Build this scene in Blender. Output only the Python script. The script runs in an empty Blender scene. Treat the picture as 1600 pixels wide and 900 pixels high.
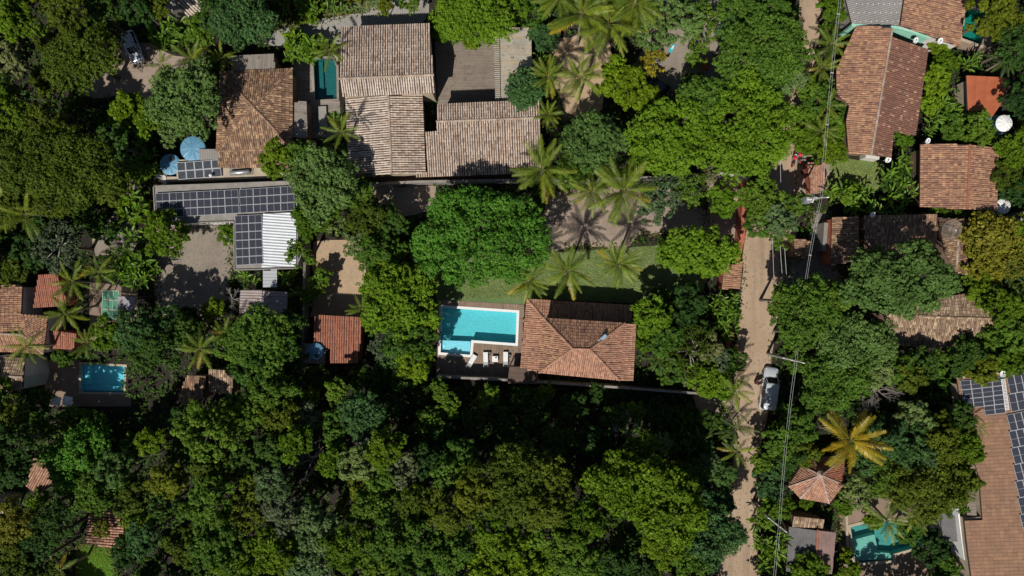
import bpy, bmesh, math, random
import numpy as np
from mathutils import Vector, Matrix, Euler
from mathutils.geometry import tessellate_polygon

SC = bpy.context.scene
COL = SC.collection
# ------------------------------------------------------------------ camera, sky, sun, exposure
CAM_H = 90.0
PXM = 12.0
cam_d = bpy.data.cameras.new("camera"); cam = bpy.data.objects.new("camera", cam_d); COL.objects.link(cam)
cam.location = (0, 0, CAM_H); cam.rotation_euler = (0, 0, 0)
cam_d.sensor_width = 36.0
cam_d.lens = 36.0 * CAM_H / (1600.0 / PXM)
cam_d.clip_start = 1.0; cam_d.clip_end = 2000.0
SC.camera = cam
SUN_EL = math.radians(52.0)
SUN_V = Vector((-0.44, -0.90, 0.0)).normalized()        # plan direction towards the sun (image: below, slightly left)
world = bpy.data.worlds.new("World"); SC.world = world; world.use_nodes = True
wn = world.node_tree; wn.nodes.clear()
sky = wn.nodes.new("ShaderNodeTexSky"); sky.sky_type = 'NISHITA'; sky.sun_disc = False
sky.sun_elevation = SUN_EL
sky.sun_rotation = math.atan2(SUN_V.x, SUN_V.y)
bg = wn.nodes.new("ShaderNodeBackground"); bg.inputs['Strength'].default_value = 0.05
wo = wn.nodes.new("ShaderNodeOutputWorld")
wn.links.new(sky.outputs[0], bg.inputs[0]); wn.links.new(bg.outputs[0], wo.inputs[0])
sun_d = bpy.data.lights.new("sun", 'SUN'); sun_d.energy = 5.0; sun_d.angle = math.radians(0.5); sun_d.color = (1.0, 0.95, 0.87)
sun = bpy.data.objects.new("sun", sun_d); COL.objects.link(sun)
to_sun = Vector((SUN_V.x * math.cos(SUN_EL), SUN_V.y * math.cos(SUN_EL), math.sin(SUN_EL)))
sun.rotation_euler = to_sun.to_track_quat('Z', 'Y').to_euler(); sun.location = to_sun * 120
SC.view_settings.view_transform = 'Standard'; SC.view_settings.look = 'None'
SC.view_settings.exposure = -0.2; SC.view_settings.gamma = 1.0
SC.cycles.max_bounces = 5; SC.cycles.transparent_max_bounces = 12
SC.cycles.diffuse_bounces = 2

rnd = random.Random(7)

# ------------------------------------------------------------------ helpers
def P(px, py, h=0.0):
    k = (1.0 - h / CAM_H) / PXM
    return Vector(((px - 800) * k, (450 - py) * k, h))

def on_plane(px, py, pl):
    """point of plane pl=(point, normal) seen at photo pixel"""
    a, n = pl
    o = Vector((0, 0, CAM_H)); d = P(px, py, 0) - o
    t = (a - o).dot(n) / d.dot(n)
    return o + d * t

def plane3(pts):
    a, b, c = [P(*p) for p in pts]
    n = (b - a).cross(c - a).normalized()
    if n.z < 0: n = -n
    return (a, n)

ORG = {}
def tag(o, label=None, cat=None, group=None, kind=None):
    if label: o['label'] = label
    if cat: o['category'] = cat
    if group: o['group'] = group
    if kind: o['kind'] = kind
    return o

def thing(name, loc, label, cat, group=None, rz=0.0, scale=1.0):
    o = bpy.data.objects.new(name, None); COL.objects.link(o)
    o.empty_display_size = 0.5
    o.location = loc; o.rotation_euler = (0, 0, rz); o.scale = (scale,) * 3
    ORG[o.name] = Vector(loc)
    return tag(o, label, cat, group)

def link(name, me, parent=None, mats=None):
    o = bpy.data.objects.new(name, me); COL.objects.link(o)
    if parent: o.parent = parent
    if mats:
        for i, m in enumerate(mats):
            if i < len(me.materials):
                o.material_slots[i].link = 'OBJECT'; o.material_slots[i].material = m
    return o

class MB:
    """mesh collector in world or local coordinates"""
    def __init__(s): s.v = []; s.f = []; s.m = []
    def add(s, vs, fs, mi=0):
        b = len(s.v); s.v.extend([tuple(v) for v in vs])
        for f in fs: s.f.append(tuple(b + i for i in f)); s.m.append(mi)
    def prism(s, poly, z0, z1, mi=0, mside=None):
        """poly: list of Vectors (xy used). z0/z1 number or list"""
        n = len(poly)
        if sum(poly[i][0]*poly[(i+1)%n][1]-poly[(i+1)%n][0]*poly[i][1] for i in range(n)) < 0:
            poly = list(reversed(poly))
            if isinstance(z1, (list, tuple)): z1 = list(reversed(z1))
            if isinstance(z0, (list, tuple)): z0 = list(reversed(z0))
        Z0 = z0 if isinstance(z0, (list, tuple)) else [z0]*n
        Z1 = z1 if isinstance(z1, (list, tuple)) else [z1]*n
        b = len(s.v)
        s.v.extend([(p[0], p[1], z) for p, z in zip(poly, Z0)]); s.v.extend([(p[0], p[1], z) for p, z in zip(poly, Z1)])
        tris = tessellate_polygon([[Vector((p[0], p[1], 0)) for p in poly]])
        for t in tris:
            a, c, d = t
            pa, pc, pd = poly[a], poly[c], poly[d]
            if (pc[0]-pa[0])*(pd[1]-pa[1])-(pd[0]-pa[0])*(pc[1]-pa[1]) < 0: a, c, d = a, d, c
            s.f.append((b+n+a, b+n+c, b+n+d)); s.m.append(mi)
            s.f.append((b+a, b+d, b+c)); s.m.append(mi)
        ms = mi if mside is None else mside
        for i in range(n):
            j = (i+1) % n
            s.f.append((b+i, b+j, b+n+j, b+n+i)); s.m.append(ms)
    def box(s, c, size, M=None, mi=0):
        x, y, z = size[0]/2, size[1]/2, size[2]/2
        vs = [Vector((sx*x, sy*y, sz*z)) for sz in (-1, 1) for sy in (-1, 1) for sx in (-1, 1)]
        if M is not None: vs = [M @ v for v in vs]
        c = Vector(c); vs = [v + c for v in vs]
        s.add(vs, [(0,2,3,1),(4,5,7,6),(0,1,5,4),(2,6,7,3),(0,4,6,2),(1,3,7,5)], mi)
    def bar(s, a, b, w, h, mi=0, up=Vector((0,0,1))):
        a = Vector(a); b = Vector(b); d = b - a; L = d.length
        if L < 1e-6: return
        x = d / L; y = up.cross(x)
        if y.length < 1e-4: y = Vector((0,1,0)).cross(x)
        y.normalize(); z = x.cross(y)
        M = Matrix((x, y, z)).transposed()
        s.box((a + b) / 2, (L, w, h), M, mi)
    def tube(s, pts, rs, n=6, mi=0, cap=True):
        pts = [Vector(p) for p in pts]
        if not isinstance(rs, (list, tuple)): rs = [rs]*len(pts)
        b = len(s.v); prev = None
        for i, p in enumerate(pts):
            d = (pts[min(i+1, len(pts)-1)] - pts[max(i-1, 0)]).normalized()
            if prev is None:
                u = d.orthogonal().normalized()
            else:
                u = (prev - d * prev.dot(d)).normalized()
            prev = u; w = d.cross(u)
            for k in range(n):
                a = 2*math.pi*k/n
                s.v.append(tuple(p + (u*math.cos(a) + w*math.sin(a)) * rs[i]))
        for i in range(len(pts)-1):
            for k in range(n):
                s.f.append((b+i*n+k, b+i*n+(k+1)%n, b+(i+1)*n+(k+1)%n, b+(i+1)*n+k)); s.m.append(mi)
        if cap:
            s.f.append(tuple(b+k for k in reversed(range(n)))); s.m.append(mi)
            s.f.append(tuple(b+(len(pts)-1)*n+k for k in range(n))); s.m.append(mi)
    def lathe(s, prof, n=20, c=(0,0,0), mi=0, lobes=None):
        b = len(s.v); c = Vector(c)
        for r, z in prof:
            for k in range(n):
                a = 2*math.pi*k/n
                s.v.append((c.x + r*math.cos(a), c.y + r*math.sin(a), c.z + z + (lobes(r, a) if lobes else 0)))
        for i in range(len(prof)-1):
            for k in range(n):
                s.f.append((b+i*n+k, b+i*n+(k+1)%n, b+(i+1)*n+(k+1)%n, b+(i+1)*n+k)); s.m.append(mi)
    def mesh(s, name, mats, off=None, smooth=False):
        me = bpy.data.meshes.new(name)
        vs = s.v
        if off is not None: vs = [(v[0]-off.x, v[1]-off.y, v[2]-off.z) for v in vs]
        me.from_pydata(vs, [], s.f)
        if not isinstance(mats, (list, tuple)): mats = [mats]
        for m in mats: me.materials.append(m)
        if len(mats) > 1: me.polygons.foreach_set('material_index', s.m)
        if smooth: me.polygons.foreach_set('use_smooth', [True]*len(me.polygons))
        me.update()
        return me
    def build(s, name, mats, parent=None, smooth=False, kind=None, label=None, local=False):
        off = None
        if parent is not None and not local: off = ORG.get(parent.name)
        me = s.mesh(name, mats, off, smooth)
        o = link(name, me, parent)
        if parent is not None and off is not None: ORG[o.name] = off
        if kind: o['kind'] = kind
        if label: o['label'] = label
        return o

# ------------------------------------------------------------------ materials
def new_mat(name):
    m = bpy.data.materials.new(name); m.use_nodes = True
    nt = m.node_tree; bs = nt.nodes['Principled BSDF']
    return m, nt, bs
def N(nt, t, **kw):
    n = nt.nodes.new(t)
    for k, v in kw.items(): setattr(n, k, v)
    return n
def noise(nt, scale, detail=4.0, rough=0.6, coord='Object', vec=None):
    tc = N(nt, "ShaderNodeTexCoord"); no = N(nt, "ShaderNodeTexNoise")
    no.inputs['Scale'].default_value = scale; no.inputs['Detail'].default_value = detail; no.inputs['Roughness'].default_value = rough
    if vec is not None:
        mp = N(nt, "ShaderNodeMapping"); mp.inputs['Scale'].default_value = vec
        nt.links.new(tc.outputs[coord], mp.inputs[0]); nt.links.new(mp.outputs[0], no.inputs['Vector'])
    else: nt.links.new(tc.outputs[coord], no.inputs['Vector'])
    return no.outputs[0]
def ramp(nt, src, stops, interp='LINEAR'):
    r = N(nt, "ShaderNodeValToRGB"); r.color_ramp.interpolation = interp
    els = r.color_ramp.elements
    while len(els) < len(stops): els.new(0.5)
    for e, (p, c) in zip(els, stops):
        e.position = p; e.color = (c[0], c[1], c[2], 1) if not isinstance(c, (int, float)) else (c, c, c, 1)
    nt.links.new(src, r.inputs[0]); return r.outputs[0]
def mixc(nt, fac, a, b, mode='MIX'):
    m = N(nt, "ShaderNodeMix", data_type='RGBA', blend_type=mode)
    for s, v in ((m.inputs[0], fac), (m.inputs[6], a), (m.inputs[7], b)):
        if isinstance(v, (int, float)): s.default_value = v
        elif isinstance(v, tuple): s.default_value = (v[0], v[1], v[2], 1)
        else: nt.links.new(v, s)
    return m.outputs[2]
def bump(nt, bs, src, strength=0.3, dist=0.05):
    b = N(nt, "ShaderNodeBump"); b.inputs['Strength'].default_value = strength; b.inputs['Distance'].default_value = dist
    nt.links.new(src, b.inputs['Height']); nt.links.new(b.outputs[0], bs.inputs['Normal'])
def sc(c, k): return tuple(min(1.0, x*k) for x in c)

def plain(name, c, rough=0.6, var=0.25, nscale=1.5, metal=0.0, fine=12.0, bmp=0.0):
    m, nt, bs = new_mat(name)
    n1 = noise(nt, nscale, 5, 0.65); n2 = noise(nt, fine, 3, 0.6)
    c1 = ramp(nt, n1, [(0.3, sc(c, 1-var)), (0.7, sc(c, 1+var))])
    k = ramp(nt, n2, [(0.3, 1-var*0.7), (0.7, 1.0)])
    nt.links.new(mixc(nt, 1.0, c1, k, 'MULTIPLY'), bs.inputs['Base Color'])
    bs.inputs['Roughness'].default_value = rough; bs.inputs['Metallic'].default_value = metal
    if bmp: bump(nt, bs, n2, bmp, 0.03)
    return m

def tile_mat(name, cols, dirt=(0.06,0.045,0.035), dirt_amt=0.55, dirt_scale=0.5, moss=0.0):
    """a colour of its own for every tile, plus stains lying across them"""
    m, nt, bs = new_mat(name)
    g = N(nt, "ShaderNodeNewGeometry")
    st = [(i/(len(cols)-0.999), c) for i, c in enumerate(cols)]
    c = ramp(nt, g.outputs['Random Per Island'], st, 'LINEAR')
    n1 = noise(nt, dirt_scale, 6, 0.7); f = ramp(nt, n1, [(0.42, 0.0), (0.72, dirt_amt)])
    c = mixc(nt, f, c, dirt)
    n2 = noise(nt, 9.0, 4, 0.7); f2 = ramp(nt, n2, [(0.35, 0.0), (0.75, 0.55)])
    c = mixc(nt, f2, c, sc(dirt, 1.6))
    n4 = noise(nt, 2.2, 3, 0.5); f4 = ramp(nt, n4, [(0.60, 0.0), (0.70, 0.5)]); c = mixc(nt, f4, c, sc(dirt, 1.2))
    if moss:
        n3 = noise(nt, 1.3, 5, 0.7); f3 = ramp(nt, n3, [(0.58, 0.0), (0.75, moss)])
        c = mixc(nt, f3, c, (0.10, 0.10, 0.03))
    nt.links.new(c, bs.inputs['Base Color']); bs.inputs['Roughness'].default_value = 0.85
    return m

def leaf_mat(name, cols, patch=0.35, trans=0.13, spec=0.12, rough=0.6, scale=0.35):
    """leaves: each its own tone, whole boughs lighter or darker"""
    m, nt, bs = new_mat(name)
    g = N(nt, "ShaderNodeNewGeometry")
    st = [(i/(len(cols)-0.999), c) for i, c in enumerate(cols)]
    c = ramp(nt, g.outputs['Random Per Island'], st)
    oi = N(nt, "ShaderNodeObjectInfo")
    n1 = noise(nt, scale, 3, 0.6)
    k = ramp(nt, n1, [(0.3, 1-patch), (0.7, 1+patch*0.6)])
    c = mixc(nt, 1.0, c, k, 'MULTIPLY')
    k2 = ramp(nt, oi.outputs['Random'], [(0.0, (0.62, 0.72, 0.7)), (0.5, (0.95, 0.97, 0.85)), (1.0, (1.35, 1.2, 0.8))])
    c = mixc(nt, 1.0, c, k2, 'MULTIPLY')
    nt.links.new(c, bs.inputs['Base Color']); bs.inputs['Roughness'].default_value = rough
    bs.inputs['Specular IOR Level'].default_value = spec
    tr = N(nt, "ShaderNodeBsdfTranslucent")
    nt.links.new(mixc(nt, 1.0, c, (1.25, 1.2, 0.5), 'MULTIPLY'), tr.inputs[0])
    mx = N(nt, "ShaderNodeMixShader"); mx.inputs[0].default_value = trans
    nt.links.new(bs.outputs[0], mx.inputs[1]); nt.links.new(tr.outputs[0], mx.inputs[2])
    nt.links.new(mx.outputs[0], nt.nodes['Material Output'].inputs[0])
    return m

M = {}
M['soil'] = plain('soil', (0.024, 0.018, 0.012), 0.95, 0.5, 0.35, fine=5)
def ground_mat(name, a, b, c, s=0.25, fine=3.0, dark=(0.1,0.08,0.06), damt=0.4, bmp=0.4):
    m, nt, bs = new_mat(name)
    n1 = noise(nt, s, 6, 0.65); c1 = ramp(nt, n1, [(0.3, a), (0.5, b), (0.7, c)])
    n2 = noise(nt, fine, 6, 0.75); f = ramp(nt, n2, [(0.5, 0.0), (0.72, damt)])
    n3 = noise(nt, 0.9, 6, 0.75); f3 = ramp(nt, n3, [(0.52, 0.0), (0.75, damt)])
    col = mixc(nt, f, c1, dark); col = mixc(nt, f3, col, sc(dark, 2.0))
    nt.links.new(col, bs.inputs['Base Color']); bs.inputs['Roughness'].default_value = 0.95
    bump(nt, bs, n2, bmp, 0.08)
    return m
M['sand'] = ground_mat('packed_sand', (0.33,0.235,0.155), (0.39,0.285,0.195), (0.43,0.32,0.225), 0.12, 2.0, (0.17,0.12,0.08), 0.42)
def add_streaks(m, amt, vec, c):
    nt = m.node_tree; bs = nt.nodes['Principled BSDF']; src = bs.inputs['Base Color'].links[0].from_socket
    f = ramp(nt, noise(nt, 1.1, 4, 0.6, vec=vec), [(0.48, 0.0), (0.66, amt)])
    nt.links.new(mixc(nt, f, src, c), bs.inputs['Base Color'])
add_streaks(M['sand'], 0.45, (1.0, 0.06, 1), (0.20,0.145,0.10))
M['dirt'] = ground_mat('dry_earth', (0.25,0.19,0.15), (0.31,0.24,0.19), (0.36,0.29,0.23), 0.3, 2.5, (0.10,0.08,0.05), 0.5)
M['dirt2'] = ground_mat('orange_earth', (0.36,0.25,0.16), (0.43,0.31,0.20), (0.38,0.28,0.19), 0.3, 2.5, (0.14,0.11,0.06), 0.5)
M['greydirt'] = ground_mat('grey_earth', (0.20,0.165,0.135), (0.25,0.21,0.175), (0.30,0.25,0.20), 0.3, 3, (0.07,0.09,0.04), 0.5)
M['grass'] = ground_mat('mown_grass', (0.09,0.15,0.055), (0.12,0.19,0.065), (0.18,0.21,0.10), 0.35, 6, (0.03,0.06,0.015), 0.6, 0.8)
M['grass_bright'] = ground_mat('lush_grass', (0.06,0.18,0.012), (0.08,0.22,0.015), (0.09,0.22,0.02), 0.3, 6, (0.02,0.06,0.01), 0.5, 0.8)
M['concrete'] = ground_mat('concrete', (0.24,0.225,0.205), (0.29,0.275,0.25), (0.33,0.31,0.285), 0.4, 2, (0.10,0.10,0.08), 0.35, 0.2)
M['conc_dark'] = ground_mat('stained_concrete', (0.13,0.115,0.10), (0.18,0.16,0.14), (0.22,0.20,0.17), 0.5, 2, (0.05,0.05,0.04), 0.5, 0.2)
M['patio'] = ground_mat('patio_brown', (0.20,0.14,0.10), (0.25,0.18,0.13), (0.29,0.21,0.16), 0.5, 4, (0.08,0.06,0.05), 0.4, 0.2)
M['white_wall'] = plain('white_render', (0.62,0.60,0.56), 0.8, 0.14, 0.8)
M['cream_wall'] = plain('cream_render', (0.46,0.38,0.28), 0.85, 0.2, 0.8)
M['brown_wall'] = plain('brown_render', (0.20,0.13,0.085), 0.85, 0.3, 0.6)
M['red_wall'] = plain('red_render', (0.42,0.12,0.07), 0.85, 0.2, 0.8)
M['mint'] = plain('mint_paint', (0.30,0.62,0.48), 0.6, 0.15, 0.8)
M['grey_wall'] = plain('grey_render', (0.27,0.25,0.225), 0.9, 0.25, 0.8)
M['deck_under'] = plain('roof_underlay', (0.085,0.055,0.040), 0.95, 0.4, 2)
M['deck_grey'] = plain('grey_underlay', (0.08,0.075,0.07), 0.95, 0.3, 2)
M['mortar'] = tile_mat('mortared_ridge', [(0.50,0.40,0.32),(0.42,0.30,0.22),(0.58,0.48,0.40)], dirt_amt=0.5)
M['mortar_white'] = tile_mat('white_ridge', [(0.62,0.54,0.50),(0.48,0.34,0.28),(0.55,0.40,0.34)], dirt_amt=0.3)
M['t_tan'] = tile_mat('weathered_tan_tile', [(0.439,0.286,0.210),(0.688,0.541,0.434),(0.776,0.632,0.527),(0.644,0.466,0.341),(0.821,0.692,0.590),(0.527,0.376,0.294)], dirt_amt=0.5)
M['t_pale'] = tile_mat('bleached_tile', [(0.543,0.411,0.322),(0.737,0.622,0.523),(0.815,0.703,0.604),(0.673,0.543,0.430),(0.777,0.650,0.550)], dirt_amt=0.5)
M['t_brown'] = tile_mat('old_brown_tile', [(0.13,0.075,0.05),(0.42,0.24,0.135),(0.22,0.12,0.07),(0.68,0.45,0.26),(0.33,0.18,0.10),(0.17,0.09,0.06),(0.50,0.30,0.17)], dirt_amt=0.7)
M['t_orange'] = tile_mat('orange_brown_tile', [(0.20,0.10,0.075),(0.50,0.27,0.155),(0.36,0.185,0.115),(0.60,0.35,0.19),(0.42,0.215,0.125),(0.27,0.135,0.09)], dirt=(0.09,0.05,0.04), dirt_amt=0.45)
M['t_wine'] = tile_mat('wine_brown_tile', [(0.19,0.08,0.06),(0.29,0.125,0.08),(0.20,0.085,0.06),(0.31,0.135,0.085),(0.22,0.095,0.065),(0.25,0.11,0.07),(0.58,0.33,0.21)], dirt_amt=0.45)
M['t_red'] = tile_mat('red_clay_tile', [(0.40,0.13,0.07),(0.46,0.17,0.10),(0.35,0.11,0.06),(0.50,0.20,0.12)], dirt_amt=0.35)
M['t_salmon'] = tile_mat('salmon_clay_tile', [(0.30,0.13,0.085),(0.55,0.29,0.19),(0.42,0.20,0.13),(0.60,0.34,0.22),(0.47,0.235,0.15),(0.30,0.14,0.09)], dirt=(0.13,0.08,0.055), dirt_amt=0.5, moss=0.3)
M['t_flat'] = tile_mat('flat_clay_tile', [(0.252,0.138,0.082),(0.312,0.174,0.103),(0.282,0.147,0.090),(0.363,0.198,0.112),(0.272,0.152,0.094)], dirt=(0.11,0.07,0.05), dirt_amt=0.4)
M['t_thatch'] = tile_mat('mossy_brown_tile', [(0.15,0.09,0.06),(0.42,0.28,0.17),(0.25,0.16,0.10),(0.70,0.52,0.33),(0.30,0.19,0.12)], dirt_amt=0.5)
M['wood_grey'] = tile_mat('weathered_board', [(0.265,0.230,0.196),(0.333,0.299,0.259),(0.299,0.259,0.218),(0.380,0.339,0.299)], dirt_amt=0.4)
M['wood_brown'] = tile_mat('brown_deck_board', [(0.25,0.17,0.12),(0.33,0.235,0.17),(0.29,0.20,0.145),(0.37,0.27,0.20)], dirt_amt=0.3)
M['wood_tan'] = tile_mat('tan_deck_board', [(0.236,0.192,0.151),(0.285,0.236,0.192),(0.260,0.212,0.167),(0.309,0.260,0.212)], dirt_amt=0.35)
M['bamboo'] = tile_mat('split_bamboo', [(0.414,0.391,0.310),(0.483,0.414,0.310),(0.460,0.460,0.414),(0.529,0.414,0.276),(0.414,0.425,0.391)], dirt_amt=0.35)
M['rust_sheet'] = tile_mat('stained_sheet', [(0.42,0.40,0.42),(0.32,0.28,0.28),(0.46,0.42,0.40)], dirt=(0.16,0.09,0.06), dirt_amt=0.8)
M['white_sheet'] = plain('white_sheet_metal', (0.56,0.59,0.62), 0.45, 0.08, 1.0)
M['grey_sheet'] = plain('fibre_cement', (0.27,0.255,0.24), 0.85, 0.15, 0.6)
M['grey_sheet2'] = plain('dark_fibre_cement', (0.16,0.155,0.155), 0.85, 0.25, 0.8)
M['pink_sheet'] = plain('faded_pink_sheet', (0.26,0.17,0.15), 0.85, 0.2, 0.8)
M['orange_sheet'] = plain('orange_sheet_metal', (0.40,0.115,0.05), 0.5, 0.15, 0.8)
M['alu'] = plain('aluminium', (0.42,0.43,0.46), 0.45, 0.05)
M['steel'] = plain('galvanised_steel', (0.45,0.46,0.47), 0.4, 0.12, metal=0.6)
M['white'] = plain('white_paint', (0.80,0.80,0.79), 0.5, 0.05)
M['dark'] = plain('dark_plastic', (0.03,0.03,0.035), 0.5, 0.2)
M['rubber'] = plain('rubber', (0.02,0.02,0.02), 0.9, 0.2)
M['blue_plastic'] = plain('blue_plastic', (0.13,0.31,0.46), 0.5, 0.14, 0.9)
M['blue_dark'] = plain('blue_plastic_side', (0.06,0.20,0.36), 0.5, 0.1)
M['turq'] = plain('turquoise_plastic', (0.03,0.50,0.60), 0.4, 0.08)
M['red_paint'] = plain('red_paint', (0.60,0.015,0.03), 0.3, 0.08)
M['redcloth'] = plain('red_cloth', (0.55,0.02,0.04), 0.9, 0.15)
M['jeans'] = plain('denim', (0.05,0.07,0.12), 0.9, 0.2)
M['skin'] = plain('skin', (0.35,0.19,0.12), 0.55, 0.08)
M['hair'] = plain('dark_hair', (0.02,0.015,0.012), 0.7, 0.2)
M['bark'] = plain('bark', (0.13,0.105,0.08), 0.95, 0.35, 2.0, bmp=0.6)
M['bark_grey'] = plain('pale_bark', (0.34,0.30,0.27), 0.95, 0.2, 2.0, bmp=0.4)
M['palm_bark'] = plain('palm_bark', (0.26,0.225,0.18), 0.95, 0.25, 3.0, bmp=0.6)
M['pole'] = plain('concrete_pole', (0.34,0.33,0.31), 0.9, 0.15)
M['wire'] = plain('aluminium_wire', (0.62,0.64,0.64), 0.6, 0.05)
M['brick'] = tile_mat('red_brick', [(0.36,0.15,0.10),(0.28,0.115,0.08),(0.43,0.20,0.14),(0.33,0.15,0.11)], dirt_amt=0.4)

def glossy_car(name, c, rough=0.22):
    m, nt, bs = new_mat(name)
    bs.inputs['Base Color'].default_value = (*c, 1); bs.inputs['Roughness'].default_value = rough
    bs.inputs['Coat Weight'].default_value = 0.6; bs.inputs['Coat Roughness'].default_value = 0.05
    bs.inputs['Metallic'].default_value = 0.15
    return m
M['car_white'] = glossy_car('white_car_paint', (0.72,0.74,0.76))
M['car_silver'] = glossy_car('silver_car_paint', (0.60,0.65,0.70), 0.18)
M['car_grey'] = glossy_car('dark_car_paint', (0.03,0.035,0.04))
m, nt, bs = new_mat('car_glass'); bs.inputs['Base Color'].default_value = (0.012,0.015,0.018,1); bs.inputs['Roughness'].default_value = 0.06
M['glass'] = m
m, nt, bs = new_mat('lamp_glass'); bs.inputs['Base Color'].default_value = (0.6,0.62,0.65,1); bs.inputs['Roughness'].default_value = 0.1
M['lamp'] = m
# photovoltaic cells: fine pale lines
m, nt, bs = new_mat('solar_cells')
tc = N(nt, "ShaderNodeTexCoord"); wv = N(nt, "ShaderNodeTexWave", wave_type='BANDS', bands_direction='Y')
wv.inputs['Scale'].default_value = 2.0
nt.links.new(tc.outputs['Object'], wv.inputs['Vector'])
nt.links.new(ramp(nt, wv.outputs[0], [(0.0, (0.035,0.037,0.052)), (0.9, (0.042,0.045,0.062)), (0.985, (0.09,0.095,0.11))]), bs.inputs['Base Color'])
bs.inputs['Roughness'].default_value = 0.18
M['cells'] = m
m, nt, bs = new_mat('collector_glass')
nt.links.new(ramp(nt, noise(nt, 3, 4, 0.6), [(0.3, (0.045,0.05,0.06)), (0.8, (0.09,0.10,0.115))]), bs.inputs['Base Color']); bs.inputs['Roughness'].default_value = 0.15
M['collector'] = m

def pool_tile(name, c, grout=0.85, s=3.3):
    m, nt, bs = new_mat(name)
    tc = N(nt, "ShaderNodeTexCoord"); br = N(nt, "ShaderNodeTexBrick"); br.offset = 0
    br.inputs['Scale'].default_value = s; br.inputs['Color1'].default_value = (*c, 1); br.inputs['Color2'].default_value = (*sc(c, 0.93), 1)
    br.inputs['Mortar'].default_value = (*sc(c, grout), 1); br.inputs['Brick Width'].default_value = 1; br.inputs['Row Height'].default_value = 1
    br.inputs['Mortar Size'].default_value = 0.05
    nt.links.new(tc.outputs['Object'], br.inputs['Vector']); nt.links.new(br.outputs[0], bs.inputs['Base Color'])
    bs.inputs['Roughness'].default_value = 0.4
    return m
M['pool_aqua'] = pool_tile('aqua_pool_tile', (0.26,0.64,0.68))
M['pool_pale'] = pool_tile('pale_pool_tile', (0.60,0.80,0.90))
M['pool_blue'] = pool_tile('blue_pool_tile', (0.30,0.70,0.80))
M['pool_teal'] = pool_tile('shade_teal_pool_tile', (0.04,0.17,0.19))  # tile darkened: the shade over this pool is put into its colour
M['pool_ledge'] = pool_tile('grey_green_ledge_tile', (0.44,0.60,0.56))
M['pool_greyteal'] = pool_tile('grey_teal_pool_tile', (0.18,0.42,0.43))
M['pool_green'] = pool_tile('green_pool_tile', (0.02,0.28,0.22))
def water_mat(name, tint, rscale=1.6, strength=0.25):
    m, nt, bs = new_mat(name); nt.nodes.remove(bs)
    tr = N(nt, "ShaderNodeBsdfTransparent"); tr.inputs[0].default_value = (*tint, 1)
    gl = N(nt, "ShaderNodeBsdfGlossy"); gl.inputs['Roughness'].default_value = 0.03
    fr = N(nt, "ShaderNodeFresnel"); fr.inputs[0].default_value = 1.33
    n1 = noise(nt, rscale, 3, 0.55, vec=(1, 1.9, 1))
    b = N(nt, "ShaderNodeBump"); b.inputs['Strength'].default_value = strength; b.inputs['Distance'].default_value = 0.15
    nt.links.new(n1, b.inputs['Height']); nt.links.new(b.outputs[0], gl.inputs['Normal']); nt.links.new(b.outputs[0], fr.inputs['Normal'])
    # tint wobbles with the ripples: thicker and thinner water
    mx = N(nt, "ShaderNodeMixShader"); nt.links.new(fr.outputs[0], mx.inputs[0])
    nt.links.new(tr.outputs[0], mx.inputs[1]); nt.links.new(gl.outputs[0], mx.inputs[2])
    nt.links.new(mx.outputs[0], nt.nodes['Material Output'].inputs[0])
    return m
M['water'] = water_mat('pool_water', (0.62,0.93,0.96), 2.2, 0.4)
M['water_green'] = water_mat('green_pool_water', (0.6,0.86,0.82), 2.0, 0.5)
m, nt, bs = new_mat('green_glazing'); bs.inputs['Base Color'].default_value = (0.10,0.30,0.20,1); bs.inputs['Roughness'].default_value = 0.08; bs.inputs['Alpha'].default_value = 0.75
M['green_glass'] = m
m, nt, bs = new_mat('window_glass'); bs.inputs['Base Color'].default_value = (0.03,0.04,0.05,1); bs.inputs['Roughness'].default_value = 0.05
M['pane'] = m

L = {}
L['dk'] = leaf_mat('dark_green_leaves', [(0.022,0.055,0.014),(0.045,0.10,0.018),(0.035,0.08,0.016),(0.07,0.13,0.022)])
L['ol'] = leaf_mat('olive_leaves', [(0.050,0.077,0.007),(0.099,0.140,0.011),(0.077,0.108,0.009),(0.144,0.176,0.016)])
L['yl'] = leaf_mat('yellow_green_leaves', [(0.055,0.110,0.005),(0.107,0.189,0.008),(0.079,0.150,0.007),(0.166,0.246,0.016)])
L['br'] = leaf_mat('mid_green_leaves', [(0.045,0.105,0.012),(0.085,0.17,0.018),(0.065,0.135,0.015),(0.14,0.22,0.035)])
L['vb'] = leaf_mat('vivid_green_leaves', [(0.075,0.155,0.008),(0.125,0.225,0.012),(0.10,0.19,0.010),(0.175,0.275,0.02)], patch=0.2)
L['mg'] = leaf_mat('deep_green_leaves', [(0.045,0.145,0.014),(0.085,0.215,0.024),(0.065,0.18,0.018),(0.125,0.26,0.035)], patch=0.25)
L['bl'] = leaf_mat('blue_green_leaves', [(0.028,0.075,0.022),(0.06,0.135,0.04),(0.045,0.10,0.03),(0.10,0.19,0.06)])
L['sg'] = leaf_mat('sage_green_leaves', [(0.084,0.144,0.054),(0.126,0.198,0.072),(0.102,0.168,0.060),(0.186,0.258,0.120)])
L['od'] = leaf_mat('dark_olive_leaves', [(0.035,0.065,0.007),(0.075,0.12,0.010),(0.055,0.09,0.008),(0.12,0.155,0.014)])
L['ls'] = leaf_mat('light_sage_leaves', [(0.08,0.15,0.035),(0.12,0.205,0.05),(0.10,0.175,0.04),(0.17,0.26,0.085)])
L['jk'] = leaf_mat('rich_green_leaves', [(0.05,0.105,0.022),(0.09,0.165,0.038),(0.07,0.13,0.03),(0.14,0.23,0.065)])
L['ye'] = leaf_mat('mustard_leaves', [(0.12,0.12,0.010),(0.24,0.22,0.022),(0.10,0.13,0.012),(0.36,0.30,0.045)])
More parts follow.
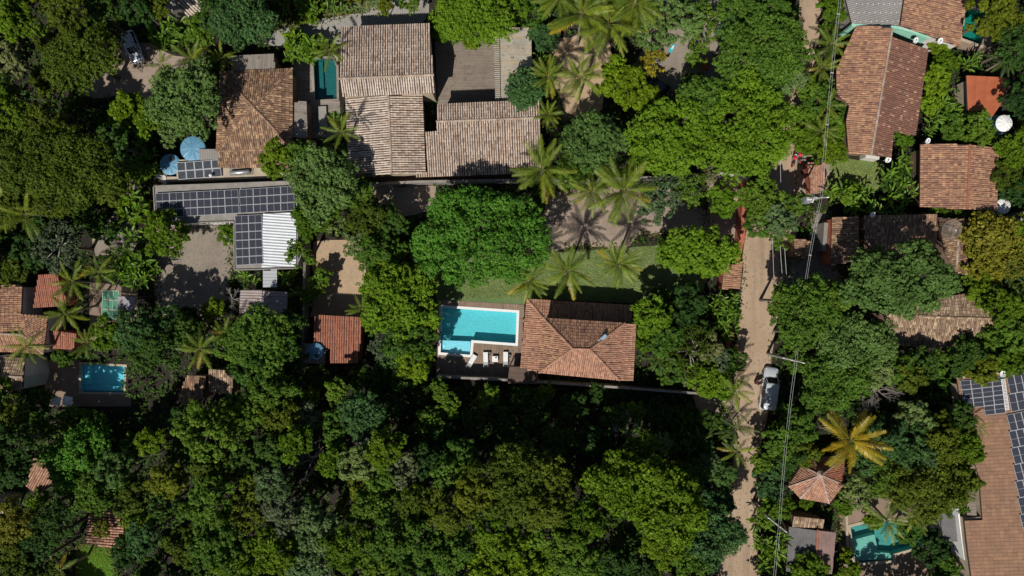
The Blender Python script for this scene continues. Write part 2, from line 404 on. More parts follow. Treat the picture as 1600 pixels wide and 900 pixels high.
L['gy'] = leaf_mat('grey_green_leaves', [(0.09,0.12,0.06),(0.13,0.16,0.08),(0.17,0.20,0.12),(0.11,0.14,0.06)])
L['palm'] = leaf_mat('palm_leaflets', [(0.11,0.18,0.016),(0.18,0.27,0.022),(0.14,0.22,0.02),(0.32,0.34,0.05)], trans=0.25, rough=0.4, spec=0.3)
L['palm_y'] = leaf_mat('golden_palm_leaflets', [(0.44,0.30,0.015),(0.55,0.38,0.02),(0.28,0.28,0.015),(0.60,0.42,0.03)], trans=0.3, rough=0.35, spec=0.5)
L['palm_b'] = leaf_mat('bluish_palm_leaflets', [(0.05,0.10,0.03),(0.08,0.14,0.045),(0.06,0.12,0.03),(0.13,0.17,0.07)], trans=0.3, rough=0.4)
L['banana'] = leaf_mat('broad_bright_leaves', [(0.06,0.15,0.010),(0.10,0.23,0.014),(0.17,0.31,0.03),(0.08,0.18,0.012)], trans=0.2, rough=0.4, spec=0.3)
L['gb'] = leaf_mat('lawn_blades', [(0.12,0.19,0.07),(0.15,0.23,0.08),(0.20,0.26,0.10),(0.26,0.27,0.14)], patch=0.2)
M['grit'] = tile_mat('grit', [(0.12,0.08,0.05),(0.30,0.23,0.17),(0.20,0.14,0.09),(0.42,0.34,0.26)], dirt_amt=0.2)
L['midrib'] = plain('leaf_midrib', (0.24,0.25,0.06), 0.6, 0.2)

# ------------------------------------------------------------------ ground sheets
BARE = []      # pixel polygons where no undergrowth is scattered
HOLES = []
def jag(poly, amp, seg=14, seed=0):
    """edge of an unpaved patch: subdivided and uneven, pixel units"""
    r = random.Random(seed); out = []
    n = len(poly)
    for i in range(n):
        a, b = poly[i], poly[(i+1) % n]
        L_ = math.hypot(b[0]-a[0], b[1]-a[1]); k = max(1, int(L_/seg))
        nx, ny = (b[1]-a[1])/max(L_, 1e-6), -(b[0]-a[0])/max(L_, 1e-6)
        for j in range(k):
            t = j/k; w = 0 if False else r.uniform(-amp, amp)
            out.append((a[0]+(b[0]-a[0])*t+nx*w, a[1]+(b[1]-a[1])*t+ny*w))
    return out
def sheet(name, poly, mat, z, holes=(), kind='structure', label=None, parent=None, bare=True):
    pts = [[P(*p, 0) for p in poly]] + [[P(*p, 0) for p in h] for h in holes]
    tris = tessellate_polygon([[Vector((p.x, p.y, 0)) for p in l] for l in pts])
    flat = [p for l in pts for p in l]
    me = bpy.data.meshes.new(name)
    fs = []
    for a, b, c in tris:
        pa, pb, pc = flat[a], flat[b], flat[c]
        if (pb.x-pa.x)*(pc.y-pa.y)-(pc.x-pa.x)*(pb.y-pa.y) < 0: b, c = c, b
        fs.append((a, b, c))
    me.from_pydata([(p.x, p.y, z) for p in flat], [], fs); me.materials.append(mat)
    o = link(name, me, parent)
    if kind: o['kind'] = kind
    if label: o['label'] = label
    if bare: BARE.append(poly)
    return o

POOLS = {
 'main': [(690,480),(808,488),(806,537),(737,532),(735,555),(688,551)],
 'left': [(127,568),(196,572),(194,614),(126,613)],
 'teal': [(489,92),(526,90),(527,155),(492,157)],
 'green': [(1509,13),(1541,18),(1533,71),(1502,60)],
 'lower': [(1328,823),(1372,812),(1442,818),(1444,852),(1396,866),(1396,876),(1336,880)],
}
BIG = [(-4200,-3600),(5800,-3600),(5800,4500),(-4200,4500)]
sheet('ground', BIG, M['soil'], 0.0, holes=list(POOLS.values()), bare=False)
def z_(k): return 0.004*k
sheet('dirt_road', jag([(1250,-80),(1292,-80),(1284,20),(1272,110),(1258,160),(1252,240),(1250,300),(1246,350),(1242,400),(1228,450),(1210,520),(1206,560),(1200,640),(1188,700),(1186,760),(1184,830),(1188,980),(1108,980),(1122,900),(1132,830),(1142,760),(1146,700),(1146,640),(1150,560),(1156,480),(1160,420),(1165,360),(1190,300),(1205,250),(1218,180),(1236,120),(1246,40)], 2.0, 16, 1), M['sand'], z_(3))
sheet('driveway', [(405,66),(440,43),(500,30),(560,20),(600,6),(612,-60),(672,-60),(670,24),(640,60),(440,75)], M['concrete'], z_(3))
sheet('grass_verge', jag([(430,42),(480,25),(560,2),(600,-5),(597,8),(560,17),(500,29),(445,41)], 1.5, 12, 2), M['grass'], z_(2))
sheet('parking_patch', jag([(170,60),(240,70),(290,90),(300,130),(260,150),(230,155),(130,150),(140,110),(180,100)], 4, 16, 3), M['dirt'], z_(3))
sheet('yard_patch', jag([(240,350),(330,345),(368,380),(360,450),(345,500),(250,500),(240,430)], 4, 16, 4), M['greydirt'], z_(3))
sheet('garden_path', jag([(180,250),(215,250),(205,310),(215,400),(150,400),(140,360),(185,330)], 4, 16, 5), M['greydirt'], z_(2))
sheet('back_path', jag([(490,380),(565,370),(575,470),(560,495),(486,495)], 4, 16, 6), M['dirt2'], z_(3))
sheet('back_yard', jag([(560,290),(680,290),(680,330),(600,340),(550,330)], 3, 16, 6), M['dirt'], z_(2))
sheet('lawn', [(640,400),(860,395),(1080,380),(1110,420),(1090,478),(992,474),(823,466),(818,478),(684,468)], M['grass'], z_(2))
sheet('sand_patch', jag([(860,298),(960,290),(1060,300),(1100,330),(1110,372),(1060,372),(1000,366),(980,392),(925,385),(850,395),(845,340)], 4, 14, 7), M['dirt'], z_(3))
sheet('courtyard_patch', jag([(1100,270),(1170,270),(1170,300),(1160,390),(1100,370),(1105,310)], 3, 16, 8), M['dirt'], z_(4))
sheet('neighbour_yard', jag([(860,60),(940,50),(960,90),(940,170),(910,190),(880,175),(860,110)], 4, 16, 9), M['dirt2'], z_(3))
sheet('north_yard', jag([(1000,-40),(1160,-40),(1160,30),(1120,140),(1000,150),(985,110),(1010,60)], 4, 16, 10), M['greydirt'], z_(3))
sheet('east_lawn', jag([(1298,250),(1380,250),(1382,300),(1340,300),(1298,285)], 3, 12, 11), M['grass'], z_(3))
sheet('east_path', [(1232,240),(1300,245),(1300,290),(1290,300),(1230,310)], M['dirt'], z_(2))
sheet('east_yard', jag([(1266,330),(1300,330),(1300,410),(1330,460),(1230,460),(1225,400),(1262,400)], 2, 16, 12), M['conc_dark'], z_(4))
sheet('shaded_patio', [(455,60),(486,60),(490,160),(455,165)], M['conc_dark'], z_(2))
sheet('pool_patio', [(70,562),(125,562),(125,615),(205,617),(205,635),(70,635)], M['patio'], z_(3))
sheet('west_patio', [(140,440),(215,450),(215,500),(150,545),(140,520)], M['patio'], z_(3))
sheet('small_lawn', jag([(122,852),(182,855),(188,960),(118,960)], 3, 12, 13), M['grass_bright'], z_(3))
sheet('roadside_strip', [(1080,600),(1150,600),(1146,660),(1130,660),(1090,650)], M['dirt'], z_(2))
sheet('terrace_floor', [(256,270),(470,262),(470,290),(256,296)], M['brown_wall'], z_(3))
sheet('upper_terrace', [(545,268),(850,262),(850,284),(545,288)], M['brown_wall'], z_(3))
sheet('east_patio', jag([(1310,770),(1460,770),(1470,920),(1320,920),(1312,860)], 2, 16, 14), M['patio'], z_(2), holes=[POOLS['lower']])
sheet('mint_terrace', [(1390,35),(1460,50),(1480,80),(1390,70)], M['mint'], z_(3))
sheet('north_patio', [(1495,-30),(1560,-30),(1548,85),(1490,75)], M['patio'], z_(2), holes=[POOLS['green']])
sheet('red_patio', [(265,15),(300,15),(330,15),(325,45),(285,50),(262,30)], M['patio'], z_(2))

# ------------------------------------------------------------------ strips clipped to a polygon (boards, corrugations, tiles)
def frame_of(pl, down=None):
    a, n = pl
    if down is None:
        d = Vector((n.x, n.y, 0)); d = d - n*d.dot(n)
        if d.length < 1e-5: d = Vector((0, -1, 0))
    else:
        d = Vector((down[0], -down[1], 0)); d = d - n*d.dot(n)
    d.normalize(); ac = n.cross(d).normalized()
    return d, ac, n
def intervals(poly2, u):
    """poly2: list of (u,v). v intervals inside at u"""
    xs = []
    n = len(poly2)
    for i in range(n):
        a, b = poly2[i], poly2[(i+1) % n]
        if (a[0] <= u < b[0]) or (b[0] <= u < a[0]):
            t = (u-a[0])/(b[0]-a[0]); xs.append(a[1]+(b[1]-a[1])*t)
    xs.sort()
    return [(xs[i], xs[i+1]) for i in range(0, len(xs)-1, 2)]
def minus(ivs, cut):
    out = []
    for a, b in ivs:
        parts = [(a, b)]
        for c, d in cut:
            np_ = []
            for x, y in parts:
                if d <= x or c >= y: np_.append((x, y)); continue
                if c > x: np_.append((x, c))
                if d < y: np_.append((d, y))
            parts = np_
        out += [p for p in parts if p[1]-p[0] > 0.05]
    return out

def boards(polypx, z, width, gap, thick, along, holes=(), r=rnd, maxlen=3.2, pl=None, mb=None):
    """boards (or slats) laid on a polygon; along = px direction of the boards"""
    mb = mb or MB()
    if pl is None: pl = (Vector((0, 0, z)), Vector((0, 0, 1)))
    d, ac, n = frame_of(pl, along)
    a0 = pl[0]
    P3 = [on_plane(*p, pl) for p in polypx]
    Q = [((p-a0).dot(ac), (p-a0).dot(d)) for p in P3]
    HQ = [[((on_plane(*p, pl)-a0).dot(ac), (on_plane(*p, pl)-a0).dot(d)) for p in h] for h in holes]
    u0 = min(q[0] for q in Q); u1 = max(q[0] for q in Q); u = u0 + width/2
    Mx = Matrix((ac, d, n)).transposed()
    while u < u1:
        iv = intervals(Q, u)
        for h in HQ: iv = minus(iv, intervals(h, u))
        for v0, v1 in iv:
            v = v0; first = True
            while v < v1 - 0.02:
                ln = r.uniform(maxlen*0.5, maxlen) if not first else r.uniform(maxlen*0.2, maxlen)
                first = False
                e = min(v+ln, v1)
                if v1-e < 0.3: e = v1
                c = a0 + ac*u + d*((v+e)/2) + n*(thick/2 + r.uniform(-0.004, 0.004))
                mb.box(c, (width-gap, e-v-0.012, thick), Mx)
                v = e
        u += width
    return mb

def corrugated(polypx, pl, pitch, amp, along=None, mb=None, sheet_w=None, r=rnd):
    """corrugated sheet over a polygon; ridges run along"""
    mb = mb or MB()
    d, ac, n = frame_of(pl, along); a0 = pl[0]
    Q = []
    for p in polypx:
        q = on_plane(*p, pl); Q.append(((q-a0).dot(ac), (q-a0).dot(d)))
    u0 = min(q[0] for q in Q); u1 = max(q[0] for q in Q); u = u0 + 1e-3; step = pitch/4
    k = 0; prev = None; off = 0
    while u <= u1:
        iv = intervals(Q, u)
        if iv:
            v0, v1 = iv[0][0], iv[-1][1]
            if sheet_w and int((u-u0)/sheet_w) != int((u-step-u0)/sheet_w): off = r.uniform(0, 0.03); prev = None if False else prev
            hgt = amp*(0, 0.7, 1, 0.7)[k % 4] + off
            cur = [a0+ac*u+d*v0+n*hgt, a0+ac*u+d*v1+n*hgt]
            if prev: mb.add([prev[0], prev[1], cur[1], cur[0]], [(0, 1, 2, 3)])
            prev = cur
        else: prev = None
        u += step; k += 1
    return mb

def tiles(polypx, pl, pitch=0.3, length=0.42, mb=None, r=rnd, flat=False, arch=0.42, down=None, thick=0.085, inset=0.0):
    """barrel tiles course by course on a roof plane"""
    mb = mb or MB()
    d, ac, n = frame_of(pl, down); a0 = pl[0]
    Q = []
    for p in polypx:
        q = on_plane(*p, pl); Q.append(((q-a0).dot(ac), (q-a0).dot(d)))
    u0 = min(q[0] for q in Q); u1 = max(q[0] for q in Q)
    cols = max(1, round((u1-u0)/pitch)); pw = (u1-u0)/cols
    segs = 4
    if pitch < 0.28: arch = 0.47; thick = 0.055
    for i in range(cols):
        u = u0 + (i+0.5)*pw
        wob = r.uniform(-0.02, 0.02)
        for v0, v1 in intervals(Q, u):
            nr = max(1, round((v1-v0)/length)); ln = (v1-v0)/nr
            for j in range(nr):
                v = v0 + j*ln
                if flat:
                    e = 0.012; h1 = 0.02; h2 = 0.05 + r.uniform(-0.008, 0.01)
                    vs = [a0+ac*(u-pw/2+e)+d*v+n*h1, a0+ac*(u+pw/2-e)+d*v+n*h1, a0+ac*(u+pw/2-e)+d*(v+ln)+n*h2, a0+ac*(u-pw/2+e)+d*(v+ln)+n*h2,
                          a0+ac*(u-pw/2+e)+d*(v+ln)+n*0.0, a0+ac*(u+pw/2-e)+d*(v+ln)+n*0.0]
                    mb.add(vs, [(0, 3, 2, 1), (3, 4, 5, 2)])
                    continue
                sk = r.uniform(-0.018, 0.018); lift = r.uniform(0, 0.015)
                vs = []
                for (vv, rr, hh) in ((v-0.05, pw*arch*0.86, 0.0), (v+ln, pw*arch*1.06, 0.028+lift)):
                    for s_ in range(segs+1):
                        a = math.pi*s_/segs
                        vs.append(a0 + ac*(u+wob+sk+math.cos(a)*rr) + d*vv + n*(0.01+hh+math.sin(a)*thick*1.15))
                m_ = segs+1
                fs = [(s_, s_+1, m_+s_+1, m_+s_) for s_ in range(segs)]
                mb.add(vs, fs)
    return mb

def ridge_run(a, b, w=0.17, ln=0.42, mb=None, r=rnd, h=0.12):
    mb = mb or MB()
    a = Vector(a); b = Vector(b); d = (b-a); L_ = d.length; d.normalize()
    ac = Vector((0, 0, 1)).cross(d).normalized(); n = d.cross(ac)
    k = max(1, int(L_/ln)); ln = L_/k
    for i in range(k):
        vs = []
        for vv, s_ in ((i*ln-0.04, 0.85), ((i+1)*ln, 1.1)):
            for q in range(5):
                t = math.pi*q/4
                vs.append(a + d*vv + ac*math.cos(t)*w*s_ + n*(math.sin(t)*h*s_ + 0.02))
        mb.add(vs, [(q, q+1, 5+q+1, 5+q) for q in range(4)])
    return mb

def wall_prisms(root, slopes, wallmat, shrink=0.94, cx=None):
    pts = [p for s in slopes for p in s['P3']]
    c = sum(pts, Vector((0, 0, 0)))/len(pts)
    mb = MB()
    for s in slopes:
        a, n = s['plane']
        poly = []; zs = []
        for p in s['P3']:
            q = Vector((c.x+(p.x-c.x)*shrink, c.y+(p.y-c.y)*shrink, 0))
            z = a.z - ((q.x-a.x)*n.x+(q.y-a.y)*n.y)/n.z - 0.3
            poly.append(q); zs.append(max(1.0, z))
        mb.prism(poly, -0.05, zs)
    return mb.build('wall', wallmat, root)

def add_window(root, a, b, out, z0=1.0, w=1.1, h=1.1, door=False):
    """window standing in a wall face at the middle of a-b"""
    mid = (a+b)/2; d = (b-a).normalized()
    mid = mid + out*0.01
    fr = MB(); fr.bar(mid+Vector((0,0,z0+h))-d*w/2, mid+Vector((0,0,z0+h))+d*w/2, 0.1, 0.08)
    fr.bar(mid+Vector((0,0,z0))-d*w/2, mid+Vector((0,0,z0))+d*w/2, 0.14, 0.08)
    fr.bar(mid-d*w/2+Vector((0,0,z0)), mid-d*w/2+Vector((0,0,z0+h)), 0.1, 0.08, up=d)
    fr.bar(mid+d*w/2+Vector((0,0,z0)), mid+d*w/2+Vector((0,0,z0+h)), 0.1, 0.08, up=d)
    f = fr.build('door' if door else 'window', M['wood_brown'], root)
    pn = MB(); pn.bar(mid+d*(-w/2+0.05)+Vector((0,0,z0+h/2)), mid+d*(w/2-0.05)+Vector((0,0,z0+h/2)), 0.04, h-0.1)
    pn.build('pane', M['pane'], f)

def house(name, label, slopes, ridges=(), wallmat='white_wall', cat='house', under='deck_under', group=None, walls=True,
          pitch=0.3, length=0.42, ridgemat='mortar', shrink=0.94, windows=True):
    """slopes: dict(poly=[(px,py)...], pl=[3 x (px,py,h)], mat=..., kind='tile'|'flat'|'corr'|'board')"""
    allp = []
    for s in slopes:
        s['plane'] = plane3(s['pl']); s['P3'] = [on_plane(*p[:2], s['plane']) for p in s['poly']]
        allp += s['P3']; BARE.append(s['poly'])
    c = sum(allp, Vector((0, 0, 0)))/len(allp); c.z = 0
    root = thing(name, c, label, cat, group)
    for s in slopes:
        a, n = s['plane']
        mb = MB()
        mb.prism([Vector((p.x, p.y, 0)) for p in s['P3']], [p.z-0.16 for p in s['P3']], [p.z-0.01 for p in s['P3']])
        rf = mb.build('roof', M[s.get('under', under)], root)
        k = s.get('kind', 'tile'); pp = [p[:2] for p in s['poly']]
        pi_ = s.get('pitch', pitch); le = s.get('length', length)
        if k == 'tile': tiles(pp, s['plane'], pi_, le, arch=s.get('arch', 0.42), down=s.get('down')).build('roof_tiles', M[s['mat']], rf, kind='stuff', smooth=False)
        elif k == 'flat': tiles(pp, s['plane'], pi_, le, flat=True, down=s.get('down')).build('roof_tiles', M[s['mat']], rf, kind='stuff')
        elif k == 'corr': corrugated(pp, (s['plane'][0]+n*0.02, n), pi_, s.get('amp', 0.10 if s['mat'] == 'rust_sheet' else 0.06), s.get('down')).build('roof_sheets', M[s['mat']], rf, kind='stuff')
        elif k == 'board': boards(pp, 0, pi_, s.get('gap', 0.02), 0.04, s.get('down', (0, 1)), pl=s['plane'], maxlen=s.get('maxlen', 4)).build('roof_slats', M[s['mat']], rf, kind='stuff')
    if ridges:
        mb = MB()
        for a, b in ridges: ridge_run(P(*a)+Vector((0,0,0.05)), P(*b)+Vector((0,0,0.05)), mb=mb, w=0.11 if ridgemat == 'mortar_white' else 0.15)
        mb.build('ridge_tiles', M[ridgemat], root, kind='stuff')
    if walls:
        wall_prisms(root, slopes, M[wallmat], shrink)
        if windows:
            s = slopes[0]; best = sorted([((s['P3'][i]-s['P3'][(i+1) % len(s['P3'])]).length, i) for i in range(len(s['P3']))], reverse=True)[:2]
            pts = [p for s2 in slopes for p in s2['P3']]; cc = sum(pts, Vector((0,0,0)))/len(pts)
            for s2 in slopes:
                for i in range(len(s2['P3'])):
                    a_, b_ = s2['P3'][i], s2['P3'][(i+1) % len(s2['P3'])]
                    if abs(a_.z-b_.z) > 0.15 or max(a_.z, b_.z) > min(p.z for p in pts)+0.5 or (a_-b_).length < 3: continue
                    qa = Vector((cc.x+(a_.x-cc.x)*shrink, cc.y+(a_.y-cc.y)*shrink, 0)); qb = Vector((cc.x+(b_.x-cc.x)*shrink, cc.y+(b_.y-cc.y)*shrink, 0))
                    out = (qb-qa).cross(Vector((0,0,1))).normalized()
                    if out.dot((qa+qb)/2-Vector((cc.x, cc.y, 0))) < 0: out = -out
                    add_window(root, qa, qb, out)
    return root

# ================================================================== BUILDINGS
house('tiled_house', 'largest pale tan tiled gable roof, right of the dark teal pool', [
  dict(poly=[(533,42),(671,37),(677,117),(531,123)], pl=[(531,123,6.2),(677,117,6.2),(533,42,4.4)], mat='t_tan', pitch=0.29, arch=0.36),
  dict(poly=[(531,123),(677,117),(679,145),(535,151)], pl=[(531,123,6.2),(677,117,6.2),(535,151,5.2)], mat='t_pale', pitch=0.29, arch=0.36)],
  ridges=[((529,123,6.2),(678,117,6.2))], wallmat='cream_wall', group='pale tan tiled wings of the big house')
house('tiled_house', 'pale gable roof with an upright ridge and a palm shadow on its left slope', [
  dict(poly=[(540,151),(607,149),(612,272),(545,273)], pl=[(607,149,4.7),(612,272,4.7),(540,151,3.6)], mat='t_pale', pitch=0.29, arch=0.36),
  dict(poly=[(607,149),(660,147),(665,270),(612,272)], pl=[(607,149,4.7),(612,272,4.7),(660,147,3.8)], mat='t_tan', pitch=0.29, arch=0.36)],
  ridges=[((607,149,4.7),(612,272,4.7))], wallmat='cream_wall', group='pale tan tiled wings of the big house')
house('tiled_house', 'wide low tan roof with tree shadow on its edge, below the plank terrace', [
  dict(poly=[(683,163),(843,156),(844,184),(683,190)], pl=[(683,190,4.6),(844,184,4.6),(683,163,4.0)], mat='t_tan', pitch=0.29, arch=0.36),
  dict(poly=[(683,190),(844,184),(845,270),(650,277),(652,271),(668,268),(664,207),(684,205)], pl=[(683,190,4.6),(844,184,4.6),(650,277,3.3)], mat='t_tan', pitch=0.29, arch=0.36)],
  ridges=[((682,190,4.6),(845,184,4.6))], wallmat='cream_wall', group='pale tan tiled wings of the big house')
house('tiled_house', 'brown four-sided hipped roof beside the two blue water tanks', [
  dict(poly=[(344,112),(457,107),(396,167)], pl=[(344,112,3.4),(457,107,3.4),(396,167,5.5)], mat='t_brown'),
  dict(poly=[(457,107),(457,232),(396,167)], pl=[(457,107,3.4),(457,232,3.4),(396,167,5.5)], mat='t_brown'),
  dict(poly=[(457,232),(338,235),(396,167)], pl=[(457,232,3.4),(338,235,3.4),(396,167,5.5)], mat='t_brown'),
  dict(poly=[(338,235),(344,112),(396,167)], pl=[(338,235,3.4),(344,112,3.4),(396,167,5.5)], mat='t_brown'),
  dict(poly=[(341,236),(458,233),(458,262),(341,262)], pl=[(341,236,3.3),(458,233,3.3),(341,262,2.7)], mat='t_brown')],
  ridges=[((344,112,3.4),(396,167,5.5)),((457,107,3.4),(396,167,5.5)),((457,232,3.4),(396,167,5.5)),((338,235,3.4),(396,167,5.5)),((341,236,3.35),(458,233,3.35))],
  ridgemat='t_brown', wallmat='brown_wall', shrink=0.93, pitch=0.27, length=0.45)
house('lean_to_roof', 'small weathered board roof on the top edge of the brown hipped roof', [
  dict(poly=[(360,87),(428,84),(430,111),(362,113)], pl=[(360,87,3.0),(428,84,3.0),(360,113,3.3)], mat='wood_grey', kind='board', pitch=0.22)], cat='lean-to', wallmat='brown_wall', windows=False)
house('lean_to_roof', 'narrow grey board roof on the right side of the brown hipped roof', [
  dict(poly=[(454,160),(479,158),(481,216),(456,214)], pl=[(454,160,3.2),(479,158,2.8),(454,214,3.2)], mat='wood_grey', kind='board', pitch=0.22, down=(1,0.02))], cat='lean-to', wallmat='brown_wall', windows=False)
house('tiled_hut', 'pale striped hut roof at the top edge, left part, above the silver car', [
  dict(poly=[(276,4),(306,-26),(332,1),(299,31)], pl=[(276,4,4.0),(306,-26,4.0),(299,31,3.1)], mat='t_pale', pitch=0.34)], wallmat='grey_wall', cat='hut', windows=False)
house('slatted_pergola', 'flat bleached bamboo pergola roof with a striped light edge', [
  dict(poly=[(781,44),(830,42),(832,152),(783,156)], pl=[(781,44,3.0),(830,42,3.0),(783,156,3.0)], mat='bamboo', kind='board', pitch=0.19, down=(1,0.0), maxlen=5),
  dict(poly=[(770,45),(780,44),(782,156),(774,157)], pl=[(770,45,3.05),(780,44,3.05),(774,157,3.05)], mat='bamboo', kind='board', pitch=0.26, gap=0.09, down=(1,0.0), maxlen=5)],
  cat='pergola', walls=False)
house('tiled_house', 'orange-brown tiled roof at the top right corner, left of the green pool', [
  dict(poly=[(1415,-14),(1512,-14),(1499,73),(1450,55),(1407,40)], pl=[(1415,-14,4.8),(1407,40,4.8),(1505,20,3.7)], mat='t_orange', pitch=0.24)], wallmat='white_wall', group='orange-brown tiled roofs on the right')
r_ = house('flat_roof_house', 'grey fibre cement roof dotted with white screw caps, top edge', [
  dict(poly=[(1318,-14),(1415,-14),(1407,40),(1331,37)], pl=[(1318,-14,4.0),(1415,-14,4.2),(1331,37,4.0)], mat='grey_sheet', kind='corr', pitch=0.25)], wallmat='grey_wall', shrink=0.85)
mb = MB()
for i in range(9):
    for j in range(4):
        q = P(1336+i*8.5+(j % 2)*4-j*1.5, -8+j*13.5+(i % 2), 4.32); mb.box(q, (0.10, 0.12, 0.05))
mb.build('screw_caps', M['white'], r_, kind='stuff')
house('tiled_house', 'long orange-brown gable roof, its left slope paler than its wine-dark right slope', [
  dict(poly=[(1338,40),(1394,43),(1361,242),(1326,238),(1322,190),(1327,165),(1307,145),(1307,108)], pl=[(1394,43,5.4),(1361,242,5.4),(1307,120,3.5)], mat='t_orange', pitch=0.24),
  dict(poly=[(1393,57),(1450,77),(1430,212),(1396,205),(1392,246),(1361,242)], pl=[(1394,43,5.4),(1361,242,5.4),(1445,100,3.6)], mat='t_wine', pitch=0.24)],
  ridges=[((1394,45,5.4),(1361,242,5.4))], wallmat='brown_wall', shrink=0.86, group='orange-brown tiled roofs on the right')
house('tiled_house', 'squarish orange-brown gable roof above the mustard-leaved tree', [
  dict(poly=[(1438,225),(1515,226),(1511,327),(1437,323)], pl=[(1515,226,4.7),(1511,327,4.7),(1438,225,3.3)], mat='t_orange', pitch=0.24),
  dict(poly=[(1515,226),(1560,231),(1557,330),(1511,327)], pl=[(1515,226,4.7),(1511,327,4.7),(1560,231,3.7)], mat='t_orange', pitch=0.24)],
  ridges=[((1515,226,4.7),(1511,327,4.7))], wallmat='brown_wall', shrink=0.88, ridgemat='t_red', group='orange-brown tiled roofs on the right')
house('tiled_house', 'old brown roof lying in the shade of the big domed tree on the right', [
  dict(poly=[(1350,337),(1465,335),(1460,410),(1350,404)], pl=[(1350,337,3.8),(1465,335,3.8),(1350,404,2.8)], mat='t_brown', pitch=0.27)], wallmat='brown_wall')
house('tiled_house', 'small brown roof between the lane yard and the shaded brown roof', [
  dict(poly=[(1300,340),(1341,338),(1341,406),(1298,415)], pl=[(1341,338,4.0),(1341,406,4.0),(1300,340,3.2)], mat='t_brown', pitch=0.24)], wallmat='red_wall')
house('tiled_house', 'dark brown roof carrying the mesh satellite dish', [
  dict(poly=[(1466,340),(1517,343),(1511,430),(1492,425),(1476,395)], pl=[(1466,340,3.9),(1517,343,3.4),(1476,395,3.9)], mat='t_brown', pitch=0.22)],
  ridges=[((1497,372,3.75),(1494,420,3.75))], wallmat='brown_wall')
house('tiled_house', 'mossy brown roof with a level ridge below the big domed tree on the right', [
  dict(poly=[(1400,494),(1559,498),(1552,466),(1515,458),(1440,470)], pl=[(1400,494,4.4),(1559,498,4.4),(1515,458,3.5)], mat='t_thatch', pitch=0.22),
  dict(poly=[(1378,490),(1559,498),(1556,516),(1500,545),(1404,540)], pl=[(1400,494,4.4),(1559,498,4.4),(1404,540,3.3)], mat='t_thatch', pitch=0.22)],
  ridges=[((1440,495,4.4),(1559,498,4.4))], wallmat='brown_wall', ridgemat='t_thatch')
house('gate_roof', 'tiny tiled gate roof by the lane, beside the lower cables', [
  dict(poly=[(1241,373),(1267,376),(1262,404),(1240,400)], pl=[(1241,373,2.5),(1267,376,2.7),(1240,400,2.5)], mat='t_brown', pitch=0.24)], wallmat='brown_wall', cat='gate roof', windows=False)
house('gate_roof', 'red brick-like tiled gate roof right of the red motorcycles', [
  dict(poly=[(1262,254),(1289,253),(1287,300),(1266,302)], pl=[(1262,254,1.5),(1289,253,1.5),(1266,302,1.5)], mat='t_salmon', pitch=0.30, kind='flat', length=0.3)], wallmat='red_wall', cat='gate roof', windows=False)
house('gate_roof', 'small terracotta tiled gate roof on the left edge of the dirt lane', [
  dict(poly=[(1131,418),(1160,408),(1156,450),(1128,452)], pl=[(1131,418,2.3),(1160,408,2.6),(1128,452,2.3)], mat='t_orange', pitch=0.24)], wallmat='red_wall', cat='gate roof', windows=False)
# house by the main pool
house('pool_house', 'terracotta hipped house roof right of the big turquoise pool', [
  dict(poly=[(849,497),(976,505),(922,546),(895,545)], pl=[(849,497,5.9),(976,505,5.9),(908,545.5,8.0)], mat='t_orange', pitch=0.24),
  dict(poly=[(976,505),(968,594),(922,546)], pl=[(976,505,5.9),(968,594,5.9),(922,546,8.0)], mat='t_salmon', pitch=0.24),
  dict(poly=[(968,594),(842,582),(895,545),(922,546)], pl=[(968,594,5.9),(842,582,5.9),(908,545.5,8.0)], mat='t_salmon', pitch=0.24),
  dict(poly=[(842,582),(849,497),(895,545)], pl=[(842,582,5.9),(849,497,5.9),(895,545,8.0)], mat='t_orange', pitch=0.24),
  dict(poly=[(974,505),(994,506),(989,595),(969,593)], pl=[(974,505,5.8),(994,506,5.4),(969,593,5.8)], mat='t_salmon', pitch=0.24)],
  ridges=[((849,497,5.9),(895,545,8.0)),((976,505,5.9),(922,546,8.0)),((968,594,5.9),(922,546,8.0)),((842,582,5.9),(895,545,8.0)),((895,545,8.0),(922,546,8.0))],
  ridgemat='t_salmon', wallmat='brown_wall', shrink=0.93)
house('veranda', 'low terracotta veranda roof wrapping the pool house on two sides', [
  dict(poly=[(823,467),(849,497),(845,584),(813,574)], pl=[(849,497,3.3),(845,584,3.3),(817,520,2.6)], mat='t_salmon', pitch=0.26),
  dict(poly=[(823,467),(988,477),(987,508),(849,499)], pl=[(849,499,3.3),(987,508,3.3),(900,471,2.6)], mat='t_salmon', pitch=0.26)],
  ridges=[((823,467,2.62),(849,497,3.3))], ridgemat='t_salmon', cat='veranda', walls=False)
mb = MB()
for px, py in [(818,500),(816,535),(815,568),(828,470),(870,474),(925,477),(980,480)]:
    q = P(px, py, 2.5); mb = MB(); mb.box((q.x, q.y, 1.2), (0.14, 0.14, 2.5))
    mb.build('post', M['wood_brown'], bpy.data.objects['veranda'])
q = P(940, 530, 7.35)
t = thing('plastic_sheet', q, 'crumpled pale blue plastic lying on the pool house hip', 'plastic sheet')
bm = bmesh.new(); bmesh.ops.create_grid(bm, x_segments=9, y_segments=4, size=0.5)
rr = random.Random(3)
for v in bm.verts: v.co.x *= 1.5; v.co.y *= 0.4; v.co.z = rr.uniform(0, 0.12); v.co.x += rr.uniform(-0.08, 0.08)
me = bpy.data.meshes.new('sheet'); bm.to_mesh(me); bm.free(); me.materials.append(plain('pale_blue_plastic', (0.30,0.42,0.52), 0.5, 0.3, 4))
o = link('film', me, t); o.rotation_euler = (0, 0, 0.75)
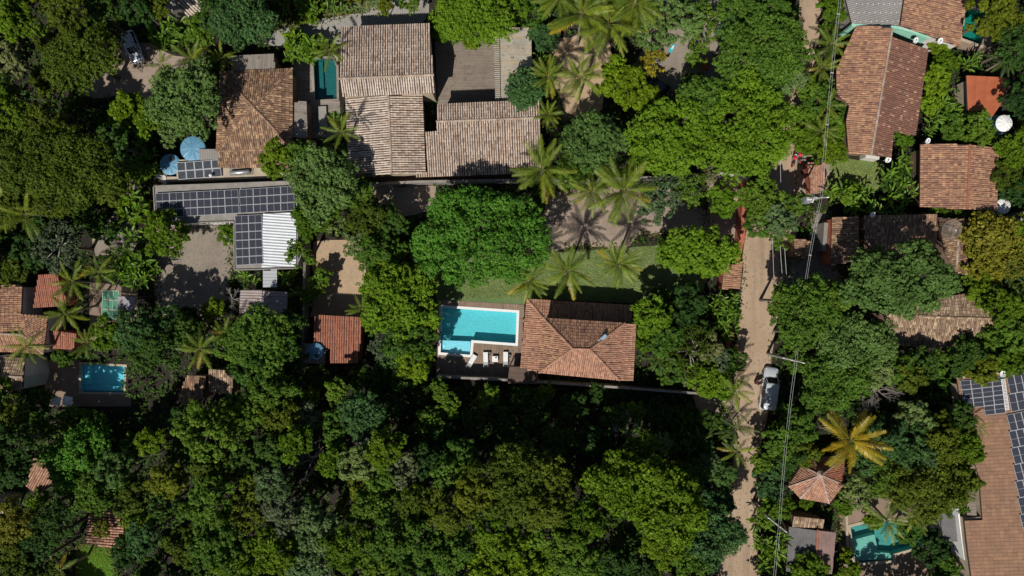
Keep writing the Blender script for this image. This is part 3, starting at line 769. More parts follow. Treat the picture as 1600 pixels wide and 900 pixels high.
# flat wooden roof/deck corner beside the loungers
mb = boards([(796,572),(842,574),(840,600),(793,598)], 2.2, 0.18, 0.015, 0.04, (1, 0.02))
t = thing('porch_canopy', P(815,588,0), 'flat dark board canopy at the lower left corner of the pool house', 'canopy')
mb2 = MB(); 
for px, py in [(797,573),(794,597),(838,598)]:
    q = P(px, py, 2.2); mb2 = MB(); mb2.box((q.x, q.y, 1.1), (0.12, 0.12, 2.2)); mb2.build('post', M['wood_brown'], t)
mb.build('slats', tile_mat('dark_board', [(0.12,0.075,0.055),(0.16,0.10,0.075)], dirt_amt=0.3), t, kind='stuff'); BARE.append([(793,570),(842,570),(842,600),(793,600)])
# shed
house('tiled_shed', 'red clay tiled shed roof with a round tree shadow, below the orange path', [
  dict(poly=[(492,492),(565,496),(560,567),(517,567),(517,545),(490,543)], pl=[(492,492,3.8),(565,496,3.8),(560,567,3.0)], mat='t_red', pitch=0.29)], wallmat='red_wall', cat='shed')
# left complex
house('tiled_house', 'brick-brown roofs with hips at the left edge, above the cut off lower one', [
  dict(poly=[(-12,445),(35,447),(33,491),(36,523),(-12,521)], pl=[(-12,445,4.9),(-12,521,4.9),(35,447,4.0)], mat='t_orange', pitch=0.24),
  dict(poly=[(33,491),(75,494),(68,553),(36,523)], pl=[(33,491,4.2),(36,523,4.5),(75,494,3.5)], mat='t_orange', pitch=0.24),
  dict(poly=[(-12,521),(36,523),(68,553),(-12,549)], pl=[(-12,521,4.6),(36,523,4.5),(-12,549,3.5)], mat='t_orange', pitch=0.24)],
  ridges=[((-12,521,4.7),(36,523,4.5)),((36,523,4.5),(68,553,3.6))], wallmat='white_wall', shrink=0.96)
house('tiled_house', 'plain red tiled roof behind palms near the left edge', [
  dict(poly=[(60,430),(88,428),(104,470),(100,478),(52,481)], pl=[(60,430,3.6),(88,428,3.6),(52,481,3.0)], mat='t_red', pitch=0.26)], wallmat='red_wall', windows=False)
house('tiled_shed', 'small red tiled roof strip between palms above the blue pool', [
  dict(poly=[(78,516),(120,522),(114,546),(76,544)], pl=[(78,516,3.0),(120,522,3.0),(76,544,2.6)], mat='t_red', pitch=0.26)], wallmat='red_wall', windows=False, cat='shed')
house('tiled_house', 'small gable roof with a tall white wall left of the rectangular blue pool', [
  dict(poly=[(-12,557),(38,560),(36,589),(-12,587)], pl=[(-12,587,5.0),(36,589,5.0),(38,560,4.2)], mat='t_thatch', pitch=0.26),
  dict(poly=[(-12,587),(36,589),(35,608),(-12,614)], pl=[(-12,587,5.0),(36,589,5.0),(-12,614,4.3)], mat='t_thatch', pitch=0.26)],
  ridges=[((-12,587,5.0),(36,589,5.0))], wallmat='white_wall', shrink=0.985)
house('tiled_shed', 'narrow brown shed roof with a sawtooth right edge right of the blue pool', [
  dict(poly=[(292,587),(322,588),(316,624),(280,620)], pl=[(292,587,3.6),(322,588,3.6),(280,620,3.2)], mat='t_brown', pitch=0.22),
  dict(poly=[(280,621),(302,622),(287,642)], pl=[(280,621,3.1),(302,622,3.1),(287,642,2.5)], mat='t_brown', pitch=0.22)], wallmat='brown_wall', cat='shed', windows=False)
house('tiled_shed', 'half-hidden brown roof under leaves right of the sawtooth shed', [
  dict(poly=[(326,577),(364,580),(362,616),(328,612)], pl=[(326,577,3.4),(364,580,3.4),(328,612,2.8)], mat='t_thatch', pitch=0.26)], wallmat='brown_wall', cat='shed', windows=False)
house('tiled_house', 'square tiled roof with a shrub growing over it above the small bright lawn', [
  dict(poly=[(140,800),(195,802),(192,857),(134,849)], pl=[(140,800,3.4),(195,802,3.0),(134,849,3.4)], mat='t_salmon', pitch=0.34)], wallmat='cream_wall')
house('tiled_shed', 'sliver of salmon tiled roof left of the blue-green domed tree', [
  dict(poly=[(52,715),(68,720),(84,756),(60,772),(42,760)], pl=[(52,715,3.2),(84,756,3.0),(42,760,2.7)], mat='t_salmon', pitch=0.3)], wallmat='cream_wall', cat='shed', windows=False)
house('tiled_shed', 'tiny roof corner cut by the left edge in the lower part', [
  dict(poly=[(-14,778),(9,780),(8,801),(-14,804)], pl=[(-14,778,3.2),(9,780,3.0),(-14,804,2.9)], mat='t_pale', pitch=0.3)], wallmat='cream_wall', cat='shed', windows=False)
# lower right
APX = (1283,742,5.2)
rim = [(1270,716),(1318,715),(1318,757),(1295,786),(1250,778),(1232,760),(1253,728)]
house('round_pavilion', 'many-sided salmon pavilion roof with white hip lines and a white tip', [
  dict(poly=[rim[i], rim[(i+1) % 7], APX[:2]], pl=[(*rim[i], 3.1), (*rim[(i+1) % 7], 3.1), APX], mat='t_salmon' if i not in (0,1,6) else 't_red', pitch=0.26, under='red_wall') for i in range(7)],
  ridges=[((*rim[i], 3.1), APX) for i in range(7)], ridgemat='mortar_white', cat='pavilion', wallmat='cream_wall', shrink=0.8, windows=False)
mb = MB(); q = P(*APX)
mb.lathe([(0.0,0.4),(0.08,0.36),(0.12,0.22),(0.25,0.10),(0.42,-0.08),(0.5,-0.16)], 14, q+Vector((0,0,0)), lobes=lambda r, a: 0.04*math.sin(a*7))
mb.build('finial', M['mortar_white'], bpy.data.objects['round_pavilion'])
house('tiled_shed', 'low strip of mottled tiles on the top edge of the dark grey sheet roof', [
  dict(poly=[(1240,807),(1288,812),(1286,825),(1238,823)], pl=[(1240,807,3.1),(1288,812,3.1),(1238,823,2.9)], mat='t_thatch', pitch=0.24)], wallmat='brown_wall', cat='shed', windows=False)
house('flat_roof_house', 'dark grey sheet roof with an orange seam at the bottom edge', [
  dict(poly=[(1233,823),(1276,829),(1272,893),(1228,893)], pl=[(1233,823,2.9),(1276,829,3.3),(1228,893,2.9)], mat='grey_sheet2', kind='corr', pitch=0.18, down=(0,1)),
  dict(poly=[(1279,829),(1306,832),(1300,897),(1275,894)], pl=[(1279,829,3.3),(1306,832,3.0),(1275,894,3.3)], mat='pink_sheet', kind='corr', pitch=0.18, down=(0,1))],
  ridges=[((1277.5,828,3.35),(1273.5,894,3.35))], ridgemat='t_red', wallmat='brown_wall', under='deck_grey')
house('large_flat_tile_house', 'large terracotta flat-tiled roof with solar panels at the right edge', [
  dict(poly=[(1495,591),(1572,582),(1660,572),(1660,990),(1530,990),(1512,860),(1507,815),(1535,812),(1530,748),(1504,650)], pl=[(1495,591,3.9),(1660,572,5.6),(1530,990,3.9)], mat='t_flat', kind='flat', pitch=0.46, length=0.55)],
  wallmat='cream_wall', ridges=[((1494,590,3.95),(1572,581,4.75)),((1572,581,4.75),(1650,572,5.5))])
house('lean_to_roof', 'narrow tan tiled lean-to on the left side of the large flat-tiled roof', [
  dict(poly=[(1510,745),(1520,745),(1527,814),(1511,816)], pl=[(1510,745,3.2),(1520,745,3.4),(1511,816,3.2)], mat='wood_tan', kind='flat', pitch=0.4, length=0.5)], cat='lean-to', windows=False, wallmat='cream_wall')
house('metal_roof_shed', 'bright orange sheet metal roof near the right edge, below the green pool', [
  dict(poly=[(1510,118),(1573,121),(1575,145),(1551,182),(1512,183)], pl=[(1510,118,3.2),(1573,121,3.2),(1512,183,2.9)], mat='orange_sheet', kind='corr', pitch=1.35)], cat='shed', wallmat='cream_wall', shrink=0.84)
house('corrugated_canopy', 'rust-stained striped canopy below the grey ramp of the solar roof', [
  dict(poly=[(376,453),(410,453),(408,491),(374,489)], pl=[(376,453,2.8),(410,453,2.9),(374,489,2.8)], mat='rust_sheet', kind='corr', pitch=0.34, down=(1,0.02)),
  dict(poly=[(411,454),(450,456),(448,493),(409,491)], pl=[(411,454,2.9),(450,456,2.7),(409,491,2.9)], mat='rust_sheet', kind='corr', pitch=0.34, down=(1,0.03))], cat='canopy', walls=False)
house('corrugated_canopy', 'small light striped canopy between the palm and the spreading bright tree', [
  dict(poly=[(1044,252),(1056,237),(1080,249),(1084,255)], pl=[(1044,252,2.7),(1056,237,2.7),(1084,255,2.6)], mat='rust_sheet', kind='corr', pitch=0.34, down=(1,0.0))], cat='canopy', walls=False)
house('flat_roof_shed', 'small dark flat roof left of the large flat-tiled roof, bottom right', [
  dict(poly=[(1468,800),(1492,806),(1496,846),(1474,846)], pl=[(1468,800,2.9),(1492,806,2.9),(1474,846,2.8)], mat='grey_sheet2', kind='corr', pitch=0.3)], cat='shed', walls=True, windows=False, wallmat='grey_wall', under='deck_grey')
house('grey_lean_to', 'plain grey lean-to roof strip touching the right edge below the white tank', [
  dict(poly=[(1578,338),(1612,326),(1615,342),(1586,347)], pl=[(1578,338,3.0),(1612,326,3.0),(1586,347,2.8)], mat='grey_sheet', kind='corr', pitch=0.25)], cat='lean-to', windows=False, wallmat='grey_wall')

# ---------------- solar buildings
def solar_array(label, corners, h, nc, nr, host_tilt=None, group='solar panel arrays', collector=False, frame=0.042):
    """corners: TL, TR, BR, BL pixel (with heights h list or number)"""
    hs = h if isinstance(h, (list, tuple)) else [h]*4
    C4 = [P(px, py, z) for (px, py), z in zip(corners, hs)]
    ctr = sum(C4, Vector((0,0,0)))/4
    root = thing('solar_array', ctr, label, 'solar panels', group)
    def bil(u, v): return C4[0]*(1-u)*(1-v)+C4[1]*u*(1-v)+C4[2]*u*v+C4[3]*(1-u)*v
    X = (C4[1]-C4[0]); Y = (C4[0]-C4[3]); x = X.normalized(); z = x.cross(Y.normalized()).normalized(); y = z.cross(x)
    W = ((C4[1]-C4[0]).length+(C4[2]-C4[3]).length)/2/nc - 0.015; Hh = ((C4[0]-C4[3]).length+(C4[1]-C4[2]).length)/2/nr - 0.015
    mb = MB()
    f = frame
    mb.box((0,0,0), (W, Hh, 0.04), mi=0)
    # glass proud of the frame tray, split by the middle seam of half-cut cells
    def pane(cx, w, cy=0, hh=None):
        mb.box((cx, cy, 0.022), (w, (Hh-2*f) if hh is None else hh, 0.006), mi=1)
    if collector: pane(0, W-2*f)
    elif W > Hh*1.25:
        wq = (W-2*f-0.03)/2; pane(-wq/2-0.015, wq); pane(wq/2+0.015, wq)
    else:
        hq = (Hh-2*f-0.03)/2; pane(0, W-2*f, hq/2+0.015, hq); pane(0, W-2*f, -hq/2-0.015, hq)
    me = mb.mesh('solar_panel', [M['alu'], M['collector'] if collector else M['cells']])
    R = Matrix((x, y, z)).transposed().to_4x4()
    for j in range(nr):
        for i in range(nc):
            c = bil((i+0.5)/nc, (j+0.5)/nr)
            o = link('solar_panel', me, root); o.matrix_local = Matrix.Translation(c-ctr) @ R
    rl = MB()
    for j in range(nr+1):
        v = min(max(j/nr, 0.03), 0.97)
        rl.bar(bil(0.01, v)-z*0.06, bil(0.99, v)-z*0.06, 0.05, 0.05, up=z)
    rl.build('mounting_rail', M['alu'], root)
    return root

slab = [(240,291),(463,283),(466,419),(366,422),(366,346),(243,350)]
BARE.append(slab)
t = thing('solar_roof_house', P(400,330,0), 'flat L-shaped building carrying three solar arrays and a white corrugated roof', 'building')
HS = 3.6
mb = MB(); mb.prism([P(px, py, HS) for px, py in slab], HS-0.22, HS); mb.build('roof_slab', M['grey_wall'], t)
ctr = (400, 330)
mb = MB(); mb.prism([P(ctr[0]+(px-ctr[0])*0.965, ctr[1]+(py-ctr[1])*0.965, HS) for px, py in slab], -0.05, HS-0.22); mb.build('wall', M['white_wall'], t)
mb = MB()
for i in range(6):
    a, b = slab[i], slab[(i+1) % 6]; A = P(*a, HS+0.08); B = P(*b, HS+0.08)
    dd = (B-A).normalized()
    mb.bar(A+dd*0.08, B-dd*0.08, 0.14, 0.16)
mb.build('parapet', M['grey_wall'], t)
wp = [(411,334),(463,332),(463,416),(409,418)]
pl = plane3([(411,334,3.85),(463,332,3.85),(409,418,3.75)])
corrugated(wp, pl, 0.36, 0.11, along=(1, 0.07)).build('corrugated_roof', M['white_sheet'], t)
mb = MB()
for k in range(10):   # brackets and pipes on the edge between slab and yard
    a = P(302+k*7, 343, 3.2); mb.bar(a, a+Vector((0.05, -0.55, 0)), 0.06, 0.06)
mb.bar(P(300,343.5,3.2), P(366,341.5,3.2), 0.07, 0.07); mb.bar(P(300,348,3.2), P(366,346,3.2), 0.07, 0.07)
mb.build('pipe_rack', M['white'], t)
solar_array('longest solar array, six panels across, left end of the flat L-shaped building', [(243,302),(372,296),(374,333),(244,341)], HS+0.3, 6, 3)
solar_array('solar array four panels across at the upper right of the flat L-shaped building', [(374,296),(460,290),(460,329),(375,333)], HS+0.3, 4, 3)
solar_array('tall solar array two panels across beside the white corrugated roof', [(367,337),(409,335),(411,412),(369,415)], HS+0.3, 2, 6)
# solar water heater with tanks' terrace
t = thing('service_terrace', P(330,270,0), 'low brown service block under the water heating panels', 'building')
tp = [(274,250),(345,246),(345,258),(460,262),(460,276),(258,284),(256,276),(276,276)]; BARE.append(tp)
mb = MB(); mb.prism([P(px, py, 2.4) for px, py in tp], -0.05, 2.4); mb.build('block', M['cream_wall'], t)
solar_array('black water heating panels in two rows beside the blue tanks', [(276,254),(343,249),(347,276),(278,281)], [2.75,2.75,2.65,2.65], 5, 2, collector=True, frame=0.07)
t = thing('metal_box_roof', P(326,242,0), 'grey sheet metal cover between the right blue tank and the brown roof', 'sheet cover')
mb = MB(); mb.prism([P(px, py, 2.7) for px, py in [(311,234),(341,234),(344,249),(312,250)]], 0, 2.6); mb.build('box', M['grey_sheet'], t)
corrugated([(310,233),(342,233),(345,249),(312,250)], plane3([(310,233,2.75),(342,233,2.75),(312,250,2.7)]), 0.3, 0.03, along=(0,1)).build('cover_sheet', M['grey_sheet'], t)
t = thing('boiler_tank', P(374,269,2.5), 'silver cylindrical boiler lying on the sheet beside the water heating panels', 'boiler')
mb = MB(); mb.tube([P(359,270.5,2.85),P(360,270.5,2.85),P(389,268,2.85),P(390,268,2.85)], [0.15,0.27,0.27,0.15], 14); mb.build('cylinder', M['steel'], t, smooth=True)
mb = MB(); 
for px in (364, 385): mb.box(P(px, 270, 2.55), (0.12, 0.5, 0.3))
mb.build('cradle', M['steel'], t)
corrugated([(358,258),(396,256),(396,273),(359,275)], plane3([(358,258,2.5),(396,256,2.5),(359,275,2.45)]), 0.3, 0.03, along=(0,1)).build('base_sheet', M['wood_grey'], t)
t = thing('vent_ball', P(332,275,2.4), 'small white ball on a stem in front of the water heating panels', 'vent')
mb = MB(); mb.lathe([(0.02,0.75),(0.12,0.74),(0.2,0.62),(0.22,0.5),(0.18,0.38),(0.05,0.3)], 12, P(332,275,2.6)); mb.build('ball', M['white'], t, smooth=True)
mb = MB(); mb.tube([P(332,275,2.38), P(332,275,2.95)], 0.04, 6); mb.build('stem', M['steel'], t)
# ramp (grey) under the solar building
t = thing('covered_walkway', P(421,434,0), 'short grey walkway roof joining the solar roof to the striped canopy', 'walkway')
mb = boards([(411,421),(433,420),(433,448),(411,449)], 2.6, 0.42, 0.03, 0.05, (1,0)); mb.build('sheet', M['alu'], t, kind='stuff')
mb = MB()
for px, py in [(412,422),(432,421),(432,447),(412,448)]: q = P(px, py, 2.5); mb = MB(); mb.box((q.x,q.y,1.28), (0.1,0.1,2.58)); mb.build('post', M['steel'], t)
# right edge arrays on the flat tile roof
RP = plane3([(1495,591,3.9),(1660,572,5.6),(1530,990,3.9)])
def hon(px, py): return on_plane(px, py, RP).z + 0.18
def arr(label, cs, nc, nr): return solar_array(label, cs, [hon(*c) for c in cs], nc, nr)
arr('solar array with a palm tip over it, upper left of the flat-tiled roof', [(1500,595),(1532,592),(1538,635),(1506,638)], 2, 3)
arr('middle solar array on the flat-tiled roof, just left of the ladder strip', [(1533,592),(1566,588),(1571,645),(1539,649)], 2, 4)
arr('solar array right of the white ladder strip in the corner of the flat-tiled roof', [(1574,588),(1608,582),(1614,637),(1579,644)], 3, 2)
arr('long solar array running down the right edge of the flat-tiled roof', [(1574,648),(1608,641),(1633,824),(1598,830)], 3, 7)
t = thing('ladder_strip', P(1570,616,0), 'white slatted ladder strip between the solar arrays', 'ladder')
a = P(1567,592,hon(1567,592)); b = P(1574,641,hon(1574,641)); mb = MB()
s_ = (b-a).normalized().cross(Vector((0,0,1)))
mb.bar(a-s_*0.22, b-s_*0.22, 0.05, 0.06); mb.bar(a+s_*0.22, b+s_*0.22, 0.05, 0.06)
mb.build('side_rail', M['white'], t)
mb = MB()
for k in range(22): c = a+(b-a)*((k+0.5)/22); mb.bar(c-s_*0.2, c+s_*0.2, 0.09, 0.04)
mb.build('rung', M['white'], t)

# ---------------- walls
def free_wall(name, label, pts, h, w, mat, cat='wall', cap=None):
    Q = [P(px, py, h) for px, py in pts]; c = sum(Q, Vector((0,0,0)))/len(Q)
    root = thing(name, (c.x, c.y, 0), label, cat)
    mb = MB()
    for i, (a, b) in enumerate(zip(Q[:-1], Q[1:])):
        a = Vector((a.x, a.y, (h-0.06)/2)); b = Vector((b.x, b.y, (h-0.06)/2)); d = (b-a).normalized()
        mb.bar(a + (d*0.003 if i else Vector()), b, w+0.004*i, h-0.06)
    mb.build('wall_body', mat, root)
    mb = MB()
    for i, (a, b) in enumerate(zip(Q[:-1], Q[1:])):
        mb.bar(Vector((a.x, a.y, h-0.03+0.003*i)), Vector((b.x, b.y, h-0.03+0.003*i)), w+0.06, 0.06)
    mb.build('coping', cap or mat, root)
    return root
free_wall('boundary_wall', 'long pale boundary wall below the pale tiled roofs', [(546,289),(650,284),(800,281),(905,282),(1065,275),(1110,273)], 2.2, 0.25, M['grey_wall'])
free_wall('boundary_wall', 'white courtyard wall under the spreading bright tree', [(1110,272),(1140,270),(1166,274),(1170,280)], 2.4, 0.3, M['white_wall'])
free_wall('boundary_wall', 'red painted courtyard wall left of the dirt lane', [(1169,282),(1163,330),(1160,372),(1152,408)], 2.3, 0.55, M['red_wall'])
free_wall('boundary_wall', 'short red wall piece by the lane above the spiky yellow plant', [(1143,518),(1136,548)], 2.0, 0.5, M['red_wall'])
free_wall('boundary_wall', 'long grey wall along the lower side of the pool house', [(681,589),(760,592),(842,597),(960,605),(1080,614),(1120,616)], 2.2, 0.22, M['grey_wall'])
free_wall('boundary_wall', 'upright grey wall right of the white corrugated roof', [(478,362),(475,430),(474,500),(472,566)], 2.2, 0.25, M['conc_dark'])
free_wall('boundary_wall', 'low brown ledge wall between the brown terrace and the solar building', [(256,280),(300,277),(462,271)], 2.3, 0.22, M['grey_wall'])
free_wall('boundary_wall', 'small white corner wall below the left blue tank', [(243,276),(257,275),(258,291)], 2.5, 0.25, M['white_wall'])
free_wall('boundary_wall', 'mint painted parapet along the top of the long gable roof', [(1331,39),(1396,42),(1409,43),(1452,58)], 4.0, 0.3, M['mint'])
free_wall('boundary_wall', 'pale wall below the bamboo pergola and left of the round dark tree', [(774,160),(835,157)], 1.4, 0.2, M['grey_wall'])
free_wall('boundary_wall', 'white end wall at the lower end of the long gable roof', [(1353,243),(1374,246)], 1.6, 0.5, M['white_wall'])
free_wall('boundary_wall', 'grey wall strip beside the lane yard and the small brown roof', [(1291,348),(1288,392)], 2.0, 0.45, M['grey_wall'])
free_wall('boundary_wall', 'thin pale wall on the hidden lot below the lower blue pool', [(1322,790),(1326,880),(1334,930)], 0.6, 0.25, M['cream_wall'])
free_wall('gutter_pipe', 'long thin white pipe left of the large flat-tiled roof', [(1497,795),(1503,840),(1508,875)], 2.6, 0.16, M['white'], 'pipe')
free_wall('boundary_wall', 'grey parapet beside the striped hut at the top edge', [(256,20),(277,3)], 3.0, 1.0, M['grey_wall'])
free_wall('terrace_kerb', 'pale low kerb of the concrete slab path above the yellow-fronded palm', [(503,166),(505,204)], 0.5, 1.0, M['concrete'], 'slab')

# ---------------- decks
def deck(label, poly, along, mat, holes=(), width=0.2, z=0.02, name='wooden_deck', maxlen=4):
    BARE.append(poly)
    c = sum([P(*p) for p in poly], Vector((0,0,0)))/len(poly)
    root = thing(name, c, label, 'deck')
    under = sheet('deck_base', poly, M['deck_under'], z-0.004, holes=holes, kind=None, bare=False); under.parent = root; under.location = -c
    boards(poly, z, width, 0.02, 0.03, along, holes=holes, maxlen=maxlen).build('deck_boards', M[mat], root, kind='stuff')
    return root
deck('brown plank deck round the big turquoise pool', [(684,468),(819,476),(815,598),(682,590)], (0.03,1), 'wood_brown', holes=[[(p[0]+(p[0]-748)*0.02, p[1]+(p[1]-515)*0.02) for p in POOLS['main']]], width=0.22)
deck('greyish plank terrace between the largest roof and the bamboo pergola', [(679,66),(710,60),(772,62),(778,158),(684,163)], (1,-0.02), 'wood_tan', width=0.2)
deck('narrow board deck left of the dark teal pool', [(459,92),(487,91),(489,158),(461,160)], (1,0), 'wood_grey', width=0.24)
deck('board walk below the dark teal pool', [(481,160),(531,158),(533,215),(484,216)], (1,0), 'wood_grey', width=0.24)
deck('short board ledge below the brown hipped roof lean-to', [(456,217),(484,216),(486,232),(458,233)], (0,1), 'wood_brown', width=0.24)

# ---------------- pools
def pool(key, label, floor_mat, depth=1.35, coping='white', cw=0.28, water='water', shelf=None, steps=None, level=-0.12):
    poly = POOLS[key]; BARE.append(poly)
    Q = [P(*p) for p in poly]; c = sum(Q, Vector((0,0,0)))/len(Q)
    root = thing('swimming_pool', c, label, 'swimming pool', 'swimming pools')
    n = len(Q)
    area = sum(Q[i].x*Q[(i+1)%n].y-Q[(i+1)%n].x*Q[i].y for i in range(n))
    if area < 0: Q = Q[::-1]
    def inset(k):
        out = []
        for i in range(n):
            a, b, d = Q[i-1], Q[i], Q[(i+1) % n]
            e1 = (b-a).normalized(); e2 = (d-b).normalized()
            n1 = Vector((-e1.y, e1.x, 0)); n2 = Vector((-e2.y, e2.x, 0))
            m = (n1+n2); m = m/ m.dot(n1) if abs(m.dot(n1)) > 0.2 else n1
            out.append(b+m*k)
        return out
    I0 = inset(0.02); mb = MB()
    b0 = len(mb.v)
    for p in I0: mb.v.append((p.x, p.y, 0.0))
    for p in I0: mb.v.append((p.x, p.y, -depth))
    for i in range(n): mb.f.append((b0+i, b0+n+i, b0+n+(i+1)%n, b0+(i+1)%n)); mb.m.append(0)
    for tr in tessellate_polygon([[Vector((p.x, p.y, 0)) for p in I0]]):
        a, b, d = tr
        if (I0[b].x-I0[a].x)*(I0[d].y-I0[a].y)-(I0[d].x-I0[a].x)*(I0[b].y-I0[a].y) < 0: b, d = d, b
        mb.f.append((b0+n+a, b0+n+b, b0+n+d)); mb.m.append(0)
    mb.build('basin', M[floor_mat], root)
    if shelf:
        mb = MB(); mb.prism([P(*p) for p in shelf[0]], -depth+0.01, shelf[1]); mb.build('shelf', M[shelf[2]], root)
    if steps:
        for si, (sp, sz) in enumerate(steps):
            mb = MB(); mb.prism([P(*p) for p in sp], -depth+0.01+si*0.002, sz); mb.build('step', M[floor_mat], root)
    # water surface
    W = inset(0.025); mb = MB(); b0 = 0
    # fine grid not needed: ripples come from the surface bump
    mb.v = [(p.x, p.y, level) for p in W]
    for tr in tessellate_polygon([[Vector((p.x, p.y, 0)) for p in W]]):
        a, b, d = tr
        if (W[b].x-W[a].x)*(W[d].y-W[a].y)-(W[d].x-W[a].x)*(W[b].y-W[a].y) < 0: b, d = d, b
        mb.f.append((a, b, d)); mb.m.append(0)
    mb.build('water', M[water], root)
    # coping ring
    O = inset(-cw); I = inset(0.05); mb = MB()
    for i in range(n):
        j = (i+1) % n
        z0, z1 = -0.1, 0.075
        mb.add([(I[i].x,I[i].y,z1),(I[j].x,I[j].y,z1),(O[j].x,O[j].y,z1),(O[i].x,O[i].y,z1),(I[i].x,I[i].y,z0),(I[j].x,I[j].y,z0),(O[j].x,O[j].y,0.0),(O[i].x,O[i].y,0.0)],
               [(0,3,2,1),(0,1,5,4),(3,7,6,2)])
    mb.build('coping', M[coping], root)
    return root
pool('main', 'big L-shaped turquoise pool with a white rim and a pale shallow bay', 'pool_aqua',
     shelf=([(689,532),(735,534),(734,554),(689,550)], -0.45, 'pool_pale'), steps=[([(690,521),(703,522),(703,531),(690,530.5)], -0.3)])
t = thing('pool_spout', P(694,487,0), 'thin white water spout at the upper left corner of the turquoise pool', 'pool spout')
mb = MB(); mb.tube([P(689,486,0.05), P(690,486.5,0.45), P(695,488.5,0.55), P(702,492,0.3)], 0.05, 8); mb.build('pipe', M['white'], t, smooth=True)
pool('left', 'plain blue rectangular pool partly under leaves, left part', 'pool_blue', depth=1.3, coping='cream_wall', cw=0.2,
     steps=[([(128,571),(137,571.5),(136,602),(127,602)], -0.5),([(127,603),(194,605),(194,612),(127,611)], -0.55)])
pool('teal', 'dark teal pool in the shade left of the largest roof', 'pool_teal', depth=1.3, coping='wood_grey', cw=0.25, water='water_green',
     steps=[([(520,143),(526,143),(526,153),(520,153)], -0.4),([(490,93),(501,92.5),(504,153),(493,155)], -1.0)])
pool('green', 'deep green pool with a pale rim at the top right', 'pool_green', depth=1.4, coping='cream_wall', cw=0.28, water='water_green')
pool('lower', 'teal pool with a broad shallow ledge near the bottom edge', 'pool_greyteal', depth=1.2, coping='cream_wall', cw=0.3, water='water_green',
     shelf=([(1330,846),(1368,836),(1374,864),(1395,866),(1395,875),(1336,878)], -0.25, 'pool_ledge'))

# ================================================================== SMALL THINGS
def water_tank(label, px, py, h, r, hgt=1.5, lidmat='blue_plastic', bodymat='blue_dark', hatch=True, hatch_ang=1.2, h0=None):
    """tapered plastic tank, ribbed lid; (px,py) seen at the lid height h"""
    c = P(px, py, h); z0 = h-hgt if h0 is None else h0
    root = thing('water_tank', (c.x, c.y, z0), label, 'water tank', 'water tanks')
    mb = MB(); H_ = h-z0-0.25
    mb.lathe([(0.0,0),(r*0.82,0),(r*0.86,H_*0.3),(r*0.90,H_*0.32),(r*0.93,H_*0.7),(r*0.97,H_*0.72),(r,H_)], 28); mb.build('body', M[bodymat], root, local=True, smooth=False)
    mb = MB(); prof = []
    for i in range(9):
        t_ = i/8; prof.append((r*1.06*t_, 0.22*(1-t_**2)))
    prof.append((r*1.06, -0.08))
    mb.lathe([(a, b+H_+0.03) for a, b in prof], 48, lobes=lambda rr, a: (0.05 if abs(((a*10/(2*math.pi))+0.5) % 1-0.5) < 0.11 else 0)*min(1, rr/(r*0.35))*(1 if rr < r else 0))
    mb.build('lid', M[lidmat], root, local=True)
    if hatch:
        mb = MB(); mb.lathe([(0,0.06),(r*0.24,0.05),(r*0.28,0.0),(r*0.28,-0.08)], 18, (math.cos(hatch_ang)*r*0.6, math.sin(hatch_ang)*r*0.6, H_+0.22)); mb.build('hatch', M['dark'] if lidmat == 'blue_plastic' else M[lidmat], root, local=True)
    for s in (0,):
        mb = MB(); mb.tube([(r*0.8,0,0.15),(r*1.15,0,0.15),(r*1.2,0,-0.2)], 0.04, 6); mb.build('outlet_pipe', M['white'], root, local=True)
    return root
water_tank('blue water tank with a round dark hatch, left of the water heating panels', 264.5, 256.5, 2.6, 1.25, 2.6)
water_tank('blue water tank half under leaves, above the grey sheet cover', 300, 232, 2.7, 1.5, 2.7, hatch=False)
water_tank('blue water tank on a corrugated stand beside the red clay shed', 492, 549, 3.9, 0.98, 1.3, hatch=True, hatch_ang=-1.2)
water_tank('large white-lidded water tank with blue sides below the orange metal roof', 1571, 192, 4.3, 0.98, 1.6, lidmat='white', hatch=False)
water_tank('white round tank beside the right corner of the squarish gable roof', 1569.5, 322, 3.0, 0.9, 1.4, lidmat='white', bodymat='white', hatch=False, h0=0)
t = thing('tank_stand', P(493,552,0), 'corrugated sheet stand under the blue tank beside the red shed', 'stand')
corrugated([(476,536),(509,538),(508,569),(475,567)], plane3([(476,536,2.6),(509,538,2.6),(475,567,2.55)]), 0.22, 0.04, along=(0,1)).build('sheet', M['rust_sheet'], t)
mb = MB()
for px, py in [(478,538),(507,540),(506,567),(477,565)]: q = P(px, py, 2.5); mb = MB(); mb.box((q.x,q.y,1.25), (0.15,0.15,2.5)); mb.build('post', M['grey_wall'], t)
t = thing('tank_platform', P(1552,205,0), 'mint green platform under the large white-lidded tank', 'platform')
BARE.append([(1535,182),(1575,178),(1578,212),(1535,217)])
mb = MB(); mb.prism([P(px, py, 2.6) for px, py in [(1549,180),(1578,180),(1574,208),(1540,216),(1530,212),(1548,203)]], 0, 2.6, mside=0)
mb.build('block', M['mint'], t)
mb = MB(); mb.tube([P(1560,210,2.9), P(1567,209,2.9), P(1565,200,2.9)], 0.07, 6); mb.build('pipe', M['white'], t)

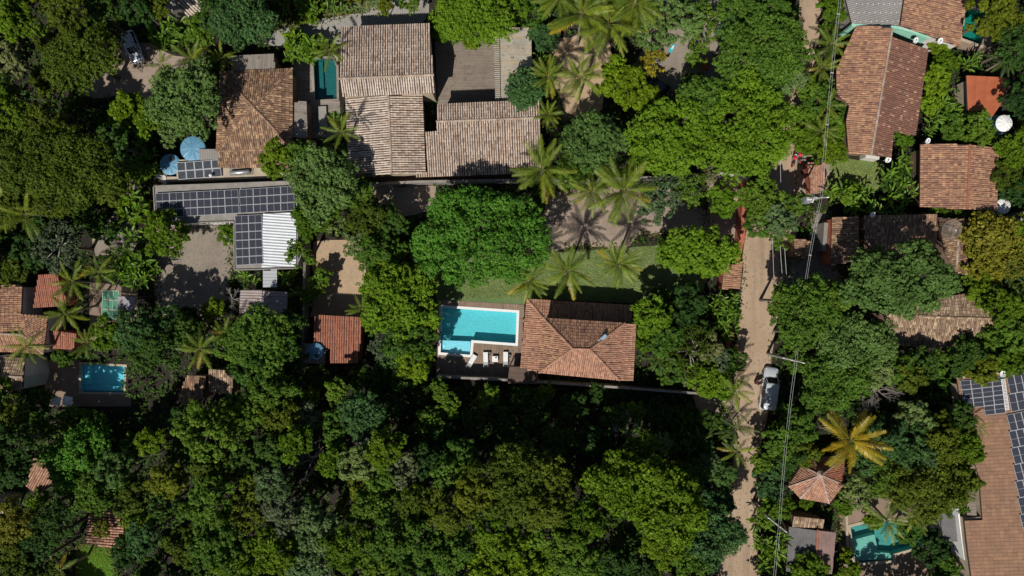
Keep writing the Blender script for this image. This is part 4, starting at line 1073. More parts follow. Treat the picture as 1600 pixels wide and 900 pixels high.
def dish(label, px, py, h, r, tilt=(0.35, 0.3), mesh=False, mast=1.0, name='satellite_dish'):
    c = P(px, py, h)
    root = thing(name, (c.x, c.y, h-mast), label, 'satellite dish', 'satellite dishes')
    mb = MB(); n = 24
    prof = [(r*t_/6, 0.32*r*(t_/6)**2) for t_ in range(1, 7)]
    R = Euler((tilt[0], tilt[1], 0)).to_matrix()
    ribs = MB()
    def tr(v): return R @ Vector(v) + Vector((0, 0, mast))
    if not mesh:
        bb = MB(); bb.lathe([(0.001, 0)]+prof, n); bb.lathe([(prof[-1][0], prof[-1][1]), (prof[-1][0]*1.02, prof[-1][1]-0.03), (0.001, -0.04)], n)
        bb.v = [tuple(tr(v)) for v in bb.v]; bb.build('bowl', M['white'], root, local=True, smooth=False)
    else:
        bb = MB()
        for k in range(18):
            a = 2*math.pi*k/18
            bb.tube([tr((q[0]*math.cos(a), q[0]*math.sin(a), q[1])) for q in [(0.03, 0)]+prof], 0.016, 4)
        bb.build('rib', M['wood_tan'], root, local=True)
        g = MB()
        for q in range(24):
            rr = r*(q+1)/24; z = 0.32*r*((q+1)/24)**2
            g.tube([tr((rr*math.cos(a*math.pi/12), rr*math.sin(a*math.pi/12), z)) for a in range(25)], 0.014 if q < 23 else 0.03, 3, cap=False)
        g.build('mesh_screen', M['wood_tan'], root, local=True)
    f = MB(); foc = tr((0, 0, r*0.8))
    for a in ((0.5, 2.6, 4.7) if mesh else (4.7,)):
        f.tube([tr((r*0.95*math.cos(a), r*0.95*math.sin(a), 0.3*r)), foc], 0.025, 5)
    f.build('feed_arm', M['steel'], root, local=True)
    f = MB(); f.box(foc, (0.12, 0.12, 0.2)); f.build('receiver', M['white'], root, local=True)
    f = MB(); f.tube([(0, 0, 0), (0, 0, mast)], 0.04, 8); f.build('mast', M['steel'], root, local=True)
    return root
dish('small white dish on the mint terrace above the long gable roof, left one', 1430, 63, 4.2, 0.36)
dish('small white dish on the mint terrace at the right, over leaves', 1468, 64, 4.2, 0.40)
dish('small white dish alone in the shade, lower right of the long gable roof', 1449, 220, 3.8, 0.36)
dish('oval white dish above the banana plants below the long gable roof', 1387, 249, 3.4, 0.40, (0.5, 0.1))
dish('faint bluish dish in the shade above the old brown roof', 1363, 335, 4.4, 0.36)
dish('large mesh satellite dish standing on the dark brown roof', 1483.5, 359, 4.9, 1.3, (0.15, 0.1), mesh=True)
dish('white dish on the top ridge of the flat-tiled roof between solar arrays', 1566, 584, 5.4, 0.42, (0.1, 0.1), mast=0.6)
for px, py, lb in [(1566, 193, None)]:
    pass

# sun loungers
def lounger_mesh():
    fr = MB()
    for s in (-0.31, 0.31): fr.bar((-0.95, s, 0.28), (0.95, s, 0.28), 0.05, 0.06)
    for x in (-0.9, -0.3, 0.3, 0.9): fr.bar((x, -0.28, 0.28), (x, 0.28, 0.28), 0.05, 0.04)
    lg = MB(); lg.box((0, 0, 0.14), (0.05, 0.05, 0.28))
    mt = MB(); mt.box((0.28, 0, 0.345), (1.28, 0.60, 0.07))
    for k in range(12): mt.box((-0.3+k*0.105, 0, 0.385), (0.085, 0.58, 0.014))
    bk = MB(); bk.bar((-0.36, 0, 0.36), (-0.92, 0, 0.72), 0.60, 0.06)
    hd = MB(); hd.bar((-0.80, 0, 0.695), (-0.95, 0, 0.79), 0.50, 0.08)
    return [('frame', fr, 'dark'), ('leg', lg, 'dark'), ('seat', mt, 'white'), ('backrest', bk, 'white'), ('headrest', hd, 'dark')]
LM = [(n_, mb_.mesh(n_, M[mt_])) for n_, mb_, mt_ in lounger_mesh()]
def lounger(px, py, ang, label):
    q = P(px, py, 0.05); root = thing('sun_lounger', (q.x, q.y, 0.055), label, 'sun lounger', 'sun loungers on the pool deck', rz=ang)
    for n_, me_ in LM:
        if n_ == 'leg':
            for sx in (-0.8, 0.8):
                for sy in (-0.29, 0.29): o = link('leg', me_, root); o.location = (sx, sy, 0)
        else: link(n_, me_, root)
lounger(737, 564, math.radians(59-180+180), 'white sun lounger turned askew, leftmost on the pool deck')
lounger(759, 561, math.radians(92), 'white sun lounger standing straight, left of the white side table')
lounger(790, 560.5, math.radians(90), 'white sun lounger nearest the pool house, right of the side table')
q = P(773.5, 560.5, 0.05); t = thing('side_table', (q.x, q.y, 0.055), 'square white side table between two sun loungers', 'table')
mb = MB(); mb.box((0,0,0.44), (0.75,0.75,0.04)); mb.build('table_top', M['white'], t, local=True)
for sx in (-0.32, 0.32):
    for sy in (-0.32, 0.32): mb = MB(); mb.box((sx,sy,0.21), (0.05,0.05,0.42)); mb.build('leg', M['white'], t, local=True)
q2 = P(775, 558.5, 0.5); t = thing('ashtray', (q2.x, q2.y, 0.516), 'small dark bowl on the white side table', 'bowl')
mb = MB(); mb.lathe([(0.001,0.01),(0.05,0.01),(0.09,0.06),(0.10,0.06),(0.06,0.0),(0.001,0.0)], 14); mb.build('bowl', M['dark'], t, local=True)
for px, py, an, lb in [(764.5, 552, 0.2, 'dark round parasol base above the middle sun lounger'), (795.5, 556, 0.1, 'dark round parasol base right of the last sun lounger')]:
    q = P(px, py, 0.05); t = thing('plant_pot', (q.x, q.y, 0.055), lb, 'pot')
    mb = MB(); mb.lathe([(0.001,0),(0.14,0),(0.2,0.35),(0.22,0.36),(0.17,0.34),(0.001,0.3)], 16); mb.build('pot', M['dark'], t, local=True)
# white parasols in the shade of the left patio
for px, py, lb in [(86, 627, 'white square parasol, left one below the blue pool patio'), (104, 627, 'white square parasol, right one below the blue pool patio')]:
    q = P(px, py, 2.3); t = thing('parasol', (q.x, q.y, 0.03), lb, 'parasol', 'white parasols')
    mb = MB(); R_ = 0.85
    vs = [(0,0,2.55)]; 
    for k in range(4):
        a = k*math.pi/2+0.6; vs.append((R_*math.cos(a), R_*math.sin(a), 2.1))
    mb.add(vs, [(0,1,2),(0,2,3),(0,3,4),(0,4,1)]); mb.build('canopy', M['white'], t, local=True)
    for k in range(4):
        mb = MB(); v = Vector(vs[k+1]); mb.tube([(0,0,2.5), v-Vector((0,0,0.03))], 0.015, 4); mb.build('rib', M['steel'], t, local=True)
    mb = MB(); mb.tube([(0,0,0),(0,0,2.52)], 0.03, 8); mb.build('pole', M['steel'], t, local=True)
# green glazed canopy by the left patio
t = thing('glazed_canopy', P(172,476,0), 'green translucent glazed canopy left of the grey shade cloth', 'canopy')
cp = [(161,453),(186,455),(184,500),(159,498)]
for i in range(3):
    for j in range(3):
        def bl(u, v): 
            a = [cp[0][k]*(1-u)+cp[1][k]*u for k in (0,1)]; b = [cp[3][k]*(1-u)+cp[2][k]*u for k in (0,1)]
            return (a[0]*(1-v)+b[0]*v, a[1]*(1-v)+b[1]*v)
        e = 0.03; mb = MB()
        mb.prism([P(*bl(i/3+e, j/3+e), 2.7), P(*bl((i+1)/3-e, j/3+e), 2.7), P(*bl((i+1)/3-e, (j+1)/3-e), 2.7), P(*bl(i/3+e, (j+1)/3-e), 2.7)], 2.69, 2.71)
        mb.build('glass_pane', M['green_glass'], t)
mb = MB()
for i in range(4): mb.bar(P(*bl(i/3, 0), 2.7), P(*bl(i/3, 1), 2.7), 0.06, 0.08); mb.bar(P(*bl(0, i/3), 2.64), P(*bl(1, i/3), 2.64), 0.06, 0.05)
mb.build('frame', M['mint'], t)
for px, py in cp:
    q = P(px, py, 2.6); mb = MB(); mb.box((q.x, q.y, 1.3), (0.1,0.1,2.6)); mb.build('post', M['mint'], t)
BARE.append(cp)
t = thing('shade_cloth', P(197,479,0), 'grey rectangular shade cloth right of the green glazed canopy', 'shade cloth')
mb = MB(); nx, ny = 8, 8; c4 = [(184,463),(212,464),(208,496),(184,492)]
for j in range(ny+1):
    for i in range(nx+1):
        u, v = i/nx, j/ny
        a = [c4[0][k]*(1-u)+c4[1][k]*u for k in (0,1)]; b = [c4[3][k]*(1-u)+c4[2][k]*u for k in (0,1)]
        mb.v.append(tuple(P(a[0]*(1-v)+b[0]*v, a[1]*(1-v)+b[1]*v, 2.9-0.25*math.sin(u*math.pi)*math.sin(v*math.pi))))
for j in range(ny):
    for i in range(nx): q = j*(nx+1)+i; mb.f.append((q, q+nx+1, q+nx+2, q+1)); mb.m.append(0)
mb.build('cloth', plain('grey_cloth', (0.30,0.28,0.31), 0.9, 0.15), t, smooth=True)
for px, py in c4:
    q = P(px, py, 2.9); mb = MB(); mb.tube([(q.x,q.y,0),(q.x,q.y,2.9)], 0.04, 6); mb.build('post', M['steel'], t)
# turquoise kayak-like board, red bin in the north yard
q = P(1050.5, 75, 0.2); t = thing('paddle_board', (q.x, q.y, 0.05), 'small turquoise board lying in the yard under thin trees', 'board', rz=math.radians(62))
mb = MB(); vs = []
for k in range(20):
    a = 2*math.pi*k/20; vs.append(Vector((0.62*math.cos(a), 0.22*math.sin(a)*(1-0.25*math.cos(a)), 0)))
mb.prism(vs, 0.0, 0.12); mb.build('hull', M['turq'], t, local=True)
mb = MB(); mb.box((0.1,0,0.13),(0.5,0.16,0.02)); mb.build('deck_pad', M['white'], t, local=True)
q = P(1103, 100, 0.6); t = thing('storage_chest', (q.x, q.y, 0.0), 'orange-red storage chest standing at the shaded yard edge', 'chest', rz=0.05)
mb = MB(); mb.box((0,0,0.35),(0.7,1.3,0.7)); mb.build('body', M['orange_sheet'], t, local=True)
mb = MB(); mb.box((0,0,0.74),(0.78,1.38,0.08)); mb.build('lid', M['orange_sheet'], t, local=True)
mb = MB(); mb.box((-0.42,0,0.6),(0.04,0.25,0.05)); mb.build('handle', M['dark'], t, local=True)
q = P(1393, 272, 0.02)
t = thing('drain_cover', (P(1298,271).x, P(1298,271).y, 0.016), 'square drain cover on the earth beside the east lawn', 'drain cover')
mb = MB(); mb.box((0,0,0.02),(0.62,0.62,0.04)); mb.build('frame', M['cream_wall'], t, local=True)
mb = MB(); mb.box((0,0,0.045),(0.44,0.44,0.02)); mb.build('grate', M['conc_dark'], t, local=True)

# ---------------- vehicles
def car(name, label, px, py, ang, length, width, height, paint, van=False, z=0.016, door_open=False):
    """nose towards +x"""
    q = P(px, py, height*0.6); root = thing(name, (q.x, q.y, z), label, 'van' if van else 'car', rz=ang)
    Lh = length/2; Wd = width/2
    if van: st = [(-1.0,0.80,0.55,0.30),(-0.97,0.93,0.95,0.24),(-0.6,0.99,1.0,0.22),(0.0,1.0,1.0,0.22),(0.45,1.0,0.98,0.22),(0.62,0.98,0.93,0.22),(0.85,0.93,0.78,0.24),(0.96,0.80,0.62,0.28),(1.0,0.60,0.5,0.34)]; belt = 1.02
    else: st = [(-1.0,0.70,0.62,0.36),(-0.95,0.88,0.90,0.28),(-0.6,0.98,0.96,0.22),(0.0,1.0,0.98,0.22),(0.35,1.0,0.98,0.22),(0.55,0.98,0.94,0.22),(0.82,0.92,0.80,0.24),(0.95,0.78,0.66,0.28),(1.0,0.58,0.52,0.36)]; belt = 0.95
    mb = MB(); ring = 14
    for x, w, zt, zb in st:
        zt = zt*belt; zb_ = zb
        pr = [(-0.80,0),(-0.97,0.10),(-1.0,0.45),(-0.97,0.78),(-0.86,0.95),(-0.55,1.0),(-0.2,1.02),(0.2,1.02),(0.55,1.0),(0.86,0.95),(0.97,0.78),(1.0,0.45),(0.97,0.10),(0.80,0)]
        for yy, zz in pr: mb.v.append((x*Lh, yy*w*Wd, zb_+(zt-zb_)*zz))
    ns = len(st)
    for i in range(ns-1):
        for k in range(ring): a = i*ring+k; b = i*ring+(k+1)%ring; mb.f.append((a, b, b+ring, a+ring)); mb.m.append(0)
    mb.f.append(tuple(range(ring-1, -1, -1))); mb.m.append(0); mb.f.append(tuple((ns-1)*ring+k for k in range(ring))); mb.m.append(0)
    body = mb.build('body', M[paint], root, local=True, smooth=True)
    # cabin: glass house and roof panel
    if van: xb, xf, tb, tf = -0.96, 0.52, -0.90, 0.26
    else: xb, xf, tb, tf = -0.86, 0.42, -0.66, 0.12
    zb, zt = belt*0.95, height
    w0, w1 = Wd*0.93, Wd*0.78
    g = MB()
    base = [(xb*Lh,-w0*0.72),(xb*Lh,w0*0.72),(xb*Lh+0.22,w0*0.98),(xf*Lh-0.3,w0),(xf*Lh,w0*0.8),(xf*Lh+0.12,0),(xf*Lh,-w0*0.8),(xf*Lh-0.3,-w0),(xb*Lh+0.22,-w0*0.98)]
    top = [(tb*Lh,-w1*0.72),(tb*Lh,w1*0.72),(tb*Lh+0.2,w1*0.98),(tf*Lh-0.1,w1),(tf*Lh,w1*0.8),(tf*Lh+0.06,0),(tf*Lh,-w1*0.8),(tf*Lh-0.1,-w1),(tb*Lh+0.2,-w1*0.98)]
    n = len(base)
    g.v = [(x, y, zb) for x, y in base]+[(x, y, zt-0.07) for x, y in top]
    g.f = [(i, (i+1) % n, n+(i+1) % n, n+i) for i in range(n)]+[tuple(range(n, 2*n))]; g.m = [0]*len(g.f)
    if g.v: g.build('window_glass', M['glass'], root, local=True)
    rf = MB(); lay = []
    for k_, (s_, zz) in enumerate([(1.04, zt-0.13), (1.01, zt-0.07), (0.93, zt-0.01), (0.74, zt+0.035), (0.4, zt+0.055)]):
        cx = (tb+tf)/2*Lh
        lay.append([(cx+(x-cx)*s_, y*s_, zz) for x, y in top])
    for l in lay: rf.v += l
    for k_ in range(4):
        for i in range(n): rf.f.append((k_*n+i, k_*n+(i+1) % n, (k_+1)*n+(i+1) % n, (k_+1)*n+i)); rf.m.append(0)
    rf.f.append(tuple(4*n+i for i in range(n))); rf.m.append(0)
    rf.build('roof_panel', M[paint], root, local=True, smooth=True)
    pl_ = MB()   # pillars
    for i in (0, 1, 3, 4, 6, 7):
        pl_.tube([Vector(g.v[i])*1.0, Vector(g.v[n+i])], 0.05, 6)
    for xx in ((-0.35, 0.05) if not van else (-0.45, -0.05)):
        for s_ in (-1, 1): pl_.tube([(xx*Lh, s_*w0*1.0, zb), (xx*Lh, s_*w1*1.01, zt-0.08)], 0.04, 6)
    pl_.build('pillar', M[paint], root, local=True)
    for sx in (-0.62, 0.64):
        for sy in (-1, 1):
            w_ = MB(); R = 0.33
            c = Vector((sx*Lh, sy*(Wd-0.10), R))
            for yy, rr in ((-0.11, R*0.9), (-0.09, R), (0.09, R), (0.11, R*0.9)):
                for k in range(18): a = 2*math.pi*k/18; w_.v.append((c.x+rr*math.cos(a), c.y+yy, c.z+rr*math.sin(a)))
            for i in range(3):
                for k in range(18): w_.f.append((i*18+k, i*18+(k+1)%18, (i+1)*18+(k+1)%18, (i+1)*18+k)); w_.m.append(0)
            w_.f.append(tuple(range(18))); w_.m.append(0); w_.f.append(tuple(54+k for k in range(18))); w_.m.append(0)
            wo_ = w_.build('wheel', M['rubber'], root, local=True)
            rm = MB(); rm.tube([c+Vector((0, sy*0.10, 0)), c+Vector((0, sy*0.125, 0))], [R*0.6, R*0.55], 12); rm.build('rim', M['steel'], wo_, local=True)
    for sy in (-1, 1):
        h_ = MB(); h_.bar((0.93*Lh, sy*Wd*0.60, belt*0.60), (0.88*Lh, sy*Wd*0.80, belt*0.66), 0.14, 0.14); h_.build('headlight', M['lamp'], root, local=True)
        h_ = MB(); h_.box((-0.965*Lh, sy*Wd*0.76, belt*0.75), (0.06, 0.16, 0.26)); h_.build('tail_light', M['red_paint'], root, local=True)
        h_ = MB(); h_.bar((xf*Lh-0.25, sy*Wd*0.95, zb+0.03), (xf*Lh-0.22, sy*(Wd+0.17), zb+0.06), 0.12, 0.16); h_.build('mirror', M[paint] , root, local=True)
    bl_ = MB(); bl_.box((0.975*Lh, 0, 0.42), (0.06, Wd*0.9, 0.16)); bl_.build('grille', M['dark'], root, local=True)
    wp_ = MB(); wp_.bar((xf*Lh+0.1, -0.1, zb+0.03), (xf*Lh-0.02, -0.6, zb+0.14), 0.02, 0.02); wp_.bar((xf*Lh+0.1, 0.45, zb+0.03), (xf*Lh+0.03, -0.05, zb+0.1), 0.02, 0.02); wp_.build('wiper', M['dark'], root, local=True)
    if not van:
        rr_ = MB()
        for s_ in (-1, 1): rr_.tube([(tb*Lh+0.2, s_*w1*0.86, zt+0.05), (tf*Lh-0.15, s_*w1*0.86, zt+0.05)], 0.02, 6)
        rr_.build('roof_rail', M['dark'], root, local=True)
    if door_open:
        d = MB(); hinge = Vector((0.30*Lh, Wd*0.98, 0)); dirv = Vector((-math.cos(1.0), math.sin(1.0), 0)); e = hinge+dirv*1.05
        d.bar(hinge+Vector((0,0,0.68)), e+Vector((0,0,0.68)), 0.09, 0.75); dd = d.build('door', M[paint], root, local=True)
        d = MB(); d.bar(hinge+Vector((0,0,1.28))+dirv*0.15, e+Vector((0,0,1.28))-dirv*0.08, 0.03, 0.42); d.build('window_pane', M['glass'], dd, local=True)
    return root
# van nose up the lane; silver car nose down
car('parked_van', 'silver-white van parked with its driver door open beside the dirt lane', 1204, 608, math.radians(82), 5.6, 2.05, 1.85, 'car_silver', van=True, door_open=True)
car('parked_car', 'silver car with a bright bonnet parked in a clearing, top left', 205.5, 72, math.radians(-69), 4.3, 1.78, 1.5, 'car_silver')
# half-hidden dark pickup in the shaded north yard
car('parked_car', 'dark car in deep shade between the two bright spreading trees', 1024, 132, math.radians(150), 4.3, 1.75, 1.5, 'car_grey')

# motorcycles
def moto(label, px, py, ang):
    q = P(px, py, 0.6); root = thing('motorcycle', (q.x, q.y, 0.016), label, 'motorcycle', 'red motorcycles at the lane', rz=ang)
    for x in (-0.65, 0.65):
        w = MB(); n = 20; R = 0.28
        for j in range(n):
            a = 2*math.pi*j/n
            for k in range(6):
                b = 2*math.pi*k/6; rr = R+0.055*math.cos(b); w.v.append((x+rr*math.cos(a), 0.06*math.sin(b), 0.335+rr*math.sin(a)))
        for j in range(n):
            for k in range(6): w.f.append((j*6+k, j*6+(k+1)%6, ((j+1)%n)*6+(k+1)%6, ((j+1)%n)*6+k)); w.m.append(0)
        wo_ = w.build('wheel', M['rubber'], root, local=True, smooth=True)
        s_ = MB()
        for k in range(6): a = math.pi*k/6; s_.bar((x-0.25*math.cos(a), 0, 0.335-0.25*math.sin(a)), (x+0.25*math.cos(a), 0, 0.335+0.25*math.sin(a)), 0.02, 0.02, up=Vector((0,1,0)))
        s_.build('rim', M['steel'], wo_, local=True)
    f = MB(); f.tube([(-0.95,0,0.72),(-0.75,0,0.78),(-0.4,0,0.72)], [0.06,0.13,0.16], 8); f.tube([(0.42,0,0.62),(0.66,0,0.70),(0.92,0,0.60)], [0.05,0.10,0.05], 8)
    f.build('mudguard', M['red_paint'], root, local=True, smooth=True)
    f = MB(); f.tube([(-0.12,0,0.82),(0.02,0,0.92),(0.22,0,0.95),(0.40,0,0.85)], [0.11,0.20,0.22,0.12], 10); f.build('fuel_tank', M['red_paint'], root, local=True, smooth=True)
    f = MB(); f.tube([(-0.78,0,0.86),(-0.55,0,0.86),(-0.2,0,0.80),(-0.08,0,0.82)], [0.08,0.14,0.15,0.10], 8); f.build('saddle', M['dark'], root, local=True, smooth=True)
    f = MB(); f.box((0.05,0,0.45),(0.45,0.28,0.35)); f.build('engine', M['steel'], root, local=True)
    f = MB(); 
    for s in (-0.08, 0.08): f.tube([(0.65,s,0.33),(0.42,s,1.0)], 0.03, 6)
    f.tube([(-0.6,0.1,0.33),(0.0,0.08,0.4),(0.4,0.03,0.9)], 0.03, 6); f.build('frame', M['dark'], root, local=True)
    f = MB(); f.tube([(0.28,-0.38,1.0),(0.40,-0.2,1.05),(0.42,0,1.02),(0.40,0.2,1.05),(0.28,0.38,1.0)], 0.02, 6); f.build('handlebar', M['steel'], root, local=True)
    f = MB(); f.box((0.54,0,0.92),(0.12,0.2,0.18)); f.build('headlight', M['lamp'], root, local=True)
    f = MB(); f.tube([(0.1,-0.16,0.3),(-0.5,-0.18,0.38),(-0.8,-0.2,0.45)], 0.045, 6); f.build('exhaust', M['steel'], root, local=True)
moto('red motorcycle parked at the lane, nearer the tree crown, left of the other one', 1240.5, 249, math.radians(80))
moto('red motorcycle parked at the lane, right one of the pair', 1248.5, 244, math.radians(96))

# person in red by the van door
def person(label, px, py, ang):
    q = P(px, py, 1.2); root = thing('person', (q.x, q.y, 0.016), label, 'person', rz=ang)
    def skinned(name, verts, edges, rad, mat, lv=1):
        me = bpy.data.meshes.new(name); me.from_pydata([tuple(v) for v in verts], edges, []); me.materials.append(mat)
        o = link(name, me, root); m_ = o.modifiers.new('skin', 'SKIN'); sv = me.skin_vertices[0].data
        for i, r in enumerate(rad): sv[i].radius = (r, r) if not isinstance(r, tuple) else r
        sv[0].use_root = True
        s_ = o.modifiers.new('sub', 'SUBSURF'); s_.levels = lv; s_.render_levels = lv
        return o
    V = [(0,0,0.95),(0,0,1.12),(0,0,1.32),(0,0,1.46),(0,0,1.54),(0.01,0,1.63),(0.015,0,1.72)]
    E = [(i, i+1) for i in range(6)]; R = [(0.14,0.12),(0.13,0.10),(0.16,0.11),(0.08,0.07),(0.055,0.055),(0.085,0.09),(0.07,0.08)]
    def chain(start, pts, rs):
        p = start
        for v, r in zip(pts, rs): V.append(v); R.append(r); E.append((p, len(V)-1)); p = len(V)-1
        return p
    for s in (-1, 1):
        chain(0, [(0,s*0.10,0.88),(0.04*s,s*0.11,0.50),(-0.03,s*0.11,0.10),(0.10,s*0.12,0.04),(0.17,s*0.12,0.03)], [0.095,0.065,0.045,0.045,0.03])
        w = chain(2, [(0,s*0.19,1.40),(0.06,s*0.25,1.14),(0.27,s*0.20,1.05),(0.34,s*0.19,1.05)], [0.06,0.045,0.032,0.03])
        for k, (dy, ln) in enumerate([(-0.035,0.07),(-0.012,0.085),(0.012,0.08),(0.033,0.06)]):
            chain(w, [(0.37,s*0.19+dy,1.045),(0.37+ln,s*0.19+dy*1.1,1.03)], [0.010,0.008])
        chain(w, [(0.34,s*0.19-s*0.045,1.055),(0.39,s*0.19-s*0.06,1.05)], [0.011,0.009])
    skinned('body', V, E, R, M['skin'])
    V2 = [(0,0,0.98),(0,0,1.14),(0,0,1.32),(0,0,1.44),(0,0.19,1.40),(0.045,0.24,1.22),(0,-0.19,1.40),(0.045,-0.24,1.22)]
    skinned('shirt', V2, [(0,1),(1,2),(2,3),(2,4),(4,5),(2,6),(6,7)], [(0.16,0.14),(0.15,0.12),(0.18,0.13),(0.09,0.08),0.075,0.065,0.075,0.065], M['redcloth'])
    V3 = [(0,0,0.97),(0,0.10,0.86),(0.02,0.11,0.50),(-0.02,0.11,0.14),(0,-0.10,0.86),(-0.02,-0.11,0.50),(-0.02,-0.11,0.14)]
    skinned('trousers', V3, [(0,1),(1,2),(2,3),(0,4),(4,5),(5,6)], [(0.155,0.13),0.11,0.08,0.065,0.11,0.08,0.065], M['jeans'])
    hb = MB(); hb.lathe([(0.001,0.12),(0.05,0.11),(0.09,0.06),(0.10,0.0),(0.09,-0.06)], 14, (-0.01,0,1.68)); hb.build('hair', M['hair'], root, local=True, smooth=True)
    fc = MB(); fc.box((0.105,0,1.655),(0.03,0.02,0.035)); fc.build('nose', M['skin'], root, local=True)
    fc = MB(); fc.box((0.10,0,1.61),(0.01,0.045,0.012)); fc.build('mouth', M['redcloth'], root, local=True)
    for s in (-1, 1):
        fc = MB(); fc.box((0.098,s*0.033,1.685),(0.01,0.022,0.012)); fc.build('eye', M['dark'], root, local=True)
        fc = MB(); fc.box((0.0,s*0.10,1.66),(0.03,0.015,0.055)); fc.build('ear', M['skin'], root, local=True)
person('person in a red top standing at the open van door', 1183.5, 599, math.radians(10))

# ---------------- power poles and cables
def arm_pole(label, px, py, h, arm_ang, arm_len, transformer=False):
    q = P(px, py, h); root = thing('power_pole', (q.x, q.y, 0), label, 'power pole', 'concrete power poles', rz=0)
    mb = MB(); mb.tube([(0,0,0),(0,0,h*0.5),(0,0,h+0.4)], [0.19,0.15,0.10], 10); mb.build('pole_shaft', M['pole'], root, local=True)
    d = Vector((math.cos(arm_ang), math.sin(arm_ang), 0))
    mb = MB(); mb.bar(-d*arm_len*0.62+Vector((0,0,h)), d*arm_len*0.38+Vector((0,0,h)), 0.11, 0.13)
    mb.bar(-d*0.7+Vector((0,0.02,h-0.1)), Vector((0,0.0,h-0.9)), 0.05, 0.05); mb.build('crossarm', M['pole'], root, local=True)
    for t_ in (-0.58, -0.2, 0.3, 0.36):
        mb = MB(); c = d*arm_len*t_; mb.lathe([(0.001,0.26),(0.05,0.24),(0.035,0.18),(0.065,0.14),(0.035,0.10),(0.07,0.06),(0.03,0.0)], 10, (c.x, c.y, h+0.08)); mb.build('insulator', M['white'], root, local=True)
    if transformer:
        c = Vector((-1.0, -0.2, h-1.6))
        mb = MB(); mb.lathe([(0.001,0),(0.36,0),(0.40,0.05),(0.40,0.95),(0.36,1.0),(0.001,1.02)], 20, c); mb.build('transformer', M['steel'], root, local=True)
        for k in range(3):
            mb = MB(); mb.lathe([(0.001,0.3),(0.06,0.28),(0.04,0.2),(0.08,0.15),(0.04,0.08),(0.07,0.0)], 8, c+Vector((-0.18+0.18*k, 0.05, 1.0))); mb.build('bushing', M['white'], root, local=True)
        mb = MB()
        for k in range(5): mb.box(c+Vector((-0.48, -0.3+0.15*k, 0.5)), (0.22, 0.03, 0.7))
        mb.build('cooling_fin', M['alu'], root, local=True)
        mb = MB(); mb.tube([c+Vector((0.4+0.0, 0.55, 0.9)), c+Vector((0.55,0.6,1.0)), c+Vector((0.6,0.3,1.05)), c+Vector((0.4,-0.3,1.0)), c+Vector((0.25,-0.2,0.95))], 0.06, 6); mb.build('switch_loop', M['white'], root, local=True)
        mb = MB(); mb.bar(c+Vector((0,0,-0.05)), Vector((0,0,h-1.65)), 0.1, 0.1); mb.build('bracket', M['steel'], root, local=True)
    return root
PH = 9.0
arm_pole('power pole with the round grey transformer beside the lane', 1281, 309, PH, math.radians(2), 2.6, True)
arm_pole('power pole with a long bare crossarm above the white van', 1243, 564, PH, math.radians(-14), 2.6)
arm_pole('power pole with a slanting crossarm above the dark grey sheet roof', 1217, 822, PH, math.radians(-38), 2.8)
def cables(label, ends, spread, n, sag, spacers=(), r=0.018, h=None, group='overhead cables', name='overhead_cable'):
    (ax, ay, az), (bx, by, bz) = ends
    A = P(ax, ay, az); B = P(bx, by, bz); root = thing(name, (A+B)/2, label, 'cable', group)
    side = (B-A).cross(Vector((0,0,1))).normalized()
    def pt(t_, s): 
        p = A+(B-A)*t_; return p+Vector((0,0,-4*sag*t_*(1-t_)))+side*s
    for k in range(n):
        s = (k-(n-1)/2)*spread
        mb = MB(); mb.tube([pt(i/24, s) for i in range(25)], r, 5); mb.build('wire', M['wire'], root)
    for t_ in spacers:
        mb = MB(); c = pt(t_, 0); w = spread*(n-1)
        mb.bar(pt(t_, -w/2-0.05), pt(t_, w/2+0.05), 0.10, 0.06); mb.build('spacer', M['alu'], root)
    return root
W_ = 9.15
cables('twin cable bundle from the top edge to the transformer pole', [(1316,-30,W_),(1283,309,W_)], 0.26, 2, 0.35, (0.15,0.42,0.66), r=0.011)
cables('twin cable bundle between the transformer pole and the pole above the van', [(1283,309,W_),(1244,564,W_)], 0.22, 2, 0.7, (0.35,), r=0.011)
cables('twin cable bundle from the pole above the van down to the slanting-arm pole', [(1244,564,W_),(1218,822,W_)], 0.24, 2, 0.5, (0.44,), r=0.011)
cables('twin cable bundle from the slanting-arm pole to the bottom edge', [(1218,822,W_),(1206,960,W_)], 0.24, 2, 0.2, r=0.011)
for i, (a, b, w_) in enumerate([((1207,372,6.5),(1212,486,6.2),'left'), ((1219,384,6.6),(1226,470,6.2),'middle'), ((1226,388,6.7),(1233,470,6.3),'right')]):
    cables('thin single wire over the lane shadow, %s of three' % w_, [a, b], 0.1, 1, 0.1, r=0.02, group='thin service wires')
cables('thin pale wire over the lane left of the gate roof', [(1220,225,6.5),(1220,285,6.5)], 0.1, 1, 0.1, r=0.02, group='thin service wires')

# ================================================================== VEGETATION
def quads_mesh(name, c, t, b, mat, fold=0.0, nrm=None):
    """kite-shaped leaves: centre c, half length vector t, half width vector b (n x 3 arrays)"""
    n = len(c)
    v = np.empty((n, 4, 3), np.float32)
    v[:, 0] = c - t; v[:, 1] = c + b - t*0.12; v[:, 2] = c + t; v[:, 3] = c - b - t*0.12
    if nrm is not None: v[:, 1] += nrm*fold; v[:, 3] += nrm*fold
    me = bpy.data.meshes.new(name)
    me.vertices.add(n*4); me.vertices.foreach_set('co', v.reshape(-1))
    me.loops.add(n*4); me.loops.foreach_set('vertex_index', np.arange(n*4, dtype=np.int32))
    me.polygons.add(n); me.polygons.foreach_set('loop_start', np.arange(0, n*4, 4, dtype=np.int32)); me.polygons.foreach_set('loop_total', np.full(n, 4, np.int32))
    me.materials.append(mat); me.update(calc_edges=True)
    return me
def unit(a): return a/np.maximum(np.linalg.norm(a, axis=-1, keepdims=True), 1e-6)

